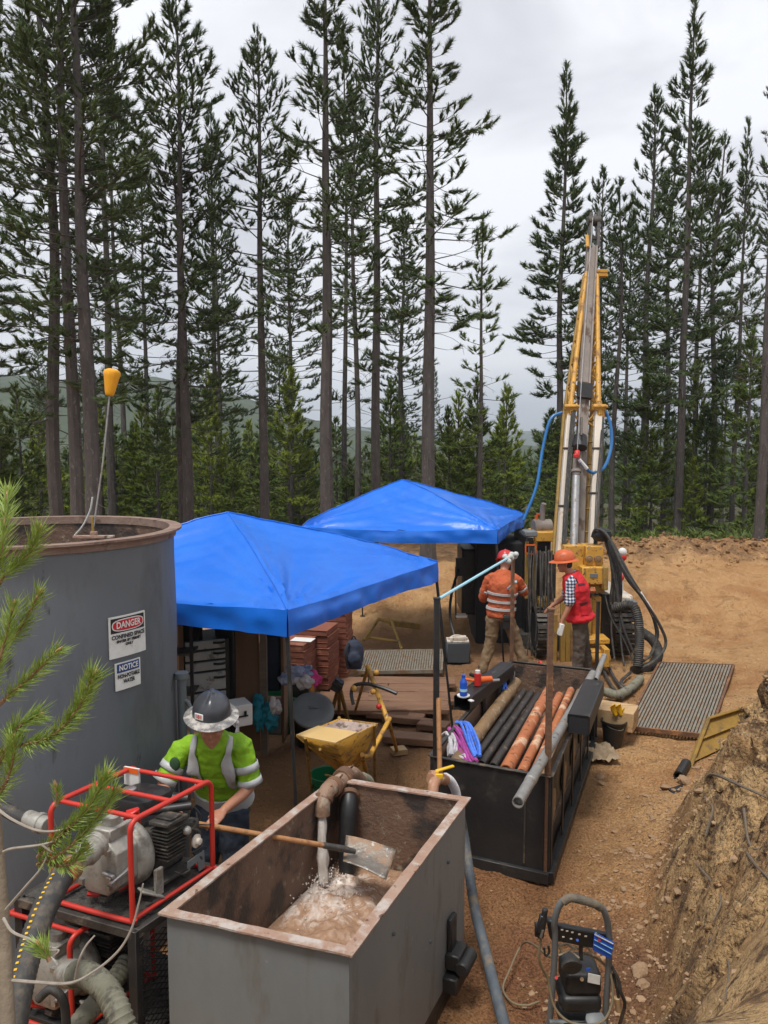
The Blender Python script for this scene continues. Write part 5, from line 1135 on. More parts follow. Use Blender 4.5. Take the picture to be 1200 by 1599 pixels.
def head_mesh(mb, c, up, fwd, k=1.0):
    up = up.normalized(); fwd = (fwd - up*fwd.dot(up)).normalized(); sd = fwd.cross(up).normalized(); A = lambda x, y, z: c + (sd*x + fwd*y + up*z)*k
    secs = []
    for z, w_, f, b in ((-.118,.030,.058,-.02),(-.105,.044,.078,.0),(-.085,.056,.088,.045),(-.055,.066,.090,.075),(-.02,.073,.088,.090),(.015,.077,.090,.098),(.05,.078,.090,.100),(.085,.068,.078,.090),(.11,.045,.052,.062),(.122,.015,.02,.02)):
        s = []
        for j in range(24):
            a = 2*math.pi*j/24; y = math.sin(a); s.append(A(w_*math.cos(a), (f if y > 0 else b)*y, z))
        secs.append(s)
    mb.loft(secs)
    mb.loft([[A(x*.4, .078+yy*.5, .022) for x, yy in ((-.01,0),(.01,0),(0,.01))], [A(x, .086+yy, -.008) for x, yy in ((-.012,0),(.012,0),(0,.024))], [A(x, .084+yy, -.028) for x, yy in ((-.018,0),(.018,0),(0,.034))], [A(x*.6, .08+yy*.4, -.036) for x, yy in ((-.014,0),(.014,0),(0,.02))]])
    mb.sphere(A(0,.084,-.055), (.024*k,.012*k,.007*k), 10, 6); mb.sphere(A(0,.083,-.066), (.021*k,.012*k,.008*k), 10, 6); mb.sphere(A(0,.075,-.098), (.022*k,.018*k,.016*k), 10, 6)
    for s_ in (-1, 1):
        mb.sphere(A(s_*.034,.078,.030), (.024*k,.012*k,.008*k), 10, 6); mb.sphere(A(s_*.042,.068,-.015), (.022*k,.018*k,.018*k), 10, 6); mb.sphere(A(s_*.080,-.005,-.005), (.010*k,.020*k,.032*k), 10, 6)
    return A
def remesh(o, vox, smooth=6, disp=0, dsz=.12, fac=.5):
    m = o.modifiers.new('skin', 'REMESH'); m.mode = 'VOXEL'; m.voxel_size = vox; m.use_smooth_shade = True
    s = o.modifiers.new('smooth', 'SMOOTH'); s.iterations = smooth; s.factor = fac
    if disp:
        tx = bpy.data.textures.new('folds', 'CLOUDS'); tx.noise_scale = dsz; tx.noise_depth = 2; d = o.modifiers.new('folds', 'DISPLACE'); d.texture = tx; d.strength = disp; d.mid_level = .5
    return o
def hard_hat(par, c, up, fwd, m, mrim, k=1.0, full=True):
    up = up.normalized(); fwd = (fwd - up*fwd.dot(up)).normalized(); sd = fwd.cross(up).normalized(); rt_ = Matrix((sd, fwd, up)).transposed()
    mb = MB(); secs = []
    for r_, h in ((.128,-.012),(.128,.004),(.126,.03),(.118,.06),(.100,.09),(.072,.112),(.035,.124),(.002,.127)):
        secs.append([c + (sd*math.cos(a)*r_*.93 + fwd*math.sin(a)*r_*1.08 + up*(h + (.010 if abs(math.cos(a)) < .16 and h > .02 and r_ > .03 else 0)))*k for a in [2*math.pi*j/40 for j in range(40)]])
    mb.loft(secs, caps=False); o = mb.build('hard_hat', m, par, angle=60)
    sl = o.modifiers.new('thick', 'SOLIDIFY'); sl.thickness = .004; sl.offset = -1
    mb = MB(); secs = []
    for r0, r1, h in ((.124,.0,-.006),(.128,0,-.004),(.150,.006,-.012),(.176 if full else .14,.018,-.020),(.180 if full else .145,.02,-.024),(.176 if full else .14,.018,-.027),(.128,0,-.012)):
        secs.append([c + (sd*math.cos(a)*r0*.95 + fwd*math.sin(a)*(r0*1.06 + max(0, math.sin(a))*r1*(1 if full else 2.4)) + up*h)*k for a in [2*math.pi*j/48 for j in range(48)]])
    mb.loft(secs, caps=False); mb.build('brim', mrim, o)
    mb = MB()
    for off in (-.022, 0, .022):
        pts = []
        for j in range(11):
            a = R(lerp(35, 150, j/10)); rr = .127*math.cos(a); pts.append(c + (sd*off + fwd*(rr*1.06) + up*(.128*math.sin(a)*(1-abs(off)*1.2)*.99))*k)
        mb.tube(pts, [.002]+[.0055]*9+[.002], 6)
    mb.build('ridge', m, o, angle=60)
    return o, (sd, fwd, up)
def boots(par, ank, toe, m=LEATH):
    for a, t_ in zip(ank, toe):
        d = (t_ - a); d.z = 0; d.normalize(); s = d.cross(V(0,0,1)); b = V(a.x, a.y, 0); mb = MB(); z0 = min(a.z, .1) - .10
        secs = []
        for y, w_, h in ((-.075,.030,.07),(-.06,.036,.10),(0,.042,.12),(.06,.043,.085),(.12,.050,.065),(.17,.046,.055),(.20,.025,.035)):
            secs.append([b + d*y + s*w_*x_ + V(0,0,z0 + (h if zz else 0)*1.0) for x_, zz in ((-1,0),(1,0),(1,.5),(.7,1),(-.7,1),(-1,.5))])
        mb.loft(secs); mb.cyl(b + V(0,0,z0+.08), b + V(0,0,z0+.22), .052, .056, 12); o = mb.build('boot', m, par); remesh(o, .012, 4)
def person(loc, rz, J, label, cloth, sc=1.0, hat=None, vox=.010):
    X = xform(loc, rz, sc); t = thing('person', loc, label, 'person'); J = {k: X(v) for k, v in J.items()}; rot = Matrix.Rotation(rz, 3, 'Z')
    hd, hu, hf = J['head'], (rot @ cloth['hu']).normalized(), (rot @ cloth['hf']).normalized()
    sh_side = (J['shL'] - J['shR']).normalized(); hip_side = (J['hipL'] - J['hipR']).normalized(); pel, chs, nk = J['pelvis'], J['chest'], J['neck']
    waist = pel.lerp(chs, .5) + J.get('_', V(0,0,0))
    spine = crv([pel - (chs-pel).normalized()*.09, pel, waist, chs, nk], 3); m = len(spine)
    sides = [hip_side.lerp(sh_side, i/(m-1)) for i in range(m)]
    key = [(.12,.10),(.165,.118),(.150,.112),(.175,.120),(.075,.07)]; secs = []
    for i in range(m): u = i/(m-1)*4; k = min(int(u), 3); secs.append((lerp(key[k][0], key[k+1][0], u-k)*cloth.get('bulk',1), lerp(key[k][1], key[k+1][1], u-k)*cloth.get('bulk',1)))
    # one continuous body
    mb = MB(); torso_loft(mb, spine, sides, secs); body_tube(mb, [nk - hu*.02, nk.lerp(hd, .4), hd - hu*.05], [.062,.055,.055]); head_mesh(mb, hd, hu, hf)
    for s in 'LR':
        body_tube(mb, [J['sh'+s], J['el'+s], J['wr'+s]], [.056,.042,.029]); body_tube(mb, [nk - V(0,0,.05), J['sh'+s]], [.06,.055])
        d = (J['wr'+s] - J['el'+s]).normalized(); d = (d + rot @ cloth.get('hd'+s, V(0,0,0))).normalized(); hand(mb, J['wr'+s], d, rot @ cloth['hn'+s], rot @ cloth['ht'+s], curl=cloth.get('curl', .5))
        body_tube(mb, [J['hip'+s], J['kn'+s], J['an'+s]], [.085,.058,.042])
    bo = mb.build('body', SKIN, t); remesh(bo, min(vox, .0075), 3)
    # trousers
    mb = MB(); torso_loft(mb, spine[:4], sides[:4], [(a+.012, b+.014) for a, b in secs[:4]])
    for s in 'LR': body_tube(mb, [J['hip'+s], J['kn'+s], J['an'+s] + V(0,0,.03)], [.106,.082,.072])
    o = mb.build('trousers', cloth['tm'], t); remesh(o, .013, 3, .036, .08)
    # shirt
    mb = MB(); n0 = 2; torso_loft(mb, spine[n0:], sides[n0:], [(a+.026+.012*(i == 0), b+.024+.012*(i == 0)) for i, (a, b) in enumerate(secs[n0:])])
    for s in 'LR':
        sl = cloth.get('sleeve', .9); e_ = J['sh'+s].lerp(J['el'+s], min(1, sl)); pts = [J['sh'+s], J['sh'+s].lerp(J['el'+s], .5), e_] if sl <= 1 else [J['sh'+s], J['el'+s], J['el'+s].lerp(J['wr'+s], sl-1)]
        body_tube(mb, pts, [.078,.070,.072] if sl <= 1 else [.078,.062,.048]); body_tube(mb, [nk - V(0,0,.045), J['sh'+s]], [.072,.072])
    so_ = mb.build('shirt', cloth['sm'], t); remesh(so_, .0105, 3, .036, .075)
    boots(t, [J['anL'], J['anR']], [J['anL'] + rot @ V(*cloth.get('toeL', (0,-1,0))), J['anR'] + rot @ V(*cloth.get('toeR', (0,-1,0)))])
    return t, J, bo, so_, spine, sides, secs, rot
def band(par, nm, a, b, r0, r1, m, n=24, w_=None):
    mb = MB(); mb.tube([a, a.lerp(b, .5), b], [r0, (r0+r1)/2, r1], n, False); o = mb.build(nm, m, par); s = o.modifiers.new('thick', 'SOLIDIFY'); s.thickness = .004; return o
def strap(par, nm, pts, width, target, m, off=.006):
    c = crv(pts, 8); mb = MB(); secs = []
    for i, p in enumerate(c):
        d = (c[min(i+1, len(c)-1)] - c[max(i-1, 0)]).normalized(); s = d.cross(V(0,-1,.2)).normalized(); secs.append([p + s*width*u for u in (-.5,-.17,.17,.5)])
    b = 0
    for s in secs: mb.v.extend(s)
    for i in range(len(secs)-1):
        for k in range(3): mb.f.append([i*4+k, i*4+k+1, i*4+5+k, i*4+4+k])
    o = mb.build(nm, m, par, angle=180); sw = o.modifiers.new('wrap', 'SHRINKWRAP'); sw.target = target; sw.wrap_method = 'NEAREST_SURFACEPOINT'; sw.wrap_mode = 'ABOVE_SURFACE'; sw.offset = off
    sm_ = o.modifiers.new('ease', 'SMOOTH'); sm_.iterations = 5
    sl = o.modifiers.new('thick', 'SOLIDIFY'); sl.thickness = .003; return o
# ---- the man in lime green at the pump (faces the camera, stooping)
gl = (-1.10, 5.0, .03)
# local: camera is -Y; +X image right (his left)
JG = dict(pelvis=(.02,.12,.95), chest=(.0,-.06,1.33), neck=(.01,-.17,1.49), head=(.02,-.26,1.60), shL=(.175,-.11,1.43), shR=(-.19,-.12,1.41),
          elL=(.235,-.12,1.17), wrL=(.11,-.36,1.10), elR=(-.30,-.20,1.22), wrR=(-.19,-.45,1.16), hipL=(.09,.06,.90), hipR=(-.09,.06,.90), knL=(.11,.0,.50), knR=(-.10,.02,.50), anL=(.12,.08,.09), anR=(-.12,.10,.09))
gp, J, gb, gs, spn, sds, scs, rot = person(gl, 0, JG, 'man in lime green safety shirt and dark hard hat bent over the red pump', dict(tm=DENIM, sm=LIME, sleeve=.92, hu=V(.02,-.30,.93), hf=V(.16,-.9,-.30),
        hnL=V(-.3,-.1,-.9), htL=V(-1,-.3,0), hnR=V(.2,-.2,-.9), htR=V(1,-.3,0), curl=.55, bulk=.97))
hh, (hs_, hf_, hu_) = hard_hat(gp, J['head'] + V(.0,.02,.085), V(.05,-.14,.98), V(.14,-.9,-.1), HATG, HATRIM, 1.0)
hc = J['head'] + V(.0,.02,.085)
dirn = (hf_*.80 - hs_*-.0).normalized(); ac = (hf_*.86 + hs_*-.52).normalized() if (hs_.x > 0) else (hf_*.86 + hs_*.52).normalized()
sp_ = hc + ac*.133 + hu_*.028; rr_ = Matrix((ac.cross(hu_).normalized(), ac, hu_)).transposed(); m_ = MB(); m_.box(sp_, (.062,.006,.042), rr_); stk = m_.build('sticker', SIGNW, hh, bevel=.003)
m_ = MB(); tx = (ac.cross(hu_)).normalized(); tx = tx if tx.x > 0 else -tx; put_text(m_, '181', .034, lambda x, y: sp_ + ac*.0045 + tx*x + hu_*y, .001); m_.build('sticker_mark', REDP, stk, smooth=False)
for s in 'LR':
    a, b = J['sh'+s], J['el'+s]
    for u0, u1 in ((.50,.68),(.86,1.02)): band(gp, 'sleeve_tape', a.lerp(b, u0), a.lerp(b, u1), .079, .081, TAPE)
for sx in (-1, 1): strap(gp, 'chest_tape', [J['neck'] + V(sx*.10,.02,-.015), J['chest'] + V(sx*.115,-.16,.06), J['chest'] + V(sx*(.105),-.17,-.10), J['pelvis'] + V(sx*.10,-.17,.16)], .050, gs, TAPE, .013)
mb = MB(); torso_loft(mb, spn[3:6], sds[3:6], [(a+.040, b+.038) for a, b in scs[3:6]], 0, 36); o = mb.build('waist_tape', TAPE, gp)
m_ = MB(); q = J['shR'].lerp(J['elR'], .45) + V(.02,-.09,.02); m_.sphere(q + V(0,.012,0), (.034,.012,.045), 14, 10); m_.build('sleeve_patch', mat('dark_green_patch', (.03,.08,.03), rough=.8), gp)
m_ = MB()
for k in range(2): c = J['pelvis'] + V(.045 + .028*k, -.15, .33); m_.tube([c + V(.012*math.cos(a), 0, .007*math.sin(a)) for a in [2*math.pi*j/12 for j in range(13)]], .0025, 5)
m_.build('shirt_logo', ORSH, gp)
# ---- the man in the orange shirt, back to us, by the rig
ol = (1.64, 10.95, 0)
JO = dict(pelvis=(.02,.0,.96), chest=(.05,.0,1.36), neck=(.07,.08,1.56), head=(.10,.16,1.67), shL=(-.14,.04,1.46), shR=(.25,.06,1.44), elL=(-.22,.10,1.18), wrL=(-.12,.33,1.12), elR=(.38,.16,1.24), wrR=(.22,.36,1.28),
          hipL=(-.08,0,.90), hipR=(.11,0,.90), knL=(-.12,.04,.50), knR=(.27,.03,.52), anL=(-.24,.0,.09), anR=(.40,-.05,.09))
op, J, ob, os_, spn, sds, scs, rot = person(ol, 0, JO, 'man in orange long sleeved shirt with his back turned under the far canopy', dict(tm=KHAKI, sm=ORSH, sleeve=1.6, hu=V(.05,.35,.9), hf=V(.2,1,-.3),
        hnL=V(0,.2,-1), htL=V(1,.2,0), hnR=V(0,.2,-1), htR=V(-1,.2,0), toeL=(-.3,1,0), toeR=(.3,1,0), curl=.6, bulk=1.08))
hard_hat(op, J['head'] + V(0,-.015,.06), V(.05,.30,.93), V(.2,1,-.2), HATRW, REDP, 1.0, False)
c0 = J['pelvis']; 
for i0, i1, nm in ((4.1,4.6,0),(5.6,6.1,0),(7.3,7.75,0)):
    def at_i(x): k = int(x); return spn[k].lerp(spn[k+1], x-k), sds[k].lerp(sds[k+1], x-k), (lerp(scs[k][0], scs[k+1][0], x-k), lerp(scs[k][1], scs[k+1][1], x-k))
    A_ = [at_i(lerp(i0, i1, u)) for u in (0,.5,1)]; mb = MB(); torso_loft(mb, [a[0] for a in A_], [a[1] for a in A_], [(a[2][0]+.044, a[2][1]+.044) for a in A_], 0, 36); mb.build('reflective_tape', TAPE, op)
for s in 'LR': band(op, 'sleeve_tape', J['sh'+s].lerp(J['el'+s], .62), J['sh'+s].lerp(J['el'+s], .80), .078, .074, TAPE)
m_ = MB(); m_.box(J['hipR'] + V(-.02,-.16,-.02), (.12,.07,.20)); m_.box(J['hipR'] + V(-.02,-.20,.03), (.13,.01,.06)); m_.build('tool_pouch', BLACKP, op, bevel=.012, seg=2)
# ---- the man in the red vest
rl = (2.63, 10.7, 0)
JR = dict(pelvis=(.10,.0,.98), chest=(.03,-.01,1.38), neck=(-.05,.0,1.58), head=(-.13,.02,1.72), shL=(-.07,-.15,1.49), shR=(.06,.18,1.48), elL=(-.10,-.20,1.19), wrL=(-.20,-.20,.95), elR=(-.05,.25,1.22), wrR=(-.25,.22,1.08),
          hipL=(.08,-.08,.92), hipR=(.12,.09,.92), knL=(.07,-.09,.50), knR=(.20,.10,.50), anL=(.05,-.08,.09), anR=(.26,.10,.09))
vp, J, vb, vs, spn, sds, scs, rot = person(rl, 0, JR, 'man in red vest, plaid shirt and orange hard hat standing by the drill rig', dict(tm=GRTR, sm=PLAID, sleeve=.95, hu=V(-.22,0,.97), hf=V(-1,.12,-.30),
        hnL=V(1,0,-.3), htL=V(-.4,-1,0), hnR=V(1,0,-.3), htR=V(-.4,1,0), toeL=(-1,-.2,0), toeR=(-1,.1,0), curl=.45, bulk=1.10))
mb = MB(); torso_loft(mb, spn[2:], sds[2:], [(a+.046+.02*(i < 2), b+.048+.03*(i < 2)) for i, (a, b) in enumerate(scs[2:])], 0, 26)
for s in 'LR': body_tube(mb, [J['neck'] - V(0,0,.05), J['neck'].lerp(J['sh'+s], .72) - V(0,0,.035)], [.085,.088])
o = mb.build('vest', VESTR, vp); remesh(o, .012, 4, .035, .10)
TRIM = mat('vest_trim', (.09,.012,.015), rough=.7)
for q0, q1, w__ in ((J['chest'] + V(.03,-.20,.10), J['chest'] + V(.05,-.20,-.02), .15), (J['pelvis'] + V(.0,-.22,.24), J['pelvis'] + V(.02,-.22,.06), .16)):
    strap(vp, 'vest_pocket', [q0, q0.lerp(q1,.5), q1], w__, o, VESTR, .014); strap(vp, 'pocket_flap', [q0 + V(0,0,.005), q0.lerp(q1,.12), q0.lerp(q1,.22)], w__*1.05, o, TRIM, .020)
m_ = MB(); m_.tube(crv([J['shL'] + V(.05,-.03,.06), J['shL'] + V(.09,-.04,-.04), J['chest'] + V(.02,-.19,-.10), J['pelvis'] + V(-.02,-.20,.12)], 6), .008, 6); m_.build('vest_piping', BLACKM, vp)
hard_hat(vp, J['head'] + V(0,0,.058), V(-.12,0,.99), V(-1,.12,-.1), HATO, HATO, 1.04)
m_ = MB(); m_.sphere(J['head'] + V(.035,0,-.01), (.075,.076,.085), 16, 10); o = m_.build('hair', HAIR, vp)
m_ = MB(); m_.box(J['wrL'] + V(-.02,-.03,-.10), (.055,.10,.16), Matrix.Rotation(R(12), 3, 'Y')); o = m_.build('notebook', WHITE, None, bevel=.006); tag(o, 'small white notebook held by the man in the red vest', 'notebook')
# ================================================================== DRILL RIG
RB = V(2.95, 12.1, 0)
rg = thing('drill_rig', RB, 'yellow tracked drill rig with tall lattice mast leaning away', 'drill rig')
def rp(nm, mb, m, **k): return mb.build(nm, m, rg, **k)
# mast: lower rails, upper lattice; leans away from the pit
def MP(px, py, Yd): return P(px, py, Yd)
botL, botR = MP(874, 868, 12.0), MP(924, 868, 12.0); midL, midR = MP(891, 638, 13.0), MP(935, 638, 13.0); topL, topR = MP(916, 425, 14.4), MP(933, 425, 14.4)
dz = V(0, .42, -.05)
for s, (b, m, t) in (('l', (botL, midL, topL)), ('r', (botR, midR, topR))):
    m_ = MB(); m_.beam(b, m, .115, .10, up=(0,1,0)); rp('white_rail', m_, WHITEP, bevel=.01)
    m_ = MB(); m_.beam(b + V(.075 if s == 'r' else .055, .09, 0), m + V(.075 if s == 'r' else .055, .09, 0), .055, .09, up=(0,1,0)); rp('yellow_side_rail', m_, YEL, bevel=.006)
    m_ = MB(); m_.tube([m, m.lerp(t, .5), t], [.045,.04,.032], 10); rp('upper_chord', m_, YEL)
    m_ = MB(); m_.tube([b + dz, m + dz, t + dz*.4], [.035,.035,.025], 8); rp('rear_chord', m_, YELD)
    m_ = MB(); m_.box(m + V(0,-.02,.02), (.20,.18,.10)); m_.box(m + V(.06 if s == 'r' else -.06,-.03,-.07), (.06,.12,.16)); m_.cyl(m + V(-.12,-.12,.03), m + V(.12,-.12,.03), .03, n=8); m_.tube([m+V(0,-.08,-.12), m+V(0,-.02,.12)], .05, 8); rp('joint_block', m_, YEL, bevel=.012)
n = 6
for k in range(n+1):
    u = k/n; a, b = midL.lerp(topL, u), midR.lerp(topR, u); rear = dz*lerp(1, .4, u)
    m_ = MB(); m_.tube([a + rear*.5, b + rear*.5], .018, 6); m_.tube([a, a + rear], .016, 6); m_.tube([b, b + rear], .016, 6); o = rp('lattice_strut', m_, YEL); o['kind'] = 'stuff'
    if k < n:
        u2 = (k+1)/n; a2, b2 = midL.lerp(topL, u2), midR.lerp(topR, u2); r2 = dz*lerp(1, .4, u2)
        for p, q in ((a, a2 + r2), (a + rear, a2), (b, b2 + r2), (b+rear, b2), (a + rear, b2 + r2), (b+rear, a2+r2)): m_ = MB(); m_.tube([p, q], .014, 6); rp('lattice_brace', m_, YEL)
for k in range(7):
    u = k/6.5; a, b = botL.lerp(midL, u) + dz, botR.lerp(midR, u) + dz
    m_ = MB(); m_.tube([a, b], .022, 6); rp('lower_strut', m_, YELD)
    m_ = MB(); m_.tube([a - dz, a.lerp(b, .3)], .018, 6); rp('lower_brace', m_, YELD); m_ = MB(); m_.tube([b - dz, a.lerp(b, .7)], .018, 6); rp('lower_brace', m_, YELD)
for k in range(7):
    u = k/6.4; a, b = midL.lerp(topL, u), midR.lerp(topR, u); c = a.lerp(b, .5) + V(0,.05,0); lo = V(0,0,-.22)
    for s_, q in ((-1, a), (1, b)):
        m_ = MB(); m_.tube([q, q.lerp(c, .7) + lo*(1-u*.6)], .016, 6); rp('knee_brace', m_, YEL); m_ = MB(); m_.tube([q + lo*1.6*(1-u*.6), q.lerp(c, .7) + lo*(1-u*.6)], .014, 6); rp('knee_brace', m_, YEL)
# central slide
cen0, cen1, cen2 = MP(903, 862, 12.25), MP(912, 600, 13.3), MP(925, 386, 14.75)
m_ = MB(); m_.beam(cen0, cen1, .17, .13, up=(0,1,0)); m_.beam(cen1, cen2, .20, .12, up=(0,1,0)); rp('feed_slide', m_, MASTP, bevel=.01)
for o_ in (-.07, .07): m_ = MB(); m_.beam(cen1 + V(o_,-.08,0), cen2 + V(o_*.9,-.08,0), .03, .05, up=(0,1,0)); rp('slide_flange', m_, MASTP)
m_ = MB(); m_.beam(MP(913,622,13.1), MP(914,600,13.18), .24, .10, up=(0,1,0)); rp('dark_gap_plate', m_, BLACKS)
m_ = MB(); m_.tube([MP(896,862,11.9), MP(900,740,12.4)], .062, 16); rp('drill_rod', m_, STEEL)
m_ = MB(); m_.tube([MP(900,742,12.38), MP(902,712,12.5)], .066, 16); m_.tube([MP(900,738,12.38), MP(900,734,12.4)], .08, 16); rp('drill_head', m_, MASTP)
m_ = MB(); m_.tube([MP(905,700,12.6), MP(907,680,12.7)], [.13,.10], 14); rp('swivel', m_, BLACKS, bevel=.01)
m_ = MB(); m_.tube([MP(901,714,12.35), MP(902,704,12.4)], .045, 10); m_.box(MP(900,712,12.3), (.08,.06,.07)); rp('red_shackle', m_, REDP, bevel=.01)
m_ = MB(); m_.tube([MP(902,702,12.4), MP(908,600,12.9), MP(926,340,14.6)], .007, 5); rp('hoist_cable', m_, STEEL)
m_ = MB(); m_.tube([MP(908,680,12.5), MP(908,652,12.7)], .02, 6); rp('clevis', m_, DARKM)
# crown
m_ = MB(); m_.beam(MP(921,388,14.7), MP(923,335,15.1), .06, .12, up=(0,1,0)); m_.beam(MP(933,388,14.7), MP(935,332,15.1), .06, .12, up=(0,1,0)); m_.cyl(MP(918,345,15.0), MP(938,345,15.0), .09, n=14); m_.beam(MP(917,372,14.8), MP(939,372,14.8), .06, .06); rp('crown_block', m_, DARKM, bevel=.006)
m_ = MB(); m_.tube([MP(918,386,14.6), MP(917,368,14.7)], .035, 6); rp('crown_bracket', m_, YEL)
m_ = MB(); m_.box(MP(940,424,14.4), (.20,.14,.05)); m_.box(MP(940,428,14.4), (.18,.12,.035)); m_.box(MP(940,431,14.4), (.19,.13,.03)); m_.beam(MP(930,424,14.4), MP(948,424,14.4), .05, .05); rp('mast_light', m_, YEL, bevel=.005)
# yellow body blocks around the mast foot
def bx(nm, px0, py0, px1, py1, Yd, dep, m, bev=.012, dy=0):
    a, b = MP(px0, py0, Yd), MP(px1, py1, Yd); m_ = MB(); m_.box(((a.x+b.x)/2, Yd + dep/2 + dy, (a.z+b.z)/2), (abs(b.x-a.x), dep, abs(a.z-b.z))); return m_.build(nm, m, rg, bevel=bev)
bx('mast_base', 882, 852, 912, 892, 11.75, .45, YEL)
bx('gear_housing', 916, 853, 942, 884, 11.65, .40, YEL); bx('winch_frame', 910, 886, 946, 913, 11.5, .5, YEL); bx('housing_rib', 943, 886, 950, 922, 11.45, .5, YELD)
bx('bracket_plate', 913, 912, 945, 926, 11.6, .4, YELD)
for px in (921, 935): m_ = MB(); c = MP(px, 873, 11.6); m_.cyl(c, c + V(0,.06,0), .055, n=14); m_.cyl(c - V(0,.01,0), c, .03, n=10); rp('pin_boss', m_, MUDP, bevel=.004)
for px, py in ((914,889),(930,889),(942,889),(914,910),(942,910)): m_ = MB(); c = MP(px, py, 11.49); m_.cyl(c, c + V(0,.02,0), .012, n=6); rp('bolt', m_, STEEL)
m_ = MB(); c = MP(926, 922, 11.5); m_.lathe([(.03,-.04),(.05,0),(.03,.05)], c, V(0,0,1), 10); rp('grease_fitting', m_, ORNG)
bx('vertical_ram', 926, 932, 938, 1000, 11.7, .12, YEL); bx('dark_ram', 939, 928, 952, 1000, 11.75, .2, BLACKP); bx('slide_post', 918, 935, 924, 1010, 11.55, .1, YELD)
m_ = MB(); m_.tube([MP(912,958,11.4), MP(911,1000,11.4)], .045, 12); rp('white_cylinder', m_, WHITEP)
bx('foot_plate', 906, 998, 953, 1006, 11.35, .35, YEL); bx('lower_foot', 908, 1016, 952, 1040, 11.25, .3, YEL, .02)
m_ = MB(); m_.cyl(MP(902,1028,11.2), MP(952,1028,11.2), .075, n=16); rp('foot_roller', m_, YEL, bevel=.008)
for px in (912, 948): bx('foot_cheek', px-4, 1014, px+4, 1042, 11.1, .35, YEL, .006)
for px in (880, 888): bx('left_yellow_post', px-3, 940, px+3, 1036, 11.9, .08, YELD, .006)
bx('left_ram', 862, 960, 870, 1036, 11.9, .12, YELD, .006)
# engine deck left of the mast
bx('engine_house', 822, 838, 858, 1000, 12.7, 1.2, BLACKP, .02); bx('dark_panel', 745, 848, 822, 1035, 13.0, 1.3, BLACKM, .02)
bx('radiator_house', 722, 858, 748, 960, 13.2, .9, BLACKP, .03); bx('deck_tray', 800, 990, 880, 1040, 12.6, 1.6, ENG, .01)
bx('yellow_deck_edge', 835, 831, 876, 846, 12.6, .6, YEL)
for k in range(4): bx('grey_cylinder_bank', 842+k*7, 862, 847+k*7, 935, 12.45, .12, DARKM, .01)
for px in (823, 836): bx('wood_coloured_post', px-2, 846, px+2, 935, 12.4, .05, YELD, .004)
m_ = MB()
c = MP(830, 851, 12.3)
for p, q in ((( -.09,.0),(.07,0)),((-.09,-.14),(.07,-.14)),((-.09,0),(-.09,-.14)),((.07,0),(.07,-.14))): m_.beam(c + V(p[0],0,p[1]), c + V(q[0],0,q[1]), .02, .02)
rp('orange_lamp_guard', m_, ORP); m_ = MB(); m_.box(c + V(-.01,.03,-.07), (.12,.06,.10)); rp('work_lamp', m_, BLACKP, bevel=.01)
bx('grey_block', 820, 830, 840, 838, 12.3, .3, PLASTG)
m_ = MB(); c = MP(847, 823, 12.9); m_.cyl(c + V(-.15,0,0), c + V(.15,.05,0), .13, n=18); m_.tube(crv([c + V(0,0,.1), c + V(.0,0,.3), c + V(.02,-.02,.40)], 5), .045, 12); rp('exhaust_muffler', m_, MASTP, bevel=.01)
m_ = MB(); m_.box(MP(838,808,12.9), (.05,.03,.08)); m_.box(MP(841,803,12.9), (.06,.03,.03)); rp('orange_flag', m_, ORP)
bx('operator_seat', 843, 935, 862, 955, 12.2, .4, YELD, .04); bx('seat_back', 852, 900, 868, 938, 12.5, .15, BLACKP, .04)
for k in range(5): bx('valve_lever', 852+k*3, 918, 853.4+k*3, 940, 12.1, .02, DARKM, .002)
# tracks
for x0, x1 in ((958, 990), (838, 858)):
    a, b = MP(x0, 990, 12.0), MP(x1, 990, 12.0); xl, xr = a.x, b.x; cx = (xl+xr)/2; w_ = xr-xl; r = .36; Yf, Yb = 12.25, 15.0; path = []
    for k in range(46):
        s = k/46*(2*(Yb-Yf) + 2*math.pi*r)
        if s < Yb-Yf: p = (Yf+s, 0.0, 0)
        elif s < Yb-Yf + math.pi*r: a_ = (s-(Yb-Yf))/r; p = (Yb + r*math.sin(a_), r - r*math.cos(a_), a_)
        elif s < 2*(Yb-Yf) + math.pi*r: p = (Yb - (s-(Yb-Yf)-math.pi*r), 2*r, math.pi)
        else: a_ = (s-2*(Yb-Yf)-math.pi*r)/r; p = (Yf - r*math.sin(a_), r + r*math.cos(a_), math.pi + a_)
        path.append(p)
    pad0 = MB(); pad0.box((0,0,0), (w_, .145, .03)); pad0.box((0,.0,-.03), (w_*.98, .025, .035)); po = pad0.build('track_pad', DARKM, rg, org=RB*0); pm = po.data; bpy.data.objects.remove(po)
    for (yy, zz, an) in path: inst('track_pad', pm, rg, (cx, yy, zz + .05), (an, 0, 0))
    m_ = MB(); m_.box((cx, (Yf+Yb)/2, r+.05), (w_*.7, Yb-Yf, r*1.3)); m_.cyl((cx-w_*.42, Yf, r+.05), (cx+w_*.42, Yf, r+.05), r*.8, n=20); rp('track_frame', m_, BLACKS, bevel=.01)
bx('track_fender', 956, 930, 988, 945, 12.3, 1.6, WHITEP, .01); bx('grey_toolbox', 957, 955, 986, 980, 12.2, .5, PLASTG, .01); bx('white_casing', 958, 932, 986, 948, 12.0, .3, WHITEP, .015)
m_ = MB(); m_.box(MP(986,940,11.9), (.14,.2,.05)); rp('grey_bracket', m_, PLASTG, bevel=.01)
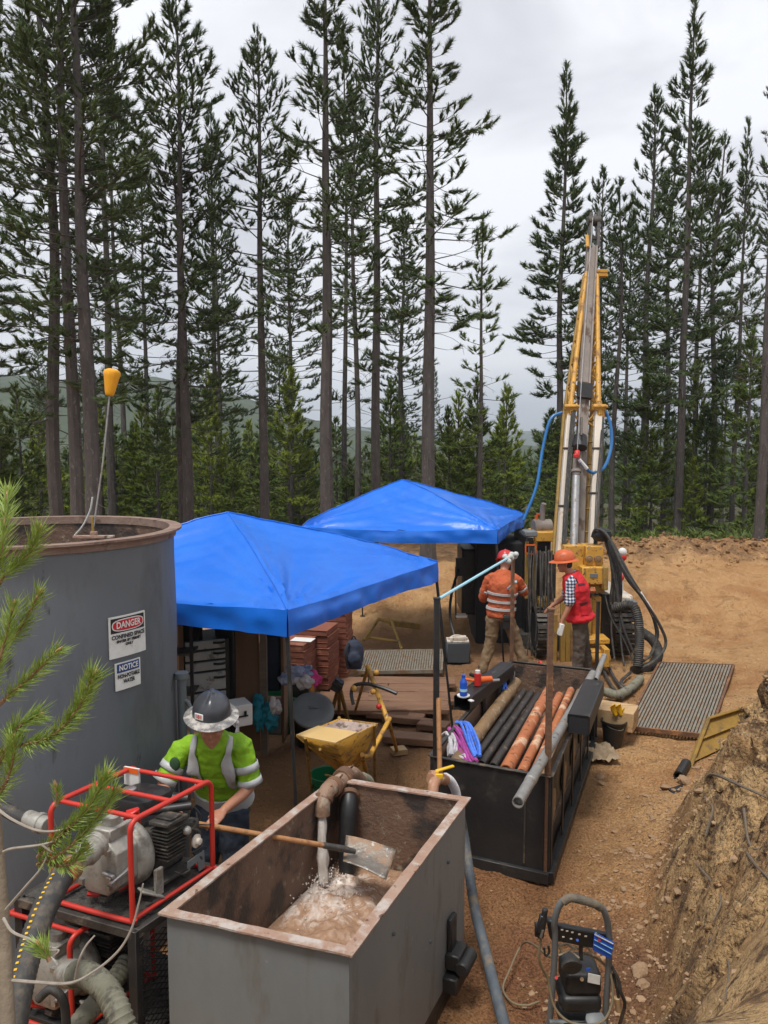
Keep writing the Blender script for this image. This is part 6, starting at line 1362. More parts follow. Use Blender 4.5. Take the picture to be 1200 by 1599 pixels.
# hydraulic hoses
def hose(px, r=.018, m=RUBBER, rib=False, nm='hydraulic_hose', par=rg):
    pts = [MP(*q) for q in px]; mb = MB()
    if rib: ribbed(mb, pts, r, .03, .14, 12)
    else: mb.tube(crv(pts, 7), r, 8)
    return mb.build(nm, m, par)
hb = (940, 832, 11.9)
hose([(925,838,11.8),(932,826,11.7),(950,838,11.6),(975,890,11.4),(1005,935,11.3),(1030,975,11.3),(1040,1005,11.3),(1025,1030,11.2),(1000,1045,11.2)], .022)
hose([(928,842,11.8),(938,830,11.7),(958,850,11.6),(985,900,11.4),(1012,945,11.4),(1025,985,11.4),(1020,1018,11.3),(1000,1036,11.3)], .020)
hose([(930,830,11.9),(946,826,11.8),(960,860,11.7),(978,902,11.5),(1000,930,11.5),(1018,960,11.4),(1028,990,11.4),(1016,1022,11.3)], .018)
hose([(944,840,11.8),(955,880,11.7),(966,940,11.6),(974,980,11.5),(990,1020,11.4),(1000,1042,11.3)], .018)
hose([(950,850,11.9),(962,900,11.7),(968,950,11.6),(970,1000,11.5),(975,1040,11.3)], .016)
hose([(952,860,11.9),(958,920,11.8),(955,980,11.6),(960,1030,11.4)], .016)
hose([(945,930,11.5),(955,965,11.4),(975,1000,11.3),(992,1040,11.2)], .012)
for k in range(7): hose([(936+k*3,835+k*2,11.9),(950+k*3,850+k*5,11.75),(956+k*2.5,900+k*3,11.7),(952+k*3,940,11.7)], .013)
m_ = MB(); c = MP(940,835,11.8); m_.sphere(c, (.16,.12,.11), 12, 8); m_.box(c + V(.02,-.1,.03), (.16,.05,.06)); rp('hose_bundle_clamp', m_, BLACKP)
hose([(956,950,11.6),(985,945,11.5),(996,962,11.4),(999,1000,11.3),(996,1040,11.2)], .062, RUBBER, True, 'corrugated_hose')
hose([(1000,985,12.2),(1020,1000,12.0),(1028,1020,11.8),(1018,1040,11.5),(990,1048,11.3)], .07, RUBBER, True, 'corrugated_hose')
for k in range(5): c0 = MP(993+k*1.5, 880+k*22, 11.4)
for px, py, q, r_ in ((1000,925,1012,945),(1010,940,1022,962)): m_ = MB(); m_.tube([MP(px,py,11.32), MP(q,r_,11.32)], .024, 8); rp('hose_sleeve', m_, WHITE)
hose([(818,812,12.6),(838,760,12.7),(848,700,12.9),(860,655,13.0),(878,644,13.05)], .026, HOSEB, nm='blue_hose')
hose([(944,640,13.0),(953,660,12.9),(955,695,12.8),(945,728,12.6),(928,738,12.5),(917,733,12.4),(907,721,12.35)], .026, HOSEB, nm='blue_hose')
m_ = MB(); m_.tube([MP(917,732,12.38), MP(905,718,12.35)], .032, 8); rp('hose_fitting', m_, WHITE)
random.seed(21)
for k in range(9): x0 = 826+k*4.5; hose([(x0, rnd(850,870), 12.3),(x0+rnd(-4,4), rnd(900,920), 12.1),(x0+rnd(-6,6), rnd(950,970), 12.05),(x0+rnd(-8,8), rnd(1000,1030), 12.0)], rnd(.010,.018))
for k in range(4): hose([(878+k*2, 850, 11.9),(882+k*2, 780, 12.2),(888+k*2, 700, 12.6),(893+k*2, 642, 12.9)], .010)
for k in range(3): hose([(928+k*2, 850, 11.9),(932+k*2.5, 760, 12.3),(938+k*2, 690, 12.7),(939+k, 645, 12.95)], .010)
for px, py in ((879,790),(886,700),(926,770),(932,700)): m_ = MB(); c = MP(px, py, lerp(12.0,13.0,(868-py)/230)-.06); m_.box(c, (.14,.05,.035)); rp('hose_clip', m_, DARKM, bevel=.004)
for px, py in ((886,858),(886,884),(908,858),(908,884),(920,857),(938,857),(914,893),(942,893),(913,908),(943,908)): m_ = MB(); c = MP(px, py, 11.49 if px > 910 else 11.74); m_.cyl(c - V(0,.015,0), c + V(0,.02,0), .011, n=6); rp('bolt', m_, STEEL)
bx('serial_plate', 922, 896, 934, 902, 11.49, .01, PLASTG, .002)
# red and white gear hanging behind the hoses
m_ = MB(); m_.cyl(MP(972,935,12.3), MP(971,868,12.3), .022, n=8); rk = rp('lever_post', m_, WHITE)
for py, m in ((862,WHITE),(870,REDP),(884,REDP),(902,REDP)): m_ = MB(); m_.sphere(MP(972 - (4 if py > 880 else 0), py, 12.28), (.075,.05,.07), 10, 6); m_.build('knob', m, rk)
# hoses and muddy sleeve on the ground at the rig's foot
gh = MB(); ribbed(gh, [G(1000,1060,.06), G(985,1075,.06), G(965,1085,.07), G(945,1080,.08)], .055, .03, .16); tag(gh.build('corrugated_hose', HOSEO), 'muddy ribbed hose end lying behind the lumber block', 'hose')
for i, pts in enumerate([[(950,1040),(962,1062),(975,1078)], [(940,1042),(955,1070),(972,1090)], [(985,1050),(970,1066),(990,1080)]]):
    m_ = MB(); m_.tube(crv([G(x, y, .06) for x, y in pts], 5), .022, 8); tag(m_.build('rubber_hose', RUBBER), ['leftmost short black hose in the mud at the rig foot', 'middle short black hose in the mud at the rig foot', 'short black hose nearest the steel grating'][i], 'hose', 'black hoses at the rig foot')
# ================================================================== SCREEN, BATTERY, BAG, STAND BY THE FAR CANOPY
bt = thing('battery', G(716,1035,0), 'grey battery box with pale terminals on the ground by the rig', 'battery')
a = G(716,1036,0); m_ = MB(); m_.box(a + V(0,.15,.16), (.36,.30,.32)); m_.build('case', mat('dark_grey_plastic', (.06,.07,.08), rough=.6), bt, bevel=.015)
m_ = MB(); m_.box(a + V(0,.15,.33), (.34,.24,.03)); m_.cyl(a+V(-.1,.05,.33), a+V(-.1,.05,.40), .03); m_.cyl(a+V(.12,.08,.33), a+V(.12,.08,.39), .03); m_.box(a + V(.03,.1,.38), (.20,.12,.05)); m_.tube(crv([a+V(-.15,.1,.36), a+V(-.05,.08,.42), a+V(.1,.1,.40)],4), .014, 6); m_.build('terminal_cover', WHITEP, bt, bevel=.01)
m_ = MB(); m_.tube(crv([a+V(-.05,.12,.40), P(703,960,12.2), P(706,925,12.6), P(716,890,13.0)], 8), .022, 8); m_.build('cable', BLACKP, bt)
mn_t = thing('monitor_arm', P(716,940,12.9), 'black bracket with a small grey shelf beside the rig engine', 'bracket')
m_ = MB(); m_.beam(P(712,885,13.0), P(712,966,12.9), .02, .12); m_.beam(P(712,885,13.1), P(724,885,13.1), .1, .3); m_.build('arm', BLACKP, mn_t)
m_ = MB(); m_.box(P(720,961,12.9), (.18,.2,.03)); m_.build('shelf', WHITEP, mn_t)
# ================================================================== GRATING MATS
def grating(name, C4, nb, m, label, edge=None, th=.04, cross=6):
    c = sum(C4, V(0,0,0))/4; t = thing(name, V(c.x,c.y,0), label, 'grating'); a, b, c_, d = C4
    me = None
    for i in range(nb):
        s = i/(nb-1); p = a.lerp(b, s); q = d.lerp(c_, s); m_ = MB(); m_.beam(p, q, .026, th); o = m_.build('bearing_bar', m, t)
    for i in range(cross): s = (i+.5)/cross; m_ = MB(); m_.beam(a.lerp(d, s) - V(0,0,.006), b.lerp(c_, s) - V(0,0,.006), .014, .02); m_.build('cross_bar', m, t)
    for p, q in ((a,b),(b,c_),(c_,d),(d,a)): m_ = MB(); m_.beam(p, q, .03, th*1.25); m_.build('edge_bar', edge or m, t)
    return t
grating('steel_grating', [G(978,1136,.06), G(1108,1150,.06), G(1146,1040,.06), G(1030,1036,.06)], 25, GRATE, 'rusty steel grating mat lying on the dirt right of the rig', edge=RUST, cross=5)
grating('steel_grating', [G(560,1050,.13), G(690,1048,.13), G(692,1016,.13), G(572,1018,.13)], 34, GRATE, 'dark steel grating laid on planks between the two canopies')
# lumber block, bucket with gloves, rag, formwork sheet
lb = MB(); a, b = G(902,1116,.20), G(1001,1124,.20)
pa, pb = P(905,1090,8.9), P(994,1105,8.6); pa.z = pb.z = .27; m_ = MB(); m_.beam(pa, pb, .34, .22); tag(m_.build('lumber_block', WOOD, None, org=pa, bevel=.006), 'thick pale lumber block beside the black square tube', 'lumber')
bk = thing('bucket', G(957,1160,0), 'small black bucket with yellow gloves hanging over its edge', 'bucket'); a = G(957,1163,0)
m_ = MB(); m_.lathe([(.001,.01),(.095,.0),(.10,.02),(.135,.26),(.145,.265),(.145,.285),(.128,.285),(.10,.06),(.001,.05)], a, V(.03,0,1), 20); m_.build('pail', BLACKP, bk)
m_ = MB(); m_.tube(crv([a + V(-.14,0,.27), a+V(-.06,-.13,.24), a+V(.06,-.14,.22), a+V(.14,0,.27)],5), .005, 6); m_.build('handle', DARKM, bk)
gv = thing('work_glove', a + V(0,0,.3), 'pair of yellow and black work gloves draped on the small bucket', 'gloves')
for dx in (.0, .06):
    m_ = MB(); c = a + V(.02+dx,-.01,.36); hand(m_, c, V(-.35,-.1,.9), V(0,-1,0), V(1,0,0), .9, .5); o = m_.build('glove', YELP, gv); remesh(o, .008, 2)
rgc = thing('rag', G(928,1178,0), 'crumpled tan rag beside the foot of the trough', 'rag'); m_ = MB(); c = G(930,1180,.0); random.seed(3)
m_.grid(lambda s, t: c + V((s-.5)*.42, (t-.5)*.42, .05 + .09*mn.noise(V(s*4,t*4,1)) + .05*mn.noise(V(s*9,t*9,2))), 24, 24); o = m_.build('cloth', mat('tan_rag', (.35,.27,.18), (.22,.16,.10), sc=9, rough=.95), rgc, angle=180)
fs = thing('steel_plate', G(1075,1232,0), 'dirty yellow steel tray leaning on the cut bank at right', 'tray')
a = G(1062,1232,.0); b = P(1165,1180,8.35); c = P(1172,1104,9.1); d = P(1108,1126,8.9)
a = P(1064,1230,7.65); b = P(1158,1178,8.3); c = P(1170,1104,8.9); d = P(1104,1124,8.5)
n_ = (b-a).cross(d-a).normalized(); n_ = -n_ if n_.y > 0 else n_
m_ = MB(); m_.prism([a,b,c,d], n_*-.012); m_.build('sheet', YELD, fs, bevel=.003)
for p, q in ((a,b),(b,c),(c,d),(d,a)): m_ = MB(); m_.beam(p + n_*.02, q + n_*.02, .03, .06, up=n_); m_.build('edge_lip', YELD, fs, bevel=.004)
for s in (.35, .68): m_ = MB(); m_.beam(a.lerp(d, s)+n_*.02, b.lerp(c, s)+n_*.02, .02, .03, up=n_); m_.build('stiffener', YELD, fs)
m_ = MB(); m_.beam(a.lerp(b,.05)+n_*.06-V(0,0,.05), b + n_*.05 - V(0,0,.05), .03, .035); m_.build('lower_bar', YEL, fs)
pc = MB(); pc.shell(G(1060,1212,.06), G(1072,1192,.06), .052, .012, 16); tag(pc.build('pipe_offcut', BLACKP, None), 'short black pipe offcut at the foot of the yellow tray', 'pipe')
m_ = MB(); m_.prism([G(1044,1236,.01), G(1068,1228,.01), G(1072,1238,.01), G(1052,1244,.01)], V(0,0,.03)); tag(m_.build('rubber_scrap', BLACKM), 'flat black scrap by the corner of the yellow tray', 'scrap')
# ================================================================== PLANK FLOOR BETWEEN THE CANOPIES
pf = thing('plank_platform', G(630,1090,0), 'muddy plank platform between the canopies', 'platform')
rows = [(1056,1066),(1067,1079),(1080,1093),(1094,1108)]
for i, (y0, y1) in enumerate(rows):
    for (xa, xb) in ((520,606),(608,700)) if i % 2 else ((500,575),(577,712)):
        q = [G(xa - (i*5), y1, .12), G(xb + i*1, y1+1, .12), G(xb, y0+1, .12), G(xa, y0, .12)]
        m_ = MB(); m_.prism([p + V(0,0,rnd(-.006,.006)) for p in q], V(0,0,-.06)); m_.build('plank', MUDWOOD, pf, bevel=.006)
for i, (xa, xb, y) in enumerate(((600,662,1118),(655,700,1130),(600,680,1150),(575,640,1112))):
    m_ = MB(); m_.beam(G(xa,y,.05), G(xb,y+6,.05), .22, .08); tag(m_.build('plank', MUDWOOD, None, bevel=.008), ['longest muddy plank before the platform edge', 'muddy plank nearest the trough post', 'muddy plank nearest the camera before the platform', 'muddy plank crossing behind the yellow rod stand'][i], 'plank', 'loose planks by the platform')
m_ = MB(); m_.box(G(623,1172,.03), (.16,.14,.06), Matrix.Rotation(.3,3,'Z')); tag(m_.build('wood_block', WOOD, None, bevel=.004), 'small wood block under the foot of the yellow rod stand', 'block')
# ================================================================== CORE BOXES
cbm = MB(); cbm.box((0,0,.035), (.62,.42,.066)); cbm.box((0,0,.0745), (.635,.435,.009)); _o = cbm.build('core_box', COREBOX, None, bevel=.004); CBME = _o.data; bpy.data.objects.remove(_o)
def stack(px, py, n, rz, k, where, sx=1.0):
    g = G(px, py, 0)
    words = ['bottom', 'second', 'third', 'fourth', 'fifth', 'sixth', 'seventh', 'eighth', 'ninth', 'tenth', 'eleventh', 'twelfth', 'thirteenth']
    for i in range(n):
        o = inst('core_box', CBME, None, (g.x + rnd(-.012,.012), g.y + rnd(-.012,.012), .12 + i*.0805), (0,0,rz + rnd(-.03,.03)), (sx,1.15,1)); b = o.modifiers.new('bevel', 'BEVEL'); b.width = .004
        tag(o, 'reddish brown core box, ' + ('topmost' if i == n-1 else words[i] + (' from the bottom' if i else '')) + ' of the ' + where, 'core box', 'stacked core boxes')
random.seed(8)
G1 = G(442,1085,0); stack(442, 1096, 9, R(-14), 0, 'front stack beside the canopy leg', 1.25); stack(487, 1080, 10, R(-14), 0, 'middle core box stack', 1.0); stack(520, 1062, 12, R(-8), 0, 'tall stack furthest back', .8)
pp = MB(); tz = .12 + 9*.0805 + .003; gg = G(442,1096,0); pp.box(V(gg.x+.28, gg.y-.08, tz+.006+.0), (.28,.19,.004), Matrix.Rotation(R(-14),3,'Z')); tag(pp.build('paper_sheet', WHITE), 'white sheet of paper lying on top of the core boxes', 'paper')
pl = MB()
for k in range(2): pl.box(G(480,1102,.05) + V(0,k*.3,0), (1.7,.10,.10), Matrix.Rotation(R(-12),3,'Z'))
pt = thing('pallet', G(480,1100,0), 'low timber bearer frame under the core box stacks', 'pallet')
for k in range(2): m_ = MB(); m_.box(G(480,1104,.045) + V(0,k*.34,0), (1.7,.10,.09), Matrix.Rotation(R(-12),3,'Z')); m_.build('bearer', MUDWOOD, pt, bevel=.005)
for k in range(4): m_ = MB(); m_.box(G(455+k*22,1099,.105) + V(0,.15,0), (.16,.62,.022), Matrix.Rotation(R(-12),3,'Z')); m_.build('slat', MUDWOOD, pt)
# backpack
bp_ = thing('backpack', G(554,1050,.12), 'dark blue backpack slumped beside the tall core box stack', 'backpack'); c = P(553,1018,10.0)
m_ = MB(); m_.sphere(c + V(0,0,-.02), (.13,.11,.20), 14, 10); m_.sphere(c + V(0,-.09,-.07), (.095,.06,.11), 12, 8); m_.box(c + V(0,0,-.16), (.2,.16,.10)); o = m_.build('pack_body', mat('navy_cloth', (.02,.028,.05), (.03,.04,.07), sc=12, rough=.8), bp_); remesh(o, .015, 5, .03, .1)
m_ = MB(); m_.tube(crv([c+V(-.06,-.09,.14), c+V(-.10,-.14,.0), c+V(-.08,-.12,-.16)],5), .014, 6); m_.tube(crv([c+V(-.03,-.02,.17), c+V(0,-.03,.22), c+V(.03,-.02,.17)],4), .009, 6); m_.build('strap', BLACKM, bp_)
# ================================================================== TOOL CHEST, PANELS, SHELF under the near canopy
cab = thing('tool_chest', G(318,1140,0), 'dark tool chest with a column of pale drawers standing open', 'tool chest')
cx0 = P(300,1060,7.6); rzc = R(24); RC = Matrix.Rotation(rzc, 3, 'Z'); base = V(cx0.x+.12, 7.75, 0)
def CL(x, y, z): return base + RC @ V(x, y, z)
m_ = MB(); m_.box(CL(0,.25,.72), (.46,.48,1.35), RC); m_.build('cabinet', BLACKP, cab, bevel=.01)
m_ = MB(); m_.box(CL(-.26,.22,.85), (.05,.5,1.6), RC); m_.build('side_board', PLY, cab)
for k, (z, h) in enumerate(((1.36,.10),(1.25,.10),(1.14,.10),(.98,.20),(.77,.20),(.56,.20))):
    m_ = MB(); m_.box(CL(-.02,-.02,z), (.40,.03,h-.015), RC); dr = m_.build('drawer', WHITEP if k < 9 else PLASTG, cab, bevel=.004); dr.data.materials[0] = MATS.get('drawer_grey') or mat('drawer_grey', (.42,.43,.42), (.34,.35,.34), sc=8, rough=.5, c3=(.2,.19,.17), s3=9)
    m_ = MB(); m_.tube(crv([CL(.06,-.045,z+h*.2), CL(.10,-.075,z+h*.22), CL(.15,-.075,z+h*.22), CL(.17,-.045,z+h*.2)],3), .012, 6); m_.build('drawer_handle', BLACKP, dr)
bp2 = thing('dark_cabinet', P(345,1040,8.0), 'dark blue black tall cabinet beside the tool chest', 'cabinet'); a, b = P(336,1040,7.95), P(366,1040,7.95)
m_ = MB(); m_.box(((a.x+b.x)/2, 8.2, .95), (b.x-a.x, .5, 1.7)); m_.build('case', BLACKP, bp2, bevel=.01); m_ = MB(); m_.box(((a.x+b.x)/2, 7.94, .95), ((b.x-a.x)*.86, .012, 1.55)); m_.build('door', BLACKM, bp2, bevel=.003)
pn = thing('plywood_panel', P(386,1050,8.1), 'upright brown plywood panel with dark edge posts under the near canopy', 'panel'); a, b = P(367,1050,8.0), P(404,1050,8.0)
m_ = MB(); m_.box(((a.x+b.x)/2, 8.05, 1.0), (b.x-a.x, .03, 1.75)); m_.build('sheet', PLY, pn)
m_ = MB(); m_.box((b.x+.05, 8.03, 1.0), (.07, .07, 1.8)); m_.build('edge_post', WOODS, pn)
sh2 = thing('open_shelf', P(425,1040,8.6), 'open timber shelf frame with a dark blue crate inside', 'shelf'); a, b = P(412,1010,8.5), P(444,1010,8.5)
for x in (a.x, b.x): m_ = MB(); m_.box((x, 8.5, .75), (.03,.35,1.3)); m_.build('upright', PLY, sh2)
for z in (.5, 1.38): m_ = MB(); m_.box(((a.x+b.x)/2, 8.5, z), (b.x-a.x, .35, .03)); m_.build('board', PLY, sh2)
m_ = MB(); m_.box(((a.x+b.x)/2, 8.5, .98), ((b.x-a.x)*.8,.28,.62)); m_.build('dark_crate', mat('navy_plastic', (.025,.035,.06), rough=.6), sh2, bevel=.02); m_ = MB(); m_.box(((a.x+b.x)/2, 8.42, .33), ((b.x-a.x)*.9,.2,.28)); m_.build('grey_crate', PLASTG, sh2, bevel=.02)
rkf = thing('shelf_rack', P(275,1050,7.3), 'dark steel rack with a leaning rod behind the round tank', 'rack')
for px in (258, 300):
    q = P(px,1050,7.4); m_ = MB(); m_.box((q.x, 7.4, .9), (.03,.03,1.7)); m_.build('upright', BLACKS, rkf); m_ = MB(); m_.box((q.x, 7.8, .9), (.03,.03,1.7)); m_.build('upright', BLACKS, rkf)
for z in (.5,.95,1.35): q, r_ = P(258,1050,7.4), P(300,1050,7.4); m_ = MB(); m_.box(((q.x+r_.x)/2, 7.6, z), (r_.x-q.x, .42, .02)); m_.build('shelf_board', DARKM, rkf)
m_ = MB(); m_.box(P(280,1000,7.75), (.42,.03,1.4)); m_.build('back_sheet', BLACKM, rkf)
m_ = MB(); m_.cyl(P(262,1100,7.1), P(282,1072,7.2), .03, n=10); m_.cyl(P(276,1078,7.15), P(284,1066,7.2), .045, n=10); m_.build('leaning_rod', PLASTG, rkf)
m_ = MB(); m_.cyl(P(274,1088,6.9), P(296,1104,6.8), .008, n=6); tag(m_.build('garden_stake', GREENP), 'thin green stick leaning behind the man in lime green', 'stick')
m_ = MB(); m_.box(P(285,1140,5.9) + V(0,0,-.05), (.30,.28,.12), Matrix.Rotation(.25,3,'Z')); tag(m_.build('wooden_box', WOOD, None, bevel=.006), 'pale wooden box beside the tank behind the man in lime green', 'box')
m_ = MB(); c = P(294,1126,5.9); m_.grid(lambda s, t: c + V((s-.5)*.22, (t-.5)*.16, .05*mn.noise(V(s*4,t*4,5)) + .03 - .05*abs(s-.5)), 16, 12); o = m_.build('red_rag', GARNET, None, angle=180); tag(o, 'dark red rag lying on the pale wooden box', 'rag')
wb = thing('white_box', P(374,1112,7.0), 'small white case with dark latch behind the man in lime green', 'case'); m_ = MB(); c = P(375,1112,7.0); m_.box(c, (.17,.22,.20), Matrix.Rotation(.5,3,'Z')); m_.build('case_body', WHITE, wb, bevel=.008)
m_ = MB(); m_.box(c + V(.03,-.12,.0), (.14,.01,.012), Matrix.Rotation(.5,3,'Z')); m_.box(c + V(.07,-.10,.02), (.02,.02,.05)); m_.build('latch', BLACKP, wb)
# ================================================================== BUCKETS, LID, BAGS, RAGS
def bucket(loc, r, h, m, label, nm='bucket', tilt=V(0,0,1)):
    t = thing(nm, loc, label, 'bucket'); m_ = MB(); m_.lathe([(.001,.004),(r*.82,0),(r*.84,.02),(r*.97,h*.82),(r*1.05,h*.83),(r*1.05,h*.87),(r*.99,h*.88),(r*1.0,h),(r*1.06,h+.004),(r*1.06,h+.012),(r*.94,h+.010),(r*.8,.04),(.001,.03)], loc, tilt, 24); m_.build('pail', m, t, angle=30)
    m_ = MB(); m_.tube(crv([loc + V(-r,0,h*.9), loc+V(-r*.6,-r*.9,h*.7), loc+V(r*.6,-r*.9,h*.7), loc+V(r,0,h*.9)],5), .004, 5); m_.build('handle', DARKM, t); return t
bucket(G(446,1140,0), .155, .34, GREENP, 'green bucket standing left of the round grey lid')
bucket(G(431,1136,0)+V(-.02,.25,0), .15, .33, GREENP, 'green bucket half hidden behind the front green one')
gb2 = G(512,1258,0); bucket(gb2, .17, .30, GREENP, 'green bucket under the yellow hopper by the mud tank corner')
ld = thing('bin_lid', P(490,1108,7.9), 'round grey bin lid leaning against the buckets', 'lid'); c = P(489,1109,7.7); ax = V(.15,-.55,.8).normalized()
m_ = MB(); m_.lathe([(.001,.035),(.05,.04),(.12,.030),(.16,.034),(.20,.022),(.215,.012),(.22,-.012),(.205,-.012),(.20,.008),(.001,.02)], c, ax, 32); m_.build('lid_disc', PLASTG, ld, angle=25)
m_ = MB(); m_.box(c + ax*.05, (.10,.02,.02)); m_.build('handle', PLASTG, ld, bevel=.005)
m_ = MB(); m_.lathe([(.001,.0),(.19,.0),(.21,.3),(.20,.31)], G(487,1158,0), V(0,0,1), 24); tag(m_.build('dark_bin', BLACKP), 'dark plastic bin behind the round grey lid', 'bin')
def crumple(nm, c, sx, sy, sz, m, label, cat, seed, vox=.012):
    random.seed(seed); mb = MB()
    for k in range(6): mb.sphere(c + V(rnd(-1,1)*sx*.5, rnd(-1,1)*sy*.5, rnd(-1,1)*sz*.5), (sx*rnd(.25,.5), sy*rnd(.25,.5), sz*rnd(.25,.5)), 10, 6)
    o = mb.build(nm, m, None, org=c); remesh(o, vox, 2, min(sx,sz)*.5, .05); return tag(o, label, cat)
crumple('glove_pile', P(413,1106,7.9), .20, .14, .24, TEAL, 'teal plastic bag hanging in front of the shelf', 'bag', 1)
crumple('cleaning_cloth', P(404,1118,7.8), .08, .06, .22, TEAL, 'teal rag tail below the teal bag', 'rag', 2)
crumple('glove', P(430,1105,7.8), .10, .08, .16, WHCL, 'black and white glove beside the teal bag', 'glove', 3)
crumple('rag', P(463,1052,8.0), .24, .14, .14, mat('grey_blue_cloth', (.20,.25,.40), (.35,.38,.48), sc=18, rough=.9), 'pale blue rag heaped on the bin near the canopy leg', 'rag', 4)
crumple('rag', P(486,1060,7.95), .13, .10, .12, PINK, 'pink rag heaped beside the pale blue one', 'rag', 5)
crumple('rag', P(474,1068,7.85), .16, .10, .12, WHCL, 'white rag under the pink and blue ones', 'rag', 6)
crumple('rag', P(372,1150,6.4), .05, .05, .20, WHCL, 'white strip of cloth hanging behind the man in lime green', 'rag', 7)
m_ = MB(); m_.lathe([(.18,0),(.20,.55),(.21,.56)], G(466,1128,0)+V(0,.25,0), V(0,0,1), 20); tag(m_.build('dark_bin', BLACKP), 'tall dark bin under the heaped rags', 'bin')
m_ = MB(); m_.lathe([(.03,0),(.03,.12),(.012,.16),(.012,.18)], P(487,1090,7.9), V(0,0,1), 12); tag(m_.build('spray_bottle', mat('amber_plastic', (.5,.2,.03), rough=.4)), 'amber bottle standing below the pink rag', 'bottle')
# ================================================================== YELLOW HOPPER STAND
hp_ = thing('hopper', G(545,1230,0), 'yellow funnel hopper on splayed legs behind the mud tank', 'hopper')
ht = [P(462,1147,6.05), P(525,1158,5.85), P(592,1128,6.35), P(532,1119,6.62)]; zt = sum(p.z for p in ht)/4
ht = [G(462,1147,zt), G(524,1159,zt), G(591,1127,zt), G(530,1119,zt)]
ms_, me_ = ht[0].lerp(ht[3], .5), ht[1].lerp(ht[2], .5)
m_ = MB(); m_.prism([ht[0], ht[1], me_, ms_], V(0,0,-.012)); m_.build('cover_plate', mat('pale_yellow_paint', (.66, .46, .20), (.60, .40, .16), sc=4, rough=.55), hp_, bevel=.004)
neck = (me_+ht[3].lerp(ht[2],.5))/2; lw = G(560,1225,.30)
def qp(c, r): return [c + V(-r,-r,0), c + V(r,-r,0), c + V(r,r,0), c + V(-r,r,0)]
m_ = MB(); m_.loft([[p + V(0,0,-.014) for p in (ht[0], ht[1], ht[2], ht[3])], [p.lerp(lw + V(-.05,-.02,.0), .62) for p in (ht[0], ht[1], ht[2], ht[3])], qp(lw, .05)], caps=False); o = m_.build('funnel', YEL, hp_, angle=20); sl = o.modifiers.new('thick', 'SOLIDIFY'); sl.thickness = .006
m_ = MB(); m_.grid(lambda s, t: ms_.lerp(me_, s).lerp(ht[3].lerp(ht[2], s), t) + V(0,0,-.03-.06*math.sin(s*3.14)*math.sin(t*3.14)), 12, 12); m_.build('wet_sand', mat('wet_cuttings', (.28,.20,.17), (.45,.36,.32), sc=20, rough=.4, bump=.6, c3=(.14,.10,.08), s3=12), hp_)
for p, q in ((ht[0].lerp(ht[1],.25), G(488,1246,0)), (ht[1].lerp(ht[2],.9), G(586,1232,0)), (ht[3], G(530,1205,0)), (lw, G(592,1232,0))):
    m_ = MB(); m_.tube([p - V(0,0,.01), q], .014, 8); m_.build('leg', YELD, hp_)
m_ = MB(); m_.tube([G(508,1210,.35), G(556,1222,.25)], .012, 8); m_.build('cross_brace', YELD, hp_); m_ = MB(); m_.tube([P(500,1170,6.0), lw], .012, 8); m_.build('diagonal_brace', YELD, hp_)
# rod stand behind the hopper
rs_ = thing('rod_stand', G(590,1150,0), 'yellow tripod rod stand with a curved black arm', 'stand')
for p, q, r_ in ((P(574,1040,7.6), P(606,1126,7.1), .024), (P(606,1122,7.1), G(620,1172,.06), .020), (P(609,1122,7.05), P(578,1180,6.5), .022), (P(578,1180,6.5), P(566,1182,6.4), .02), (P(566,1178,6.4), G(574,1215,0.02), .02), (P(575,1042,7.7), G(555,1110,.1), .018)):
    m_ = MB(); m_.tube([p, q], r_, 10); m_.build('yellow_tube', YEL, rs_)
m_ = MB(); m_.tube(crv([P(552,1100,7.3), P(549,1082,7.35), P(555,1070,7.35), P(575,1068,7.35), P(600,1075,7.3), P(620,1083,7.25)],6), .018, 8); m_.build('curved_arm', BLACKP, rs_)
for px, py in ((553,1075),(583,1080),(588,1050),(592,1103)):
    m_ = MB(); m_.sphere(P(px,py,7.15), .028, 10, 6); m_.build('knob', YEL if px != 592 else REDP, rs_)
r2s = thing('pipe_tripod', G(535,1125,0), 'yellow pipe tripod with a dark clamp head behind the hopper', 'tripod')
for p, q in ((P(530,1070,7.7), G(512,1135,0.02)), (P(530,1070,7.7), G(545,1130,0.02)), (P(530,1068,7.7), G(530,1110,0.1))): m_ = MB(); m_.tube([p, q], .022, 8); m_.build('leg', YELD, r2s)
m_ = MB(); m_.box(P(527,1070,7.65), (.10,.10,.12), Matrix.Rotation(.5,3,'Y')); m_.cyl(P(520,1066,7.6), P(534,1076,7.6), .03, n=10); m_.build('clamp_head', BLACKP, r2s, bevel=.015)
r3 = thing('yellow_trestle', G(600,1010,0), 'yellow trestle on the dirt slope behind the grating', 'trestle')
for p, q in ((P(592,966,13.2), P(568,1000,12.6)), (P(612,970,13.2), P(628,1014,12.4)), (P(592,967,13.2), P(612,972,13.2)), (P(574,995,12.8), P(624,1002,12.6))): m_ = MB(); m_.tube([p, q], .026, 8); m_.build('tube', YELD, r3)
m_ = MB(); m_.beam(P(608,972,13.4), P(655,978,13.6), .10, .10); m_.build('beam', YELD, r3, bevel=.01)
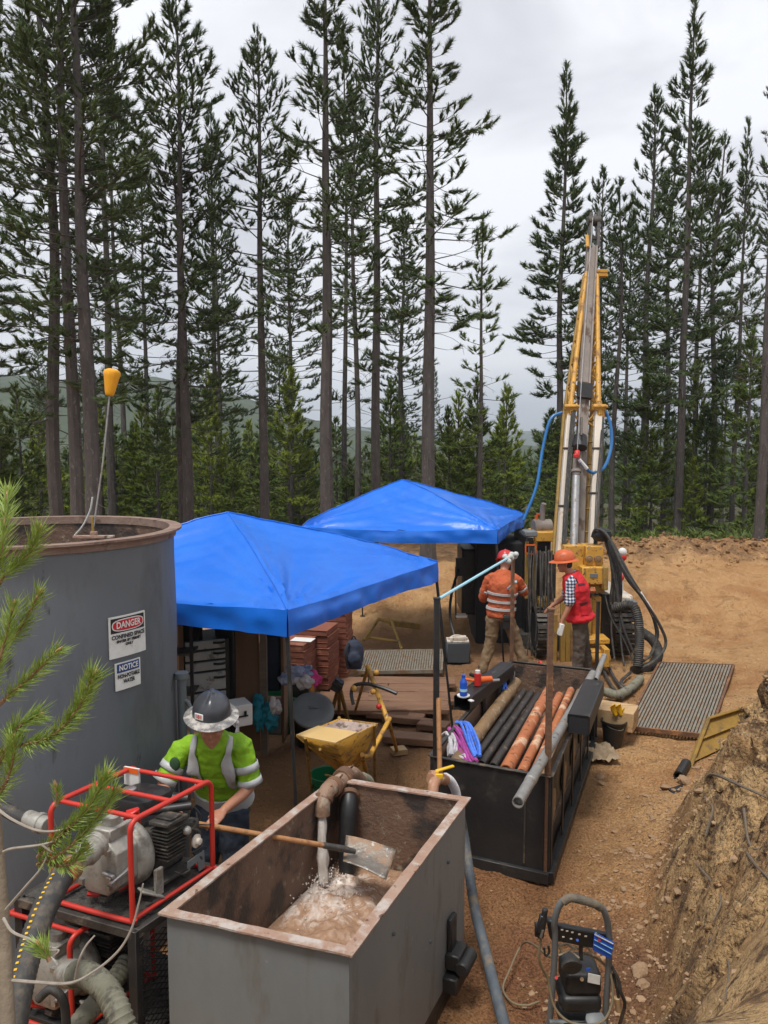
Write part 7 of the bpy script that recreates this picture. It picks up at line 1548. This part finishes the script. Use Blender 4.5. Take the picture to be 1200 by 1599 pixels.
# ================================================================== THINGS ON THE SQUARE TUBE
bl_ = thing('drink_bottle', P(724,1086,7.0), 'blue drink bottle on the square tube', 'bottle'); c = tp(724,1087,1.01)
m_ = MB(); m_.lathe([(.001,0),(.034,.0),(.036,.02),(.036,.085),(.032,.10),(.036,.12),(.030,.15),(.016,.175),(.015,.185)], c, V(0,0,1), 18); m_.build('bottle_body', BLUEP, bl_)
m_ = MB(); m_.lathe([(.017,.184),(.018,.205),(.001,.207)], c, V(0,0,1), 12); m_.build('cap', BLUEP, bl_)
m_ = MB(); m_.lathe([(.037,.05),(.037,.075)], c, V(0,0,1), 18); m_.build('label_band', CYAN, bl_)
m_ = MB(); m_.lathe([(.001,0),(.06,0),(.062,.012),(.05,.014),(.001,.01)], tp(724,1087,1.002), V(0,0,1), 20); tag(m_.build('paint_lid', WHITE), 'white lid under the blue drink bottle', 'lid')
m_ = MB(); m_.box(tp(736,1094,1.012), (.04,.05,.014), Matrix.Rotation(.6,3,'Z')); tag(m_.build('soap_bar', WHITE, None, bevel=.004), 'small white bar right of the blue bottle', 'soap')
rb = thing('spray_can', tp(746,1068,1.0), 'red can with white top on the square tube behind the blue bottle', 'can'); c = tp(746,1070,1.01)
m_ = MB(); m_.lathe([(.001,0),(.033,0),(.033,.12),(.02,.13)], c, V(0,0,1), 16); m_.build('can_body', REDP, rb); m_ = MB(); m_.lathe([(.026,.125),(.026,.15),(.001,.152)], c, V(0,0,1), 14); m_.build('top', WHITE, rb)
dg_ = thing('heat_gun', tp(762,1064,1.0), 'orange hand tool lying beside the red can', 'hand tool')
m_ = MB(); m_.cyl(tp(748,1062,1.05), tp(768,1060,1.05), .036, .030, n=12); m_.cyl(tp(725,1060,1.04), tp(742,1063,1.04), .014, n=8); m_.build('orange_body', ORP, dg_)
m_ = MB(); m_.cyl(tp(768,1063,1.03), tp(780,1062,1.03), .016, n=8); m_.build('nozzle', STEEL, dg_); m_ = MB(); m_.cyl(tp(735,1053,1.05), tp(744,1056,1.05), .02, n=8); m_.build('dark_grip', BLACKP, dg_)
wr = thing('steel_ring', P(796,1050,8.2), 'black hose coupling with bright ring at the back left corner of the trough', 'coupling')
m_ = MB(); m_.cyl(P(784,1060,8.3), P(792,1052,8.5), .095, n=20); m_.build('sleeve', BLACKP, wr); m_ = MB(); m_.tube([P(790,1053,8.4) + V(.095*math.cos(a), .03*math.sin(a), .095*math.sin(a)) for a in [2*math.pi*k/24 for k in range(25)]], .010, 6); m_.build('ring', STEEL, wr)
def ropeh(nm, px, m, label, r=.014, grp=None, cat='rope', k=5):
    mb = MB(); random.seed(len(label))
    for j in range(k): mb.tube(crv([P(x + rnd(-3,3), y + rnd(-2,2), Yd + rnd(-.03,.03)) + V(j*.018-.03, 0, 0) for x, y, Yd in px], 5), r, 6)
    o = mb.build(nm, m, None, org=P(*px[0])); o['kind'] = 'stuff'; return tag(o, label, cat, grp)
ropeh('rag_bundle', [(716,1128,6.9),(728,1132,6.8),(738,1160,6.5),(745,1180,6.3)], BLCL, 'bright blue rope rags hanging over the left wall of the trough', .013, cat='rags')
ropeh('rag_bundle', [(706,1136,6.8),(716,1150,6.65),(728,1176,6.4),(736,1190,6.25)], PURP, 'purple rags hanging beside the blue ones', .014, cat='rags')
ropeh('rag_bundle', [(695,1150,6.7),(700,1146,6.65),(706,1160,6.55),(704,1180,6.4)], WHCL, 'grey and white rags at the front left corner of the trough', .014, cat='rags')
ropeh('rag_bundle', [(712,1182,6.4),(722,1180,6.35),(730,1190,6.3),(736,1194,6.25)], WHCL, 'white rag at the mouth of the brown pipe', .011, cat='rags', k=4)
ropeh('rag_bundle', [(780,1056,8.3),(784,1052,8.3),(786,1066,8.2),(786,1078,8.1)], BLCL, 'blue rope rags tied near the back left corner of the trough', .013, cat='rags', k=4)
m_ = MB(); m_.tube([P(685,1090,6.15), P(687,1205,5.9)], .020, 10); tag(m_.build('wooden_pole', WOODH, None), 'upright wooden tool handle between the trough and the mud tank', 'tool handle')
m_ = MB(); m_.beam(P(843,1033,9.05), P(847,1040,9.0), .03, .03); tag(m_.build('clamp', REDP), 'small red clamp on the back rail of the trough', 'clamp')
# ropes
ra, rbn = P(684,936,KC[0].y), P(806,864,KC[3].y)
rp_ = thing('guy_rope', ra, 'pale blue rope stretched from the front post to the back post of the trough', 'rope')
m_ = MB(); cs = [ra.lerp(rbn, t) for t in (0,.25,.5,.75,.85)]; m_.tube(cs, .013, 8); m_.build('line', CYAN, rp_)
m_ = MB(); random.seed(2)
for k in range(7): c = ra.lerp(rbn, .83 + k*.025); m_.sphere(c + V(rnd(-.03,.03), rnd(-.02,.02), rnd(-.03,.03)), (.035,.03,.032), 8, 6)
m_.tube([ra.lerp(rbn,.83), rbn], .022, 8); o = m_.build('knot', ROPEW, rp_)
m_ = MB(); m_.tube(crv([P(779,925,11.3), P(790,922,11.0), P(806,908,10.0)], 5), .016, 6); m_.build('tail', CYAN, rp_)
# ================================================================== PRESSURE WASHER
wz = thing('pressure_washer', G(905,1600,0), 'black pressure washer cart with a blue label on its panel', 'pressure washer')
WY = 3.80
def W(px, py, dy=0): return P(px, py, WY + dy)
def wp(nm, mb, m, **k): return mb.build(nm, m, wz, **k)
m_ = MB(); m_.tube(crv([W(848,1680,.10), W(858,1600,.05), W(866,1500,0), W(867,1458,-.02), W(866,1440,-.04), W(875,1412,-.07), W(893,1402,-.09), W(925,1410,-.09), W(943,1422,-.07), W(951,1455,-.03), W(951,1500,0), W(945,1600,.05), W(941,1680,.10)], 6), .0165, 12); wp('frame_tube', m_, PLASTG)
m_ = MB(); m_.tube(crv([W(880,1408,-.085), W(893,1402,-.09), W(925,1410,-.09), W(938,1417,-.08)], 5), .021, 12); wp('grip', m_, mat('muddy_grip', (.09,.08,.065), (.20,.16,.11), sc=14, rough=.8, bump=.4))
def quad(nm, pts, m, dep, **k): mb = MB(); mb.prism([W(*p) for p in pts], V(0, dep, 0)); return wp(nm, mb, m, **k)
pnl = quad('control_panel', [(862,1444,-.03),(955,1462,-.03),(958,1488,-.02),(868,1470,-.02)], BLACKP, .04, bevel=.006)
# panel marks
m_ = MB()
for i, (px, py) in enumerate(((878,1452),(886,1454),(894,1456),(905,1459),(880,1463),(892,1466),(915,1462))): m_.box(W(px, py, -.034), (.012,.003,.006))
o = m_.build('panel_marks', WHITEP, pnl); o['kind'] = 'stuff'
m_ = MB(); m_.cyl(W(902,1468,-.035), W(902,1468,-.03), .007, n=10); m_.build('blue_dial', BLUEP, pnl)
lbq = quad('blue_label', [(929,1456,-.046),(960,1472,-.046),(954,1498,-.042),(926,1484,-.042)], BLUEP, .006, bevel=.002)
for k in range(3): m_ = MB(); a, b = W(929+k*-.6, 1459+k*8, -.049), W(958-k*1.5, 1474+k*8, -.049); m_.beam(a, b, .003, .003 if k else .005); m_.build('label_stripe', WHITE if k == 0 else CYAN, lbq)
m_ = MB(); m_.cyl(W(936,1468,-.05), W(936,1468,-.045), .008, n=12); m_.build('label_dot', GARNET, lbq)
# gun in its holster
m_ = MB(); m_.tube(crv([W(852,1419,-.06), W(848,1440,-.06), W(843,1462,-.05)], 4), [.016]*4+[.020]*4+[.022], 10); m_.box(W(846,1442,-.06), (.035,.03,.09), Matrix.Rotation(.2,3,'Y')); m_.tube([W(838,1440,-.05), W(838,1462,-.05)], .010, 8); wp('spray_gun', m_, BLACKP, bevel=.006)
m_ = MB(); m_.cyl(W(848,1452,-.075), W(845,1464,-.07), .007, n=8); wp('gun_fitting', m_, STEEL)
quad('holster', [(855,1438,-.03),(870,1440,-.03),(872,1475,-.02),(860,1468,-.02)], BLACKP, .05, bevel=.008)
# engine and pump
m_ = MB(); m_.box(W(905,1520,.10), (.19,.20,.13)); wp('engine_cover', m_, BLACKP, bevel=.03, seg=3)
m_ = MB(); m_.lathe([(.001,.0),(.052,.0),(.055,-.012),(.05,-.02),(.03,-.022),(.001,-.018)], W(892,1506,-.02), V(0,1,.35), 24); wp('recoil_dish', m_, RUBBER)
m_ = MB(); m_.box(W(903,1552,.08), (.21,.19,.09)); m_.cyl(W(872,1562,.03), W(938,1566,.03), .034, n=14); wp('fuel_tank', m_, BLACKP, bevel=.03, seg=3)
quad('white_sticker', [(919,1520,-.012),(938,1524,-.012),(937,1538,-.010),(918,1534,-.010)], SIGNW, .003)
quad('small_sticker', [(916,1512,-.012),(922,1512,-.012),(922,1516,-.012),(916,1516,-.012)], BLUEP, .003)
m_ = MB(); m_.cyl(W(909,1529,-.015), W(909,1529,-.005), .010, n=12); wp('brass_cap', m_, MUDP); m_ = MB(); m_.cyl(W(869,1527,-.01), W(869,1527,0), .008, n=10); wp('red_button', m_, REDP)
m_ = MB(); m_.tube(crv([W(870,1480,.0), W(885,1474,.02), W(900,1482,.0), W(915,1478,.02), W(928,1492,.0)],5), .006, 6); m_.tube(crv([W(872,1492,.0), W(890,1486,.02), W(905,1496,.0)],5), .005, 6); m_.tube(crv([W(872,1474,.01), W(880,1488,.01), W(900,1478,.01)],5), .004, 6); wp('coiled_cords', m_, mat('cream_cord', (.45,.38,.26), (.3,.24,.16), sc=30, rough=.7)).__setitem__('kind', 'stuff')
quad('divider', [(905,1466,-.02),(910,1467,-.02),(911,1500,-.01),(906,1500,-.01)], BLACKP, .02)
m_ = MB(); m_.lathe([(.001,0),(.048,.0),(.05,.05),(.03,.06)], W(928,1598,.0), V(0,-.5,.8), 18); wp('pump_head', m_, PLASTG)
m_ = MB(); m_.box(W(900,1590,.08), (.18,.2,.06)); wp('base_plate', m_, BLACKS, bevel=.01)
for sx in (848, 952): m_ = MB(); m_.cyl(W(sx-5,1660,.16), W(sx+5,1660,.16), .13, n=28); w_ = wp('wheel', m_, RUBBER, bevel=.01)
m_ = MB(); m_.cyl(W(858,1596,.02), W(946,1600,.02), .014, n=10); wp('lower_bar', m_, PLASTG)
ph = thing('pressure_hose', G(800,1560,.02), 'tan high pressure hose looping over the washer and onto the dirt', 'hose')
m_ = MB(); m_.tube(crv([W(845,1466,-.05), W(842,1490,-.05), W(846,1510,-.04), W(856,1530,-.02), W(866,1572,-.05), W(890,1596,-.08), W(925,1600,-.08), W(946,1590,-.06), W(957,1560,-.03), W(953,1520,-.0), W(935,1498,.02), W(912,1488,.02)], 8), .0065, 8); m_.build('upper_loop', HOSET, ph)
m_ = MB(); m_.tube(crv([W(862,1496,.02), G(820,1502,.03)+V(0,.02,.12), G(794,1520,.05), G(786,1545,.02), G(800,1565,.02), G(822,1570,.02), G(842,1564,.02)], 8), .0065, 8); m_.build('ground_loop', HOSET, ph)
m_ = MB(); m_.tube(crv([W(955,1508,.0), W(966,1530,-.0), W(970,1550,0), W(976,1568,.02), W(968,1600,.06)], 6), .009, 8); m_.tube(crv([W(957,1520,.02), W(964,1545,.02), W(967,1565,.04)], 6), .008, 8); m_.build('dark_side_hose', RUBBER, ph)
m_ = MB(); m_.tube([W(964,1558,.03), W(966,1578,.04)], .016, 10); m_.build('tan_sleeve', WOOD, ph)
m_ = MB(); m_.tube(crv([W(850,1479,.02), W(852,1492,.04), W(858,1487,.04), W(856,1476,.03)], 5), .006, 6); m_.build('cord_ring', RUBBER, ph)
# hose along the right side of the mud tank
hq = thing('flat_hose', G(745,1500,0), 'long blue grey hose running down beside the mud tank', 'hose')
m_ = MB(); pts = [P(716,1262,5.2), P(724,1300,5.25), P(733,1360,5.1), P(742,1420,4.9), P(757,1480,4.6), P(772,1540,4.25), P(790,1610,3.95), P(800,1660,3.8)]; ribbed(m_, pts, .034, .03, .03, 14); m_.build('hose_body', mat('blue_grey_hose', (.07,.085,.10), (.10,.12,.14), sc=16, rough=.6, bump=.3, c3=(.20,.16,.11), s3=10, t3=(.5,.62)), hq)
# corrugated hose at the bottom right corner
hr = thing('corrugated_hose', P(1175,1570,2.9), 'grey corrugated hose at the foot of the bank', 'hose')
m_ = MB(); ribbed(m_, [P(1152,1660,2.75), P(1158,1600,2.85), P(1166,1565,2.95), P(1185,1535,3.05), P(1215,1505,3.15)], .050, .022, .10, 18); m_.build('hose_body', HOSEG, hr)
# ================================================================== FOREGROUND SAPLING (left edge)
sp = thing('pine_sapling', (-.72, 1.42, 1.8), 'young pine sapling reaching in from the left edge of the photo', 'sapling')
def SP(px, py, Yd=1.5): return P(px, py, Yd)
m_ = MB(); tr_ = crv([SP(14,1700,1.30), SP(12,1599,1.36), SP(6,1450,1.42), SP(-2,1340,1.45), SP(-14,1150,1.50), SP(-28,900,1.6), SP(-40,720,1.7), SP(-50,560,1.8)], 6); m_.tube(tr_, [lerp(.0155, .005, i/(len(tr_)-1)) for i in range(len(tr_))], 12); m_.build('trunk', BARKL, sp)
NEED = mat('long_needles', (.24,.35,.06), (.34,.45,.09), sc=40, rough=.5, c3=(.42,.50,.15), s3=60, t3=(.5,.6)); NEED.node_tree.nodes['Principled BSDF'].inputs['Subsurface Weight'].default_value = 0
TWG = mat('brown_twig', (.30,.17,.09), (.22,.12,.06), sc=30, rough=.8); BUD = mat('tan_bud', (.48,.30,.12), rough=.6)
nv, nf = [], []
def needles(a, b, n, L, rng, spread=.75, r0=.0008):
    d = (b-a); ln = d.length; d.normalize(); u = d.cross(V(.2,.3,1)).normalized(); w_ = d.cross(u)
    for i in range(n):
        t = rng.random(); p = a + d*ln*t; an = rng.uniform(0, 6.28); s_ = spread*rng.uniform(.7,1.2); rd = (u*math.cos(an) + w_*math.sin(an)); dr = (d*math.cos(s_) + rd*math.sin(s_)).normalized(); l = L*rng.uniform(.7,1.15)*(1 - .25*t)
        bend = (d*.35 + V(0,0,rng.uniform(-.25,.05))); m = p + dr*l*.5; e = m + (dr + bend*.6).normalized()*l*.5
        sd = dr.cross(rd if abs(dr.dot(rd)) < .95 else u).normalized()*r0; b_ = len(nv); nv.extend([p-sd, p+sd, m+sd, m-sd, e]); nf.append((b_, b_+1, b_+2)); nf.append((b_, b_+2, b_+3)); nf.append((b_+3, b_+2, b_+4))
        s2 = dr.cross(sd).normalized()*r0; b_ = len(nv); nv.extend([p-s2, p+s2, m+s2, m-s2, e]); nf.append((b_, b_+1, b_+2)); nf.append((b_, b_+2, b_+3)); nf.append((b_+3, b_+2, b_+4))
rng = random.Random(6)
BR = [ # polyline px, tip has a bud; needle span fraction, count, length
 ([(-30,990,1.55),(0,910,1.5),(18,890,1.5),(45,865,1.5),(60,832,1.5)], .25, 210, .052),
 ([(-30,1040,1.52),(0,1010,1.5),(30,985,1.48),(60,930,1.47)], .2, 220, .050),
 ([(-30,1130,1.5),(10,1090,1.46),(45,1060,1.45),(88,1019,1.44)], .3, 200, .050),
 ([(-20,1180,1.5),(30,1165,1.42),(80,1150,1.38),(120,1110,1.36),(145,1058,1.35)], .28, 480, .048),
 ([(-40,960,1.5),(-8,900,1.45),(5,840,1.45),(12,770,1.5)], .1, 330, .055),
 ([(-40,1110,1.5),(-10,1060,1.45),(8,1000,1.44),(20,950,1.45)], .1, 260, .052),
 ([(-30,1230,1.5),(0,1190,1.45),(25,1140,1.42),(55,1120,1.42)], .1, 300, .050),
 ([(-30,1270,1.48),(5,1230,1.42),(20,1190,1.4),(22,1160,1.4)], .0, 260, .048),
 ([(60,1338,1.40),(100,1300,1.34),(135,1265,1.32),(165,1215,1.32)], .0, 480, .044),
 ([(60,1350,1.40),(100,1330,1.34),(140,1290,1.33),(178,1240,1.34)], .0, 330, .040),
 ([(80,1350,1.38),(110,1350,1.34),(130,1330,1.34)], .0, 170, .040),
 ([(88,1258,1.42),(90,1245,1.42),(88,1232,1.42)], .0, 60, .026),
 ([(78,1500,1.25),(72,1490,1.25),(65,1480,1.25)], -.2, 90, .040),
]
for i, (pl, st_, cnt, L_) in enumerate(BR):
    c = crv([SP(*q) for q in pl], 6); m_ = MB(); m_.tube(c, [lerp(.0045, .0022, j/(len(c)-1)) for j in range(len(c))], 6); br_ = m_.build('branch', TWG, sp)
    n0 = int(max(0, st_)*(len(c)-1)); k = len(c)-1-n0
    for j in range(n0, len(c)-1): needles(c[j], c[j+1], max(2, int(cnt*.95/k)), L_*1.08, rng, .62)
    needles(c[-2].lerp(c[-1], .4), c[-1], int(cnt*.12), L_*.6, rng, .45)
    m_ = MB(); dd = (c[-1]-c[-2]).normalized(); m_.tube([c[-1]-dd*.004, c[-1]+dd*.008, c[-1]+dd*.018], [.003,.0038,.001], 6); m_.build('bud', BUD, br_)
me = np_mesh('needles', [v - ORG[sp] for v in nv], nf, True); me.materials.append(NEED); o = bpy.data.objects.new('needles', me); COL.objects.link(o); o.parent = sp; o['kind'] = 'stuff'
for pl in ([(-5,1262,1.40),(20,1280,1.38),(60,1297,1.36),(100,1295,1.34),(150,1275,1.33)], [(6,1330,1.40),(20,1325,1.38),(70,1318,1.36),(100,1305,1.35),(125,1285,1.34)], [(65,1318,1.36),(85,1332,1.36),(105,1335,1.36)],
           [(10,1420,1.40),(40,1385,1.37),(65,1355,1.36),(78,1325,1.36)], [(6,1434,1.40),(20,1455,1.37),(50,1468,1.34),(75,1483,1.3),(92,1484,1.28),(82,1495,1.27)],
           [(20,1531,1.34),(60,1534,1.28),(110,1535,1.22),(150,1515,1.2),(185,1485,1.2),(205,1452,1.2),(216,1415,1.2),(224,1380,1.2)], [(118,1528,1.22),(124,1500,1.2),(134,1478,1.2),(148,1461,1.2)]):
    c = crv([SP(*q) for q in pl], 7); m_ = MB(); m_.tube(c, [lerp(.0030, .0013, j/(len(c)-1)) for j in range(len(c))], 6); m_.build('bare_twig', TWIG, sp)
